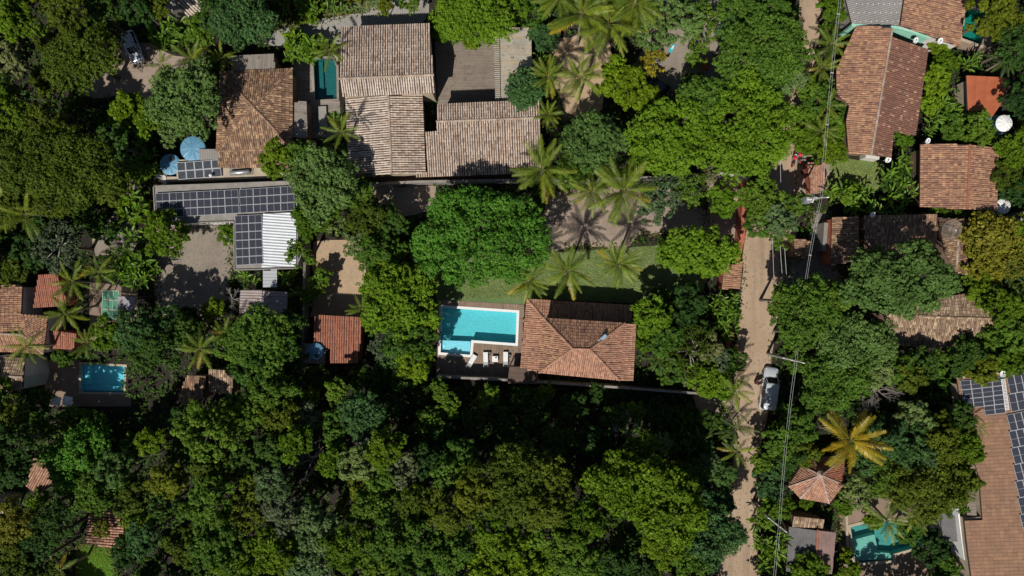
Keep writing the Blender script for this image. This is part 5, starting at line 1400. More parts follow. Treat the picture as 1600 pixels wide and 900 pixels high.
def crown_template(seed, R, hz, ncl, cr, nleaf, ll, lw, updir=0.2, jit=0.42, ax=1.0, ay=1.0, rim=0.35, spread=0.9, sub=0, outline=0.18, twig=0.24):
    """one crown: boughs spread over a lumpy dome, each a puff of small leaves.  Returns (mesh, bough centres)"""
    g = np.random.default_rng(seed)
    ph = g.uniform(0, 6.28, 5); am = g.uniform(0.3, 1, 5)
    def outl(a): return 1 + outline*sum(am[k]*np.sin((k+2)*a+ph[k]) for k in range(5))/1.6
    cs = []; tries = 0; dmin = spread*cr
    while len(cs) < ncl and tries < 6000:
        tries += 1
        a = g.uniform(0, 6.283); rr = math.sqrt(g.uniform(0, 1))
        ro = float(outl(a)); x = R*ro*rr*math.cos(a)*ax; y = R*ro*rr*math.sin(a)*ay
        z = hz*math.sqrt(max(0, 1-rr**2.2)) + g.normal(0, 0.15*hz+0.08) + 0.22*hz*math.sin(x*1.35/cr*0.62+ph[0])*math.sin(y*1.35/cr*0.62+ph[1])
        if g.uniform() < rim and rr > 0.6: z *= g.uniform(0.1, 0.8)
        p = np.array([x, y, z])
        if all(np.linalg.norm(p-q) > dmin for q in cs): cs.append(p); tries = 0
        if tries > 400: dmin *= 0.93; tries = 1
    cs = np.array(cs); crs = cr*g.uniform(0.65, 1.3, len(cs))
    per = (nleaf*crs**2/np.sum(crs**2)).astype(int)+8
    idx = np.repeat(np.arange(len(cs)), per); n = len(idx)
    d = g.normal(size=(n, 3)); d[:, 2] = np.abs(d[:, 2])*np.where(g.uniform(size=n) < 0.78, 1, -0.6); d = unit(d)
    # every bough carries twigs, every twig a tight tuft of leaves; a fifth of the leaves hang deeper inside
    tw = twig; k_ = np.maximum(3, (0.62*2*math.pi*crs**2/(tw*1.55)**2)).astype(int); off = np.concatenate([[0], np.cumsum(k_)])
    sd_ = g.normal(size=(off[-1], 3)); sd_[:, 2] = np.abs(sd_[:, 2])*np.where(g.uniform(size=off[-1]) < 0.85, 1, -0.5); sd_ = unit(sd_)
    sr_ = g.uniform(0.72, 1.12, off[-1])
    pick = off[idx]+(g.uniform(size=n)*k_[idx]).astype(int)
    dt = g.normal(size=(n, 3)); dt[:, 2] = np.abs(dt[:, 2])*np.where(g.uniform(size=n) < 0.8, 1, -0.4); dt = unit(dt)
    sc_ = cs[idx]+sd_[pick]*(crs[idx]*sr_[pick])[:, None]*np.array([1, 1, 0.75])
    c = sc_ + dt*(tw*g.uniform(0.55, 1.05, n))[:, None]
    deep = g.uniform(size=n) < 0.2
    c[deep] = (cs[idx]+d*(crs[idx]*g.uniform(0.2, 0.75, n))[:, None])[deep]
    nr = unit(dt*0.75 + sd_[pick]*0.45 + np.array([0, 0, updir]) + g.normal(0, jit*0.5, (n, 3)))
    t = unit(np.cross(nr, g.normal(size=(n, 3)))); b = np.cross(nr, t)
    s = g.uniform(0.65, 1.3, n)[:, None]
    me = quads_mesh('crown', c, t*ll/2*s, b*lw/2*s, L['br'], fold=-lw*0.12, nrm=nr)
    return me, cs

def branch_template(cs, seed, thick, nmax=14, base=0.0):
    g = random.Random(seed); mb = MB()
    pick = list(range(len(cs))); g.shuffle(pick); pick = pick[:nmax]
    for i in pick:
        e = Vector(cs[i]); m_ = e*0.45+Vector((g.uniform(-.2,.2), g.uniform(-.2,.2), 0.1*e.length-0.3))
        mb.tube([(0,0,base), m_, e-Vector((0,0,0.25)), e*1.04], [thick, thick*0.6, thick*0.28, thick*0.08], 5)
    return mb.mesh('branches', M['bark'], smooth=True)

TPL = {}
def mk(key, cls, **kw):
    me, cs = crown_template(**kw)
    T = dict(me=me, cs=cs, R=kw['R'], hz=kw['hz'], cr=kw['cr'], br=branch_template(cs, kw['seed'], 0.035*kw['R']+0.03, 16))
    TPL.setdefault((key, cls), []).append(T)
# lumpy forest crowns
for sd in (1, 2, 3): mk('lump', 'M', seed=sd, R=3.3, hz=2.1, ncl=44, cr=0.72, nleaf=8500, ll=0.34, lw=0.21, spread=1.15)
for sd in (11, 12): mk('lump', 'S', seed=sd, R=1.9, hz=1.3, ncl=20, cr=0.58, nleaf=3800, ll=0.31, lw=0.19, spread=1.15)
for sd in (21, 22): mk('lump', 'L', seed=sd, R=5.0, hz=2.8, ncl=80, cr=0.82, nleaf=15000, ll=0.36, lw=0.23, spread=1.15)
# leafy crowns with bigger leaves in tufts
for sd in (31, 32): mk('leafy', 'M', seed=sd, R=3.2, hz=1.8, ncl=52, cr=0.62, nleaf=5200, ll=0.50, lw=0.26, jit=0.9, spread=1.05)
for sd in (41,): mk('leafy', 'S', seed=sd, R=1.8, hz=1.1, ncl=20, cr=0.5, nleaf=2200, ll=0.45, lw=0.24, jit=0.9, spread=1.05)
# finely textured, closed crowns
for sd in (51, 52): mk('fine', 'M', seed=sd, R=3.4, hz=1.7, ncl=70, cr=0.62, nleaf=11000, ll=0.25, lw=0.15, spread=0.8, rim=0.2, outline=0.1, sub=1)
for sd in (61,): mk('fine', 'S', seed=sd, R=1.7, hz=1.0, ncl=22, cr=0.5, nleaf=3800, ll=0.22, lw=0.14, spread=0.8, rim=0.2, outline=0.1)
for sd in (65,): mk('fine', 'L', seed=sd, R=5.0, hz=2.4, ncl=110, cr=0.75, nleaf=19000, ll=0.28, lw=0.17, spread=0.8, rim=0.2, outline=0.12, sub=1)
# airy crowns the ground shows through
for sd in (71, 72): mk('airy', 'M', seed=sd, R=3.4, hz=1.6, ncl=44, cr=0.55, nleaf=3600, ll=0.30, lw=0.18, jit=1.0, spread=1.4)
for sd in (81,): mk('airy', 'S', seed=sd, R=1.9, hz=1.0, ncl=18, cr=0.45, nleaf=1500, ll=0.28, lw=0.17, jit=1.0, spread=1.4)
for sd in (85,): mk('airy', 'L', seed=sd, R=5.0, hz=2.0, ncl=80, cr=0.6, nleaf=7000, ll=0.30, lw=0.18, jit=1.0, spread=1.4)

trunk_mb = MB(); trunk_mb.tube([(0,0,-0.02),(0.0,0,0.06),(0.15,0.06,0.35),(-0.1,0.1,0.7),(0,0,1.0)], [1.5,1.0,0.85,0.75,0.65], 8)
TRUNK = trunk_mb.mesh('trunk', M['bark'], smooth=True)
COLW = {'dk':'dark green','ol':'olive green','yl':'yellow-green','br':'mid green','vb':'vivid green','mg':'deep green','bl':'blue-green','sg':'sage green','od':'dark olive','ls':'light sage green','jk':'rich green','ye':'mustard yellow','gy':'grey-green'}
SHPW = {'lump':'billowy','leafy':'leafy','fine':'finely leaved','airy':'sparse'}
TREES = []
trnd = random.Random(11)
QUEUE = []
def plan_tree(px, py, r, col, shape, h, ring=False):
    e = dict(o=None, px=px, py=py, r=r, col=col, shape=shape, h=h, label=None, bush=h < 3.2, ring=ring); QUEUE.append(e); TREES.append(e)
def tree(px, py, r, col, shape='lump', h=8.0, ry=None, rot=None, label=None, tpl=None, entry=None):
    """crown centred at the photo pixel, radius r pixels"""
    hc = h*0.86
    k = (1-hc/CAM_H)/PXM
    Rm = r*k; Ry = (ry or r)*k
    q = P(px, py, hc)
    if tpl is None:
        cls = 'S' if Rm < 2.35 else ('L' if (Rm > 4.2 and (shape, 'L') in TPL) else 'M')
        T = trnd.choice(TPL[(shape, cls)])
    else: T = tpl
    ext = T['R']+T['cr']*0.55
    sx, sy = Rm/ext, Ry/ext; s = (sx+sy)/2
    bush = h < 3.2
    root = thing('shrub' if bush else 'tree', (q.x, q.y, 0), None, 'shrub' if bush else 'tree', rz=0)
    a = rot if rot is not None else (trnd.uniform(0, 6.28) if ry is None else 0.0)
    sz = min(s, (h*0.75)/(T['hz']+T['cr']))
    zf = max(0.15, h-(T['hz']+T['cr']*0.75)*sz)
    cr_ = link('crown', T['me'], root, [L[col]]); cr_.location = (0, 0, zf); cr_.scale = (sx, sy, sz); cr_.rotation_euler = (0, 0, a)
    br_ = link('branches', T['br'], root, [M['bark_grey'] if col in ('gy', 'sg') or shape == 'airy' else M['bark']]); br_.location = (0, 0, zf); br_.scale = (sx, sy, sz); br_.rotation_euler = (0, 0, a)
    tr_ = link('trunk', TRUNK, root, [M['bark']]); w = 0.05+0.028*Rm+0.008*h; tr_.scale = (w, w, zf+0.02)
    if entry is not None: entry['o'] = root
    else: TREES.append(dict(o=root, px=px, py=py, r=max(r, ry or r), col=col, shape=shape, h=h, label=label, bush=bush))
    return root

BIGM = {}
def bigmat(col):
    """the species' own tone, without the tree-to-tree variation"""
    if col not in BIGM:
        m = L[col].copy(); nt = m.node_tree
        for n in nt.nodes:
            if n.type == 'VALTORGB' and n.inputs[0].links and n.inputs[0].links[0].from_node.type == 'OBJECT_INFO':
                for e in n.color_ramp.elements: e.color = (1.02, 1.02, 0.95, 1)
        BIGM[col] = m
    return BIGM[col]
# ---- large landmark crowns, each with foliage of its own
def big(px, py, rx, ry, col, h, seed, label, ncl=150, cr=0.8, nleaf=30000, twig=0.23, ll=0.27, lw=0.165, hzf=0.42, outline=0.07, rim=0.15, sub=1, spread=0.85, jit=0.4):
    k = (1-h*0.86/CAM_H)/PXM; R = (rx+ry)/2*k-cr*0.5
    me, cs = crown_template(seed=seed, R=R, hz=R*hzf, ncl=ncl, cr=cr, nleaf=nleaf, ll=ll, lw=lw, ax=2*rx/(rx+ry), ay=2*ry/(rx+ry), outline=outline, rim=rim, sub=sub, spread=spread, jit=jit, twig=twig)
    T = dict(me=me, cs=cs, R=R, hz=R*hzf, cr=cr, br=branch_template(cs, seed, 0.25, 24))
    o = tree(px, py, (rx+ry)/2, col, 'fine', h, rot=0.0, label=label, tpl=T)
    for ch in o.children:
        if ch.name.startswith('crown'): ch.material_slots[0].material = bigmat(col)
    return o
big(751,370,113,81,'mg',11,101,'huge deep green domed tree above the turquoise pool lawn', ncl=210, nleaf=42000, ll=0.26, lw=0.16, cr=0.85)
big(1408,436,90,59,'jk',13,102,'large rich green domed tree shading the old brown roof on the right', ncl=120, nleaf=24000, ll=0.34, lw=0.19)
big(1172,196,74,86,'vb',10.5,103,'vivid green spreading tree reaching over the dirt lane', ncl=150, nleaf=30000, ll=0.28, lw=0.17)
big(1052,214,78,56,'vb',10,104,'vivid green spreading tree, left one of the pair by the boundary wall', ncl=110, nleaf=24000, ll=0.28, lw=0.17)
big(1100,150,42,30,'br',9.6,105,'small mid green crown wedged above the pair of vivid spreading trees', ncl=40, nleaf=9000)
big(1192,78,74,60,'br',10.5,106,'broad mid green tree at the top beside the dirt lane', ncl=110, nleaf=24000)
big(122,722,58,58,'mg',6.5,107,'dense deep green domed tree in the lower left, next to the salmon roof sliver', ncl=90, nleaf=18000, outline=0.14)
big(1092,392,66,38,'vb',8,108,'flat vivid green tree left of the dirt lane, right end of the lawn', ncl=60, nleaf=13000, ll=0.34, lw=0.2)
big(623,470,62,62,'vb',9.5,109,'bright leafy tree left of the turquoise pool', ncl=85, nleaf=12000, ll=0.46, lw=0.22, outline=0.15, jit=0.9, spread=1.0)
big(285,160,62,62,'ls',9.5,110,'round sage green tree left of the brown hipped roof', ncl=85, nleaf=17000, outline=0.14)
big(503,285,56,60,'ls',9.5,111,'tall sage green tree touching the right end of the solar building', ncl=80, nleaf=17000, outline=0.14)
big(40,250,72,62,'od',12,112,'wide olive tree at the left edge, upper part', ncl=80, nleaf=16000, outline=0.2, cr=0.95, spread=0.95)
big(122,88,58,50,'od',10,113,'wide olive tree left of the silver car', ncl=70, nleaf=14000, outline=0.2, cr=0.95, spread=0.95)
big(125,262,62,52,'od',11.5,114,'olive tree above the left garden path, second from the left edge', ncl=70, nleaf=14000, outline=0.2, cr=0.95, spread=0.95)
big(1266,492,58,54,'br',10,115,'broad mid green tree right of the dirt lane above the crossarm pole', ncl=80, nleaf=17000, outline=0.18, cr=0.9, spread=0.92)
big(1338,538,58,46,'ls',10.5,116,'broad sage green tree above the bare grey twigs', ncl=80, nleaf=17000, outline=0.18, cr=0.9, spread=0.92)
big(1305,590,56,46,'br',10,117,'broad mid green tree below the crossarm pole, above the golden palm', ncl=70, nleaf=15000, outline=0.18, cr=0.9, spread=0.92)
big(800,752,70,62,'od',14,118,'largest olive crown in the dark lower wood', ncl=100, nleaf=20000, outline=0.14)
big(648,786,30,30,'od',11.5,119,'ball-shaped olive crown in the dark lower wood', ncl=26, nleaf=6000, outline=0.04)
big(985,755,76,44,'yl',13.5,120,'wide yellow-green crown in the lower wood', ncl=80, nleaf=12000, ll=0.42, lw=0.24, outline=0.2, spread=1.0, jit=0.9)
big(1045,790,58,60,'yl',13.5,121,'yellow-green crown at the right end of the lower wood', ncl=75, nleaf=11000, ll=0.42, lw=0.24, outline=0.2, spread=1.0, jit=0.9)
big(1110,838,52,50,'bl',9,122,'blue-green bushy tree on the bank of the dirt lane, bottom', ncl=70, nleaf=13000, outline=0.15)
big(566,650,36,38,'bl',10,123,'round blue-green crown at the top of the lower wood', ncl=36, nleaf=7500)
big(404,533,50,50,'br',10,124,'mid green tree right below the striped canopy', ncl=70, nleaf=15000, outline=0.18)
big(1040,28,60,46,'ls',8.5,125,'thin crowned light green tree over the pale yard at the top', ncl=90, nleaf=8000, outline=0.25, cr=0.5, spread=1.35)
big(820,139,31,29,'bl',7.5,126,'round dark blue-green tree at the corner of the bamboo pergola', ncl=34, nleaf=8000, ll=0.3, lw=0.18)
big(928,222,50,48,'jk',9,127,'rich green tree right of the wide low tan roof', ncl=60, nleaf=12000, outline=0.1)
big(380,26,52,42,'bl',9.5,128,'blue-green tree above the driveway bend, top', ncl=70, nleaf=15000, outline=0.15)
big(1555,368,46,36,'ye',6.5,129,'mustard-leaved tree below the squarish gable roof', ncl=60, nleaf=7000, ll=0.38, lw=0.24, spread=1.0)
big(1450,765,62,44,'ol',8.5,130,'spreading fine olive tree above the lower teal pool', ncl=80, nleaf=14000, outline=0.2)
big(740,26,72,38,'vb',8.5,131,'bright green tree mass above the plank terrace', ncl=80, nleaf=16000, outline=0.15)

# ---- the other trees: x, y, radius in pixels, leaves, crown, height in metres
SPEC = """
22 32 36 yl lump 11|12 92 28 gy lump 10|105 18 36 ol lump 11|158 26 28 dk lump 8|215 12 26 dk lump 9|250 8 22 ol leafy 8|5 145 26 dk lump 10
15 175 32 yl lump 11|75 195 34 ol lump 11|175 225 30 dk lump 10|165 292 36 ol lump 9.5|195 172 30 yl leafy 8|230 190 24 yl leafy 8|20 318 34 ol lump 9
85 310 34 ol lump 10|160 195 22 dk leafy 6|335 20 30 dk lump 8|310 48 26 br leafy 7|90 385 42 gy airy 8|40 395 26 dk lump 6|18 420 26 ol leafy 6
150 355 26 dk leafy 4.5|255 365 38 yl lump 6.5|357 368 18 vb fine 2.8|180 360 16 bl leafy 3|60 355 24 dk leafy 5
262 498 24 dk lump 7|290 522 26 dk lump 7|172 520 28 yl lump 8|208 515 34 bl lump 8.5|250 540 34 dk lump 8|225 552 26 dk lump 7|330 482 18 yl leafy 4|295 500 20 dk leafy 4|96 558 16 br leafy 2.6
400 575 44 br lump 9.5|370 540 30 br lump 9|440 545 26 br lump 9|455 505 22 dk lump 8|460 575 24 dk leafy 6
437 248 30 yl lump 8|470 240 26 br lump 8|488 335 34 yl lump 8|560 305 26 br lump 7|470 395 26 br airy 6.5|520 350 22 sg airy 5.5
575 345 36 ol lump 7.5|590 395 38 br lump 8|560 380 28 sg airy 7|610 345 26 dk lump 7|610 425 26 yl leafy 8|500 440 20 br leafy 3.5|484 462 16 br leafy 3
640 530 42 br lump 8.5|650 565 30 yl lump 8|598 540 24 gy airy 6|610 565 20 bl leafy 5|660 500 26 vb leafy 8|575 590 26 dk leafy 5|690 610 18 br leafy 5|625 590 20 dk leafy 5
690 44 22 vb fine 3|722 50 14 vb fine 2.6|795 12 30 vb fine 7|835 15 26 br lump 6|600 10 14 ol leafy 4|850 55 24 bl leafy 4|640 -5 20 br lump 5
975 130 36 yl leafy 7|1005 152 24 yl leafy 7|960 108 20 vb leafy 6.5|1020 95 24 ye airy 6|1088 86 20 br airy 5|1000 20 32 br lump 7|1100 40 34 br airy 7|1080 10 30 br airy 7
1150 25 34 br lump 8|1196 12 34 br lump 9|1226 36 22 br lump 8|1228 120 30 sg fine 8|1145 55 28 bl fine 8.5|1085 130 20 dk lump 6
895 265 26 br leafy 5|930 262 24 br lump 6|1040 300 36 sg airy 6.5|1080 292 30 br airy 6.5|1132 312 26 vb leafy 5|1105 268 20 gy airy 5|1020 330 24 sg airy 4.5|1045 385 18 br airy 3
1190 310 34 br leafy 7|1215 345 30 sg lump 7|1188 352 22 br lump 6|1240 322 24 br leafy 6|1180 285 18 br airy 5|1222 372 20 br airy 5
1262 135 20 br lump 5|1300 15 24 yl leafy 5|1283 150 24 br lump 5|1260 215 24 yl leafy 4.5|1312 172 15 br leafy 3|1313 203 17 vb leafy 3|1311 236 18 yl leafy 3|1290 235 20 yl leafy 4|1298 190 20 br leafy 4|1262 180 18 br leafy 4
1480 95 20 yl leafy 3|1465 125 24 vb fine 4|1470 65 18 yl leafy 3|1455 160 18 vb fine 3.5|1560 20 40 ol lump 8|1592 70 34 dk lump 8|1574 60 24 dk lump 7
1602 150 32 dk lump 7|1525 200 28 br lump 5|1495 200 22 br leafy 4|1590 235 30 yl leafy 6|1575 275 26 ol fine 5|1590 300 22 dk lump 5|1540 215 20 br leafy 4|1410 215 18 vb leafy 3
1465 333 18 br leafy 3|1495 336 18 br fine 2.6|1530 338 20 ol fine 2.8|1585 400 34 ye leafy 6|1545 405 34 ye leafy 6|1590 370 24 yl leafy 6|1530 430 24 br leafy 4
1540 455 28 yl fine 5|1575 480 32 yl lump 7|1590 520 30 br lump 7|1512 554 32 dk lump 6|1535 575 28 ol lump 6|1456 570 26 br lump 6|1580 565 24 yl fine 6|1550 525 24 br lump 5
1244 522 24 br lump 8|1225 470 26 br lump 9|1300 470 34 br lump 9.5|1398 572 30 br lump 8|1415 590 30 ol lump 8|1274 630 22 br lump 7|1365 575 34 sg lump 9|1440 570 26 dk lump 7
1214 690 28 br lump 8.5|1248 668 34 br lump 7|1225 715 32 dk lump 6.5|1255 705 26 ol lump 6|1200 755 28 bl lump 6|1192 722 20 br leafy 6|1220 795 22 yl lump 5|1200 800 24 br leafy 5
1382 690 40 bl lump 8|1425 700 36 bl lump 8|1428 648 30 sg lump 7|1470 690 38 ol lump 8|1505 700 36 yl lump 7|1500 745 30 ol lump 7|1395 745 36 br fine 7|1345 770 26 sg fine 5.5|1490 785 26 yl airy 6|1440 725 30 sg lump 8
1360 720 24 bl lump 6|1320 790 16 vb leafy 3|1321 868 12 yl leafy 2.5|1268 890 26 yl lump 5|1325 895 20 yl leafy 3.5|1262 785 12 yl leafy 3|1460 860 26 dk lump 4.5|1425 832 22 br leafy 4.5|1365 812 16 yl leafy 3.5|1480 885 24 br leafy 4|1375 660 24 dk lump 6|1500 655 26 dk lump 6
458 66 22 vb leafy 2.6|482 74 22 vb leafy 2.8|265 52 26 br leafy 2.4|208 262 24 vb leafy 2.6|205 330 26 vb leafy 2.6|205 415 28 vb leafy 2.6|1480 175 26 br leafy 2.8|1400 285 28 dk leafy 3|1132 492 24 br leafy 2.8|1205 868 24 yl leafy 2.6|1330 306 22 vb leafy 2.6|740 60 16 yl leafy 1.6|480 10 24 yl leafy 2.2|1020 495 32 vb leafy 7|1040 530 28 br leafy 6.5|1005 535 22 yl leafy 5|1062 500 26 dk leafy 5.5|1080 550 42 ol airy 6|1045 575 26 br lump 5|1105 590 30 vb leafy 5.5|1145 565 22 br lump 4.5|1110 545 24 gy lump 5.5
1125 560 22 gy lump 5|1075 590 20 sg leafy 4|1080 470 28 dk lump 5|1130 600 24 vb leafy 4.5|1100 515 20 dk leafy 5|1035 465 18 dk leafy 4
18 735 34 dk lump 9|25 690 34 dk lump 9|50 628 24 dk lump 4.5|10 650 30 ol lump 8|112 660 26 br lump 3.3|150 770 34 br lump 9|180 735 30 bl lump 9|85 815 36 dk fine 9|60 850 30 dk lump 9
25 815 36 ye fine 9.5|15 860 32 ol lump 9|45 885 34 ol lump 9|205 775 30 ol lump 8.5|215 815 26 yl lump 8|230 835 30 bl lump 8.5|200 862 26 dk lump 7|262 745 30 ol lump 9|258 790 26 dk lump 8|160 826 15 ol fine 4.6
240 690 24 yl leafy 8|325 675 48 br lump 11|365 655 34 br lump 11|290 650 26 dk lump 8|330 730 36 ol lump 10|330 785 44 br lump 11|345 850 44 br lump 11|295 850 34 ol lump 10|385 800 34 ol lump 10|375 880 44 yl lump 10.5
425 610 38 br lump 10|440 655 34 ol lump 10|400 640 30 br lump 10|460 690 30 yl leafy 9.5|480 655 26 gy lump 9|430 700 28 dk lump 9|375 720 30 dk lump 9|480 620 18 yl leafy 7|525 612 20 br leafy 8|530 665 30 br lump 9.5
600 700 32 yl lump 10|560 720 30 sg lump 10|625 735 30 gy lump 9|595 745 26 br lump 9.5|520 715 26 yl leafy 9|430 755 28 sg fine 10|445 800 36 gy lump 10|490 790 26 dk lump 9|400 760 26 ol lump 9.5
500 830 38 sg lump 10.5|545 850 40 yl lump 11|480 880 42 sg lump 10|430 860 40 yl lump 10.5|585 790 34 br lump 10|570 760 24 ol lump 9|610 845 38 br lump 10.5|600 890 40 br lump 10|540 900 36 gy lump 10
660 840 36 br lump 11|700 800 34 ol lump 11.5|705 860 40 br lump 11|700 745 30 br lump 10|720 705 28 br lump 9|690 690 26 dk lump 7|670 655 26 br lump 6|740 660 20 dk lump 5|770 890 42 yl leafy 11
850 790 42 ol lump 12|775 835 44 yl lump 11|865 835 42 br lump 11.5|825 880 44 yl leafy 11|905 815 36 yl leafy 11|900 870 42 br lump 11|955 880 36 dk lump 8|1000 880 34 dk lump 8|945 800 26 dk lump 8
1035 850 34 yl lump 10|1080 880 32 br leafy 8|1085 745 24 dk lump 8|1100 780 24 bl lump 7|1000 700 26 yl leafy 8|1030 690 18 sg leafy 6|960 650 22 dk lump 5|900 640 24 dk lump 5|840 650 26 dk lump 5
870 690 28 dk lump 6|930 690 26 dk lump 6|1060 700 24 dk lump 5|1100 700 22 dk leafy 5|790 660 24 dk leafy 5|760 620 20 br leafy 4|810 690 22 dk lump 6|1110 660 20 dk leafy 4|990 640 18 br leafy 4|700 635 20 br leafy 5
850 612 16 br leafy 3|930 615 16 dk leafy 3|670 720 28 dk lump 8|650 880 40 br lump 10.5|860 740 28 ol lump 11|740 770 30 ol lump 12|1130 740 22 bl lump 6|1125 780 24 bl lump 6|1105 730 22 sg leafy 6"""
for ent in SPEC.replace('\n', '|').split('|'):
    if not ent.strip(): continue
    a = ent.split(); hh_ = float(a[5])*(1.22 if float(a[1]) > 665 and float(a[0]) < 1060 and float(a[5]) > 7.5 else 1.0)
    plan_tree(float(a[0]), float(a[1]), float(a[2]), a[3], a[4], hh_)

# ---- dry bare trees
def bare_tree(px, py, r, h, label, seed, n=40):
    g = random.Random(seed); q = P(px, py, h*0.8); root = thing('bare_tree', (q.x, q.y, 0), label, 'tree', 'dry leafless trees')
    R = r*(1-h*0.8/CAM_H)/PXM
    mb = MB(); mb.tube([(0,0,-0.05),(0.1,0,h*0.3),(0,0.1,h*0.5)], [0.2,0.15,0.12], 7); mb.build('trunk', M['bark_grey'], root, local=True, smooth=True)
    mb = MB()
    def grow(p, d, ln, w, lv):
        e = p+d*ln; m_ = p+d*ln*0.5+Vector((g.uniform(-1,1), g.uniform(-1,1), 0.3))*ln*0.12
        mb.tube([p, m_, e], [w, w*0.75, w*0.5], 4 if lv > 1 else 5, cap=False)
        if lv < 4:
            for _ in range(3 if lv < 2 else 2+(g.random() < 0.5)):
                nd = (d+Vector((g.uniform(-0.8,0.8), g.uniform(-0.8,0.8), g.uniform(-0.35,0.45)))).normalized()
                grow(e if g.random() < 0.7 else m_, nd, ln*g.uniform(0.6,0.85), w*0.55, lv+1)
    for k in range(7):
        a = 6.28*k/7+g.uniform(-0.3,0.3); grow(Vector((0,0.1,h*0.48)), Vector((math.cos(a), math.sin(a), g.uniform(0.35,0.9))).normalized(), R*0.42, 0.075, 0)
    mb.build('branches', M['bark_grey'], root, local=True)
bare_tree(1383, 612, 38, 8.5, 'bare grey twiggy tree right of the broad sage green tree', 5)
bare_tree(1365, 640, 24, 7, 'smaller bare grey tree just above the golden palm', 6)
bare_tree(356, 468, 18, 4, 'small leafless bush left of the striped canopy', 7)
bare_tree(478, 725, 36, 9.5, 'leafless greyish tree in the lower wood, left one', 8)
bare_tree(572, 712, 30, 10, 'leafless pinkish-grey tree in the lower wood beside the round blue-green crown', 9)
bare_tree(608, 740, 20, 10, 'leafless top poking through leaves left of the ball-shaped crown', 10)
bare_tree(975, 668, 24, 8, 'pale leafless twigs in the shade above the wide yellow-green crown', 12)
bare_tree(985, 820, 16, 10, 'dry twigs between the two yellow-green crowns in the lower wood', 13)
bare_tree(1118, 268, 18, 4.5, 'leafless bush in front of the white courtyard wall', 14)

# ---- palms
def frond_mesh(seed, Lf=1.0, droop=0.55, nl=40, wl=0.21):
    """coconut frond along +x, length 1, arching down; leaflets hang to both sides"""
    g = random.Random(seed); mb = MB()
    def pt(t): return Vector((t*(1-0.16*droop*t), 0.03*math.sin(t*3), 0.16*t-droop*0.55*t*t))
    n = 9; mb.tube([pt(i/n) for i in range(n+1)], [0.007*(1-0.7*i/n)+0.001 for i in range(n+1)], 4, mi=1)
    for i in range(nl):
        t = 0.13+0.87*(i+0.5)/nl
        p = pt(t); d = (pt(min(1, t+0.02))-pt(t-0.02)).normalized()
        lw = wl*math.sin(math.pi*min(1.0, 0.16+t*0.80))**0.7*g.uniform(0.65, 1.15)
        for s in (-1, 1):
            side = Vector((0, s, 0)); sweep = 0.45+0.5*t+g.uniform(-0.08,0.08); hang = g.uniform(0.1,0.95)
            dr = (side+d*sweep+Vector((0,0,-hang*0.7))).normalized()
            m_ = p+dr*lw*0.55; e = p+dr*lw+Vector((0,0,-0.10*lw*2*hang))
            w = 0.0080
            mb.add([p-d*w*0.6, p+d*w*0.6, m_+d*w, e, m_-d*w], [(0,1,2,4),(2,3,4)] if s > 0 else [(1,0,4,2),(3,2,4)], 0)
    return mb.mesh('frond', [L['palm'], L['midrib']])
FR = [frond_mesh(s, droop=d) for s, d in ((1,0.35),(2,0.55),(3,0.8),(4,0.65))]
PTR = MB(); PTR.tube([(0,0,-0.01)]+[(0,0,i/16) for i in range(1,17)], [1.6,1.15]+[1.0-0.25*i/16+(0.06 if i % 2 else 0) for i in range(2,17)], 9)
PTRM = PTR.mesh('trunk', M['palm_bark'], smooth=False)
nutm = MB(); nutm.lathe([(0.001,-0.15),(0.09,-0.1),(0.12,0.0),(0.08,0.1),(0.001,0.14)], 8); NUT = nutm.mesh('coconut', plain('green_coconut', (0.22,0.24,0.05), 0.5, 0.2), smooth=True)
prnd = random.Random(5)
def palm(px, py, r, h, label, n=24, leaf='palm', tilt=0.0, kind='coconut', lean=None, group='coconut palms'):
    q = P(px, py, h); k = (1-h/CAM_H)/PXM; R = r*k
    lean = lean or (prnd.uniform(-0.8,0.8), prnd.uniform(-0.8,0.8))
    root = thing('palm_tree', (q.x-lean[0], q.y-lean[1], 0), label, 'palm', group)
    top = Vector((lean[0], lean[1], h-0.2))
    tr_ = link('trunk', PTRM, root); zq = top.normalized().rotation_difference(Vector((0,0,1))).inverted() if False else Vector((0,0,1)).rotation_difference(top.normalized())
    tr_.rotation_mode = 'QUATERNION'; tr_.rotation_quaternion = zq; tw = 0.15 if h > 5 else 0.11; tr_.scale = (tw, tw, top.length)
    ph = prnd.uniform(0, 6.28)
    for i in range(n):
        f = i/n; a = ph+i*2.39996+prnd.uniform(-0.42,0.42)
        up = 1.15*(1-f)**1.2-0.32*f + prnd.uniform(-0.08,0.08)
        me = FR[3] if f < 0.2 else FR[prnd.choice((0,1,1,2))]
        o = link('frond', me, root); 
        if leaf != 'palm' or True:
            lm = L[leaf] if not (leaf == 'palm' and f > 0.8 and prnd.random() < 0.35) else L['palm_y']
            o.material_slots[0].link = 'OBJECT'; o.material_slots[0].material = lm
        sc_ = R*1.12*(0.62 if f < 0.12 else prnd.uniform(0.88,1.08))
        o.location = top; o.rotation_euler = (prnd.uniform(-0.2,0.2), -up, a); o.scale = (sc_, sc_*prnd.uniform(0.68,0.92), sc_)
    if kind == 'coconut' and r > 30:
        for i in range(5):
            a = i*1.26+ph; o = link('coconut', NUT, root); o.location = top+Vector((math.cos(a)*0.28, math.sin(a)*0.28, -0.25))
    TREES.append(dict(o=root, px=px, py=py, r=r*0.75, col='palm', shape='palm', h=h, label=label, bush=False))
    return root
palm(848,264,50,9.0,'tall palm overlapping the lower right corner of the wide low tan roof')
palm(975,298,56,9.0,'largest palm over the sand patch, golden frond tips')
palm(925,300,38,7.5,'palm just left of the largest one over the sand patch')
palm(888,424,44,8.5,'palm above the pool house roof, middle of its row of three')
palm(967,413,38,8.0,'palm above the pool house roof, right end of its row, yellowing tips')
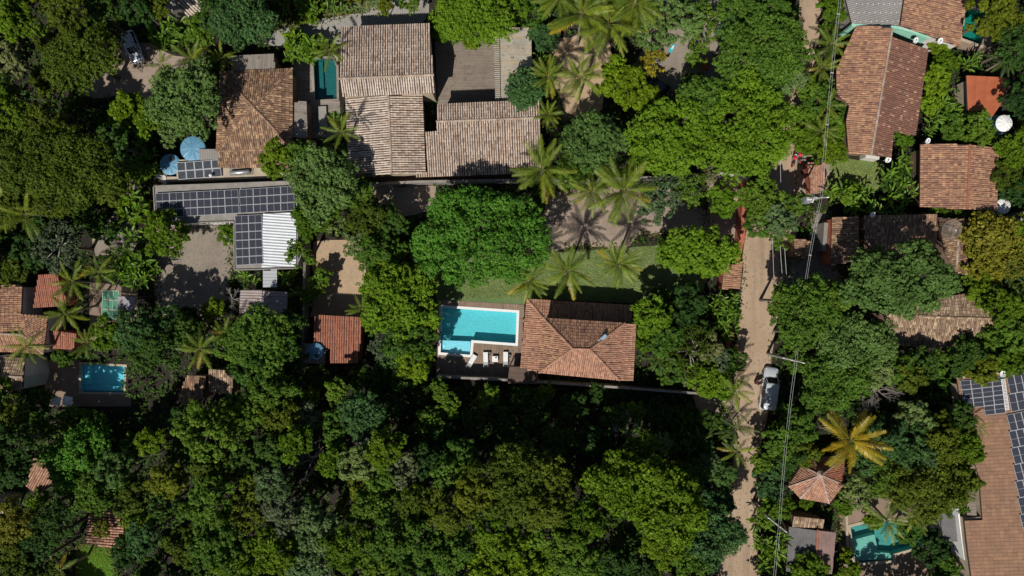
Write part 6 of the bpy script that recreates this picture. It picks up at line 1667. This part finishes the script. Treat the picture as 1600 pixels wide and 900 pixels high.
palm(826,440,34,7.5,'palm above the pool house roof, left end of its row')
palm(907,120,40,8.0,'palm in the right of the small grove above the wide low tan roof')
palm(857,118,34,7.5,'palm touching the round blue-green tree by the bamboo pergola')
palm(857,178,24,5.0,'low small palm right of the wide low tan roof')
palm(908,22,56,9.5,'palm in the top grove, left one with fronds hanging down the picture')
palm(952,38,58,9.0,'palm in the top grove, middle one')
palm(992,6,50,9.5,'palm in the top grove, right one cut by the top edge')
palm(872,-6,44,8.5,'palm in the top grove, far left one cut by the top edge')
palm(515,78,32,6.5,'palm with yellow fronds over the dark teal pool', leaf='palm', n=12)
palm(533,205,32,7.5,'bright palm whose shadow falls on the left slope of the ridge-down roof', n=12)
palm(1330,688,55,9.0,'golden yellow palm beside the salmon pavilion', leaf='palm_y', n=24)
palm(1388,815,36,6.0,'palm leaning over the lower teal pool, left one', n=14)
palm(1428,808,30,5.5,'palm leaning over the lower teal pool, right one', n=13)
palm(1400,775,28,6.0,'palm among the leaves above the lower teal pool', n=12)
palm(300,92,32,6.0,'soft green palm in the clearing below the heliconias, top left', n=15)
palm(345,90,26,5.0,'palm at the left of the small weathered lean-to roof', n=13)
palm(252,100,24,4.5,'pale fronded palm below the silver car clearing', n=12, leaf='palm')
palm(38,335,44,8.5,'palm with hanging fronds near the left edge, upper part', n=12)
palm(8,325,40,8.0,'palm cut by the left edge above the olive tree', n=13)
palm(112,440,36,7.0,'palm above the red roof near the left edge, yellowish heart', n=15)
palm(152,425,28,6.0,'palm between two tiled red roofs and the bright banana clump', n=13)
palm(100,490,34,7.5,'palm overhanging the plain red roof, left of the green glazed canopy', n=14)
palm(40,540,34,8.5,'palm standing over the brick-brown hip roofs at the left edge', n=14)
palm(135,535,28,6.5,'palm directly above the blue rectangular pool', n=14)
palm(312,545,36,6.5,'palm in the dark garden below the shaded grey yard', n=15)
palm(350,520,26,5.5,'small palm left of the mid green tree below the striped canopy', n=12)
palm(566,483,26,6.0,'palm at the upper right corner of the red clay shed', n=12)
palm(600,325,24,5.0,'dark palm in the shade below the boundary wall', n=12, leaf='palm_b')
palm(1030,560,26,5.0,'bluish palm right of the pool house', n=13, leaf='palm_b')
palm(1150,612,30,6.5,'palm at the left edge of the lane opposite the white van', n=13)
palm(1150,668,34,7.0,'palm whose fronds and shadow cross the dirt lane', n=12, leaf='palm_b')
palm(1152,705,28,5.5,'palm leaning into the dirt lane, lowest of the three on its left edge', n=12)
palm(235,712,20,9.0,'small dark palm in the lower left wood', n=11, leaf='palm_b')
palm(1300,68,30,5.0,'palm right of the lane at the top beside the cables', n=14)
palm(1285,105,28,4.5,'palm right of the lane, second from the top', n=14)
palm(1293,165,26,4.5,'palm right of the lane next to the long gable roof', n=13)
palm(1285,205,30,4.5,'palm right of the lane above the red motorcycles', n=14)
palm(1572,92,30,5.5,'dark palm right of the green pool', n=13, leaf='palm_b')
palm(1575,425,26,5.0,'fan-like palm below the mustard-leaved tree', n=12, leaf='palm_b')
palm(1592,432,22,4.0,'palm cut by the right edge near the mustard-leaved tree', n=10, leaf='palm_b')
palm(1510,672,18,5.0,'tiny palm tip at the corner of the flat-tiled roof', n=8)
palm(1530,668,20,6.2,'small palm with an orange frond over the upper left solar array', n=8)
palm(92,892,30,7.0,'palm with one large drooping frond left of the small bright lawn', n=9)
palm(960,745,14,12.5,'palm crest poking out of the wide yellow-green crown', n=8, kind='x')
palm(1095,690,26,4.5,'dark palm in the shade at the right end of the lower wood', n=11, leaf='palm_b')

# ---- banana and heliconia clumps
def paddle_mesh(seed, w=0.2, droop=0.5):
    g = random.Random(seed); mb = MB(); n = 9
    def pt(t): return Vector((t*(1-0.12*droop), 0, 0.32*t-droop*0.75*t*t))
    prev = None
    mb.tube([pt(i/8) for i in range(9)], [0.016*(1-0.7*i/8) for i in range(9)], 4, mi=1)
    for i in range(n+1):
        t = 0.16+0.84*i/n; ww = w*0.5*math.sin(math.pi*min(1, 0.05+0.95*(i/n)))**0.55*(1+g.uniform(-0.08,0.05))
        p = pt(t); l = p+Vector((0, ww, ww*0.45)); r_ = p+Vector((0, -ww, ww*0.45))
        if prev:
            mb.add([prev[0], prev[1], p, l], [(0,1,2,3)] , 0); mb.add([prev[1], prev[2], r_, p], [(0,1,2,3)], 0)
        prev = (l, p, r_)
    return mb.mesh('leaf', [L['banana'], L['midrib']])
PD = [paddle_mesh(1, 0.20, 0.35), paddle_mesh(2, 0.24, 0.6), paddle_mesh(3, 0.20, 0.9), paddle_mesh(4, 0.17, 0.2)]
stm = MB(); stm.tube([(0,0,-0.02),(0,0,0.5),(0,0,1)], [1.0,0.8,0.55], 8); STM = stm.mesh('stem', plain('banana_stem', (0.16,0.18,0.07), 0.7, 0.3), smooth=True)
brnd = random.Random(9)
CLN = [0]
def broadleaf(px, py, r, h, n=20, leaf='banana', name='banana_plant', catn='banana plant', group='broad-leaved plants'):
    q = P(px, py, h); R = r*(1-h/CAM_H)/PXM
    root = thing(name, (q.x, q.y, 0), None, catn, group)
    o = link('stem', STM, root); o.scale = (0.10, 0.10, h-0.3)
    ph = brnd.uniform(0, 6.28)
    for i in range(n):
        o = link('leaf', PD[brnd.randrange(4)], root, None)
        o.material_slots[0].link = 'OBJECT'; o.material_slots[0].material = L[leaf]
        a = ph+i*2.4; s = R*brnd.uniform(0.55,0.95); o.location = (brnd.uniform(-0.35,0.35)*R, brnd.uniform(-0.35,0.35)*R, h-brnd.uniform(0.4,0.9)) if name == 'banana_plant' else (0,0,h-0.45); o.rotation_euler = (brnd.uniform(-0.5,0.5), -brnd.uniform(0.15,1.15), a); o.scale = (s, s, s)
    TREES.append(dict(o=root, px=px, py=py, r=r, col='banana', shape='banana', h=h, label=None, bush=True))
BAN = """
238 35 20 3|255 52 22 3|270 38 20 3|238 58 18 2.6|285 55 18 2.6|250 70 16 2.2|215 228 20 3.4|205 248 20 3|230 240 18 3|240 262 16 2.6|222 268 16 2.6|225 210 18 3
200 305 24 3.2|195 335 24 3.2|205 365 22 3|215 320 20 3.2|190 395 24 3.2|215 410 24 3.2|180 425 22 3|225 435 20 3|205 440 20 3|240 420 18 2.6|170 400 18 2.8
455 70 18 3|470 85 18 3|480 65 18 3.2|462 55 16 2.8|492 80 16 3|450 88 14 2.6|505 62 16 3|525 185 18 3.2|520 225 18 3|540 235 16 3|470 5 18 2.6|490 12 18 2.6|515 5 18 2.6|445 10 16 2.6|535 10 14 2.4
815 28 14 2.2|830 38 14 2.2|805 38 12 2|712 62 12 1.4|730 62 12 1.4|748 62 12 1.4|764 62 12 1.4|845 90 16 3|380 430 18 2.8|445 435 18 2.8|460 455 16 2.6|455 425 14 2.4|395 440 14 2.4
1320 300 20 3|1340 310 20 3|1300 300 20 3|1335 325 18 2.8|1365 325 22 3.2|1395 305 24 3.5|1390 275 24 3.5|1410 255 22 3.5|1420 285 22 3.2|1430 300 20 3|1380 330 20 3|1405 330 20 3|1415 310 20 3|1355 300 16 2.6
1475 160 22 3.4|1465 185 22 3.4|1490 175 20 3.2|1482 205 20 3|1500 190 18 3|1455 205 18 3|1478 140 18 3|1515 100 16 2.4|1530 88 14 2.4|1520 95 14 2.4|1500 95 14 2.2
1125 468 20 3.2|1140 485 20 3.2|1130 505 20 3.2|1148 470 18 3|1115 485 18 3|1145 510 18 3|1135 525 16 2.8|1152 495 14 2.6
1200 850 22 3|1215 870 22 3|1195 885 22 3|1188 850 18 2.6|1222 840 20 3|1185 820 18 2.6|1130 640 16 2.6|1135 680 18 3|1128 725 16 2.6|1140 745 14 2|1545 545 22 3.4|1560 560 18 3
1135 790 14 2|1132 815 14 2|1128 850 14 2|1305 300 16 2.6|1288 225 14 2.2|1278 245 12 2|1300 130 16 2.6|1275 85 16 2.6|1290 40 16 2.6|1300 205 14 2.4|880 230 14 2.4|1015 255 12 2"""
for ent in BAN.replace('\n', '|').split('|'):
    if ent.strip():
        a = [float(v) for v in ent.split()]; broadleaf(*a)
broadleaf(1149, 542, 9, 1.0, 16, 'palm_y', 'spiky_plant', 'agave', None)
TREES[-1]['label'] = 'round spiky yellow plant on the left edge of the dirt lane'

# ---- fill the closed wood between the trees above with lower, darker neighbours
frnd = random.Random(21)
def inpoly(p, poly):
    x, y = p; c = False; n = len(poly)
    for i in range(n):
        a, b = poly[i], poly[i-1]
        if (a[1] > y) != (b[1] > y) and x < (b[0]-a[0])*(y-a[1])/(b[1]-a[1])+a[0]: c = not c
    return c
WOOD = [([(0,600),(60,600),(60,640),(230,640),(360,630),(480,585),(640,600),(680,612),(1100,640),(1140,900),(0,900)], 9, ('dk','ol','br','dk')),
        ([(0,0),(180,0),(170,140),(130,160),(180,250),(150,330),(0,430)], 8, ('dk','ol','dk')),
        ([(1240,440),(1480,560),(1490,640),(1510,760),(1330,760),(1240,800),(1190,740),(1200,450)], 6, ('dk','br','bl')),
        ([(1520,0),(1600,0),(1600,330),(1560,220),(1580,130),(1540,100)], 5, ('dk','ol'))]
RING = [([(-120,-100),(-5,-100),(-5,1000),(-120,1000)], 9, ('dk','ol','br')), ([(-120,905),(1120,905),(1120,1010),(-120,1010)], 10, ('br','ol','yl','dk')),
        ([(1190,905),(1500,905),(1500,1010),(1190,1010)], 7, ('br','dk')), ([(1615,-100),(1720,-100),(1720,560),(1615,560)], 7, ('dk','br','ol')),
        ([(-120,-100),(1240,-100),(1240,-18),(-120,-18)], 8, ('br','dk','ol')), ([(1520,-100),(1720,-100),(1720,-18),(1520,-18)], 7, ('dk','br'))]
bareb = [(b, (min(p[0] for p in b), min(p[1] for p in b), max(p[0] for p in b), max(p[1] for p in b))) for b in BARE]
def isbare(x, y, m=0):
    for b, (x0, y0, x1, y1) in bareb:
        if x0-m <= x <= x1+m and y0-m <= y <= y1+m:
            if m == 0:
                if inpoly((x, y), b): return True
            elif any(inpoly((x+dx, y+dy), b) for dx, dy in ((0,0),(m,0),(-m,0),(0,m),(0,-m))): return True
    return False
for ring, (poly, hh, cols_) in [(0, w) for w in WOOD]+[(1, w) for w in RING]:
    x0, y0 = min(p[0] for p in poly), min(p[1] for p in poly); x1, y1 = max(p[0] for p in poly), max(p[1] for p in poly)
    for _ in range(int((x1-x0)*(y1-y0)/(260 if not ring else 500))):
        x, y = frnd.uniform(x0, x1), frnd.uniform(y0, y1)
        r = frnd.uniform(22, 38) if ring else frnd.uniform(18, 30)
        if not inpoly((x, y), poly) or isbare(x, y, 14): continue
        if not ring and (200 < x < 285 and 615 < y < 690 or 235 < x < 275 and 810 < y < 900 ): continue
        if ring and math.hypot(x-140, y-960) < 75: continue
        if any(math.hypot(kx-x, ky-y) < kr+r for kx, ky, kr in ((1206,600,32),(1204,632,24),(205,72,26),(1390,850,40),(1050,75,12),(1522,42,26),(1283,745,34),(78,625,24))): continue
        if any(math.hypot(t['px']-x, t['py']-y) < (t['r']*0.82+r*0.66) for t in TREES): continue
        shade_zone = (640 < x < 1140 and 600 < y < 705)  # strip shaded by the tall trees; its shade also goes into dark leaf colour
        plan_tree(x, y, r, 'dk' if shade_zone else frnd.choice(cols_), frnd.choice(('lump','lump','leafy')), frnd.uniform(2.5,4) if shade_zone else hh*(frnd.uniform(0.35,0.6) if not ring else frnd.uniform(0.6,0.9)), bool(ring))

# ---- the largest of the planned trees stand one by one; the rest is one mass of small growth between and beyond them
inview = sorted([e for e in QUEUE if not e['ring'] and not e['bush']], key=lambda e: -e['r'])
N_ONE = 252
for e in inview[:N_ONE]+[e for e in QUEUE if e['bush'] and not e['ring']]: tree(e['px'], e['py'], e['r'], e['col'], e['shape'], e['h'], entry=e)
def small_mass(name, entries, keep, label):
    gg = np.random.default_rng(8); vs = []; mi = []
    cols_ = sorted({e['col'] for e in entries}); cm = {c: i for i, c in enumerate(cols_)}
    for e in entries:
        T = trnd.choice(TPL[(e['shape'] if (e['shape'], 'S') in TPL else 'lump', 'S' if e['r'] < 30 else 'M')])
        me = T['me']; nv = len(me.vertices); a = np.empty(nv*3, np.float32); me.vertices.foreach_get('co', a); a = a.reshape(-1, 4, 3)
        kk = keep/(len(a)/3800); a = a[gg.uniform(size=len(a)) < kk]; c = a.mean(1, keepdims=True); a = c+(a-c)*(1.0/math.sqrt(min(1, kk)))**0.8
        hc = e['h']*0.86; k = (1-hc/CAM_H)/PXM; Rm = e['r']*k; s_ = Rm/(T['R']+T['cr']*0.55); sz = min(s_, e['h']*0.75/(T['hz']+T['cr']))
        zf = max(0.15, e['h']-(T['hz']+T['cr']*0.75)*sz); th = trnd.uniform(0, 6.28); ct, st = math.cos(th), math.sin(th); q = P(e['px'], e['py'], hc)
        x = a[..., 0]*s_; y = a[..., 1]*s_
        vs.append(np.stack([x*ct-y*st+q.x, x*st+y*ct+q.y, a[..., 2]*sz+zf], -1)); mi.append(np.full(len(a), cm[e['col']]))
        w = 0.07+0.02*Rm
        for i in range(4):
            a0, a1 = i*math.pi/2, (i+1)*math.pi/2
            vs.append(np.array([[[q.x+w*math.cos(a0), q.y+w*math.sin(a0), 0], [q.x+w*math.cos(a1), q.y+w*math.sin(a1), 0], [q.x+w*0.5*math.cos(a1), q.y+w*0.5*math.sin(a1), zf+0.3], [q.x+w*0.5*math.cos(a0), q.y+w*0.5*math.sin(a0), zf+0.3]]], np.float32)); mi.append(np.array([len(cols_)]))
    v = np.concatenate(vs).astype(np.float32); m_ = np.concatenate(mi).astype(np.int32); n = len(v)
    me = bpy.data.meshes.new(name); me.vertices.add(n*4); me.vertices.foreach_set('co', v.reshape(-1)); me.loops.add(n*4); me.loops.foreach_set('vertex_index', np.arange(n*4, dtype=np.int32))
    me.polygons.add(n); me.polygons.foreach_set('loop_start', np.arange(0, n*4, 4, dtype=np.int32)); me.polygons.foreach_set('loop_total', np.full(n, 4, np.int32))
    for c in cols_: me.materials.append(L[c])
    me.materials.append(M['bark']); me.polygons.foreach_set('material_index', m_); me.update(calc_edges=True)
    o = link(name, me); o['kind'] = 'stuff'; o['label'] = label
    print('MASS', name, len(entries), n)
small_mass('small_trees', inview[N_ONE:], 0.5, 'small and young trees filling the gaps between the larger crowns')
small_mass('outer_wood', [e for e in QUEUE if e['ring']], 0.25, 'wood going on beyond the edges of the picture')
TREES = [t for t in TREES if t['o'] is not None]

# ---- undergrowth: nobody could count it
g = np.random.default_rng(4)
def undergrowth(name, n, z0, z1, ll, lw, mat, label, m=3, clump=True):
    xs = g.uniform(-60, 1660, n); ys = g.uniform(-60, 960, n)
    nz = np.sin(xs*0.05+1.3)*np.sin(ys*0.06)+np.sin(xs*0.13)*np.sin(ys*0.11+2)*0.7
    keep = np.array([not isbare(x, y, m) for x, y in zip(xs, ys)])
    xs, ys, nz = xs[keep], ys[keep], nz[keep]
    z = z0+(z1-z0)*np.clip(0.5+0.35*nz+g.normal(0, 0.2, len(xs)), 0, 1)
    c = np.stack([(xs-800)/PXM, (450-ys)/PXM, z], 1).repeat(4, 0)+g.normal(0, 0.16, (len(xs)*4, 3))*np.array([1,1,0.5]); c[:, 2] = np.maximum(c[:, 2], 0.08)
    nn = len(c); nr = unit(np.array([0,0,1.0])+g.normal(0, 0.5, (nn, 3))); t = unit(np.cross(nr, g.normal(size=(nn, 3)))); b = np.cross(nr, t); s = g.uniform(0.6,1.4,nn)[:, None]
    me = quads_mesh(name, c, t*ll/2*s, b*lw/2*s, mat)
    o = link(name, me); o['kind'] = 'stuff'; o['label'] = label; return o
undergrowth('undergrowth', 34000, 0.1, 1.3, 0.42, 0.22, L['dk'], 'low dark green undergrowth covering the ground between trees and houses')
undergrowth('ground_cover', 9000, 0.1, 0.8, 0.36, 0.2, L['br'], 'scattered lighter green weeds on the ground around the gardens')
def scatter_in(name, poly, n, ll, lw, mat, z, label, upr=0.45, avoid=None):
    x0, y0 = min(p[0] for p in poly), min(p[1] for p in poly); x1, y1 = max(p[0] for p in poly), max(p[1] for p in poly)
    xs = g.uniform(x0, x1, n); ys = g.uniform(y0, y1, n); k = np.array([inpoly((x, y), poly) for x, y in zip(xs, ys)]); xs, ys = xs[k], ys[k]
    c = np.stack([(xs-800)/PXM, (450-ys)/PXM, np.full(len(xs), z)+g.uniform(0, 0.03, len(xs))], 1); nn = len(c)
    nr = unit(np.array([0,0,1.0])+g.normal(0, upr*0.5, (nn, 3))); t = unit(np.cross(nr, g.normal(size=(nn, 3)))); b = np.cross(nr, t); s_ = g.uniform(0.5,1.5,nn)[:, None]
    o = link(name, quads_mesh(name, c, t*ll/2*s_, b*lw/2*s_, mat)); o['kind'] = 'stuff'; o['label'] = label
LAWN = [(640,400),(860,395),(1080,380),(1110,420),(1090,478),(992,474),(823,466),(684,466)]
scatter_in('lawn_grass', LAWN, 26000, 0.26, 0.09, L['gb'], 0.05, 'tufts and blades of the lawn above the pool house')
scatter_in('lawn_grass', [(1298,250),(1380,250),(1382,300),(1298,290)], 2500, 0.26, 0.09, L['gb'], 0.05, 'tufts and blades of the small lawn right of the gate')
scatter_in('lawn_grass', [(122,852),(182,855),(188,910),(118,910)], 2500, 0.26, 0.09, L['vb'], 0.05, 'bright blades of the small lawn in the lower left')
scatter_in('road_grit', [(1165,380),(1240,380),(1205,520),(1195,700),(1186,900),(1110,900),(1146,700),(1150,560)], 1500, 0.13, 0.09, M['grit'], 0.03, 'pebbles, twigs and dry leaves strewn over the lane', 0.5)
scatter_in('road_grit', [(245,350),(365,380),(345,500),(245,500)], 400, 0.13, 0.11, M['grit'], 0.03, 'pebbles and dry leaves strewn over the grey yard', 0.5)
# weeds and fallen leaves along the edges of the bare patches
def litter(name, polys, n, ll, lw, mat, z, label, col=None):
    cc = []
    for poly in polys:
        x0, y0 = min(p[0] for p in poly), min(p[1] for p in poly); x1, y1 = max(p[0] for p in poly), max(p[1] for p in poly)
        k = 0
        while k < n:
            i = int(g.integers(0, len(poly))); t = g.uniform(); a, b = poly[i], poly[(i+1) % len(poly)]
            d = g.normal(0, 4); x = a[0]+(b[0]-a[0])*t+g.normal(0, 5); y = a[1]+(b[1]-a[1])*t+g.normal(0, 5); k += 1
            cc.append(((x-800)/PXM, (450-y)/PXM, z+g.uniform(0, 0.12)))
    c = np.array(cc, np.float32); nn = len(c); nr = unit(np.array([0,0,1.0])+g.normal(0, 0.35, (nn, 3))); t = unit(np.cross(nr, g.normal(size=(nn, 3)))); b = np.cross(nr, t); s = g.uniform(0.5,1.5,nn)[:, None]
    me = quads_mesh(name, c, t*ll/2*s, b*lw/2*s, mat); o = link(name, me); o['kind'] = 'stuff'; o['label'] = label
paths = [o for o in BARE if len(o) > 24][:8]
litter('verge_weeds', paths, 900, 0.3, 0.16, L['ol'], 0.05, 'weeds growing along the uneven edges of the lane and yards')
litter('fallen_leaves', paths, 500, 0.2, 0.12, tile_mat('dry_leaf', [(0.22,0.13,0.06),(0.30,0.20,0.10),(0.14,0.09,0.05)], dirt_amt=0.2), 0.03, 'dry fallen leaves along the edges of the lane and yards')

# ---- every tree and plant gets words that find it again
LMK = [(750,515,'turquoise pool'),(905,545,'pool house'),(160,590,'blue pool'),(507,122,'dark teal pool'),(605,95,'largest tan roof'),(605,210,'ridge-down roof'),(765,220,'wide low tan roof'),(725,110,'plank terrace'),(805,95,'bamboo pergola'),
 (398,170,'brown hipped roof'),(282,245,'blue tanks'),(350,320,'long solar array'),(435,375,'white corrugated roof'),(528,530,'red shed'),(412,472,'striped canopy'),(205,70,'silver car'),(30,500,'hip roofs'),(172,476,'green canopy'),
 (300,605,'sawtooth shed'),(165,828,'ivy-grown roof'),(150,880,'bright lawn'),(1203,606,'white van'),(1281,309,'transformer pole'),(1243,564,'crossarm pole'),(1217,822,'slanting-arm pole'),(1378,140,'long gable roof'),(1498,277,'squarish gable roof'),
 (1540,150,'orange metal roof'),(1522,40,'green pool'),(1340,270,'east lawn'),(1483,360,'mesh dish'),(1480,500,'mossy brown roof'),(1283,742,'salmon pavilion'),(1270,860,'dark sheet roof'),(1385,850,'lower teal pool'),(1560,700,'flat-tiled roof'),
 (1244,245,'motorcycles'),(300,440,'grey yard'),(530,430,'orange path'),(970,340,'sand patch'),(880,460,'lawn'),(1060,120,'north yard'),(530,45,'driveway'),(1164,340,'red wall'),(878,600,'long grey wall'),(1325,690,'golden palm'),
 (751,370,'huge domed tree'),(1110,190,'spreading tree pair'),(1408,436,'right domed tree'),(648,786,'ball-shaped crown'),(985,755,'wide yellow-green crown'),(566,650,'round blue-green crown'),(122,722,'lower left domed tree'),(800,752,'largest olive crown'),(1383,612,'bare twiggy tree'),(1555,368,'mustard tree'),(1170,760,'bottom of the lane'),(1280,60,'top of the lane'),(520,900,'bottom edge'),(900,900,'bottom edge'),(250,900,'bottom edge'),(0,100,'left edge'),(0,300,'left edge'),(0,760,'left edge'),(1600,150,'right edge'),(1600,450,'right edge')]
def rel(t, l):
    dx, dy = t['px']-l[0], t['py']-l[1]
    if l[2] in ('bottom edge',): return 'by the bottom edge'
    if l[2] in ('left edge','right edge'): return 'by the '+l[2]
    if abs(dx) > 2.2*abs(dy): return ('right of' if dx > 0 else 'left of')+' the '+l[2]
    if abs(dy) > 2.2*abs(dx): return ('below' if dy > 0 else 'above')+' the '+l[2]
    return ('lower' if dy > 0 else 'upper')+' '+('right' if dx > 0 else 'left')+' of the '+l[2]
used = set(); taken = {}
for t in TREES:
    if t['label']: t['o']['label'] = t['label']; used.add(t['label'])
rest = [t for t in TREES if not t['label']]
def base(t):
    if t['shape'] == 'banana': return 'broad-leaved plant'
    s = 'small ' if t['r'] < 22 else ('large ' if t['r'] > 38 else '')
    return s+COLW[t['col']]+' '+SHPW[t['shape']]+' '+('shrub' if t['bush'] else 'tree')
for t in rest:
    ls = sorted(LMK, key=lambda l: math.hypot(t['px']-l[0], t['py']-l[1]))
    c = [base(t)+' '+rel(t, ls[0])]
    for i in range(0, 5):
        for j in range(i+1, 6):
            if ls[i][2] != ls[j][2]: c.append(base(t)+' '+rel(t, ls[i])+', '+rel(t, ls[j]))
    nb = sorted([u for u in TREES if u is not t], key=lambda u: math.hypot(t['px']-u['px'], t['py']-u['py']))[:4]
    for u in nb:
        un = 'palm' if u['shape'] == 'palm' else ('broad-leaved plant' if u['shape'] == 'banana' else COLW[u['col']]+' crown')
        sd = ('right' if u['px'] > t['px'] else 'left') if abs(u['px']-t['px']) > abs(u['py']-t['py']) else ('lower' if u['py'] > t['py'] else 'upper')
        c.append(base(t)+' '+rel(t, ls[0])+', with a '+un+' on its '+sd+' side'); c.append(base(t)+' '+rel(t, ls[1])+', with a '+un+' on its '+sd+' side')
    c = [x for x in c if len(x.replace(',', '').split()) <= 16] or c
    lab = next((x for x in c if x not in used), None)
    if lab is None:
        lab = c[-1]+' too'
        while lab in used: lab = lab.replace('too', 'also too')
    used.add(lab); t['o']['label'] = lab
    if t['shape'] != 'banana' : t['o']['group'] = 'shrubs in the gardens' if t['bush'] else ('trees of the lower wood' if t['py'] > 600 and t['px'] < 1140 else 'trees around the houses')
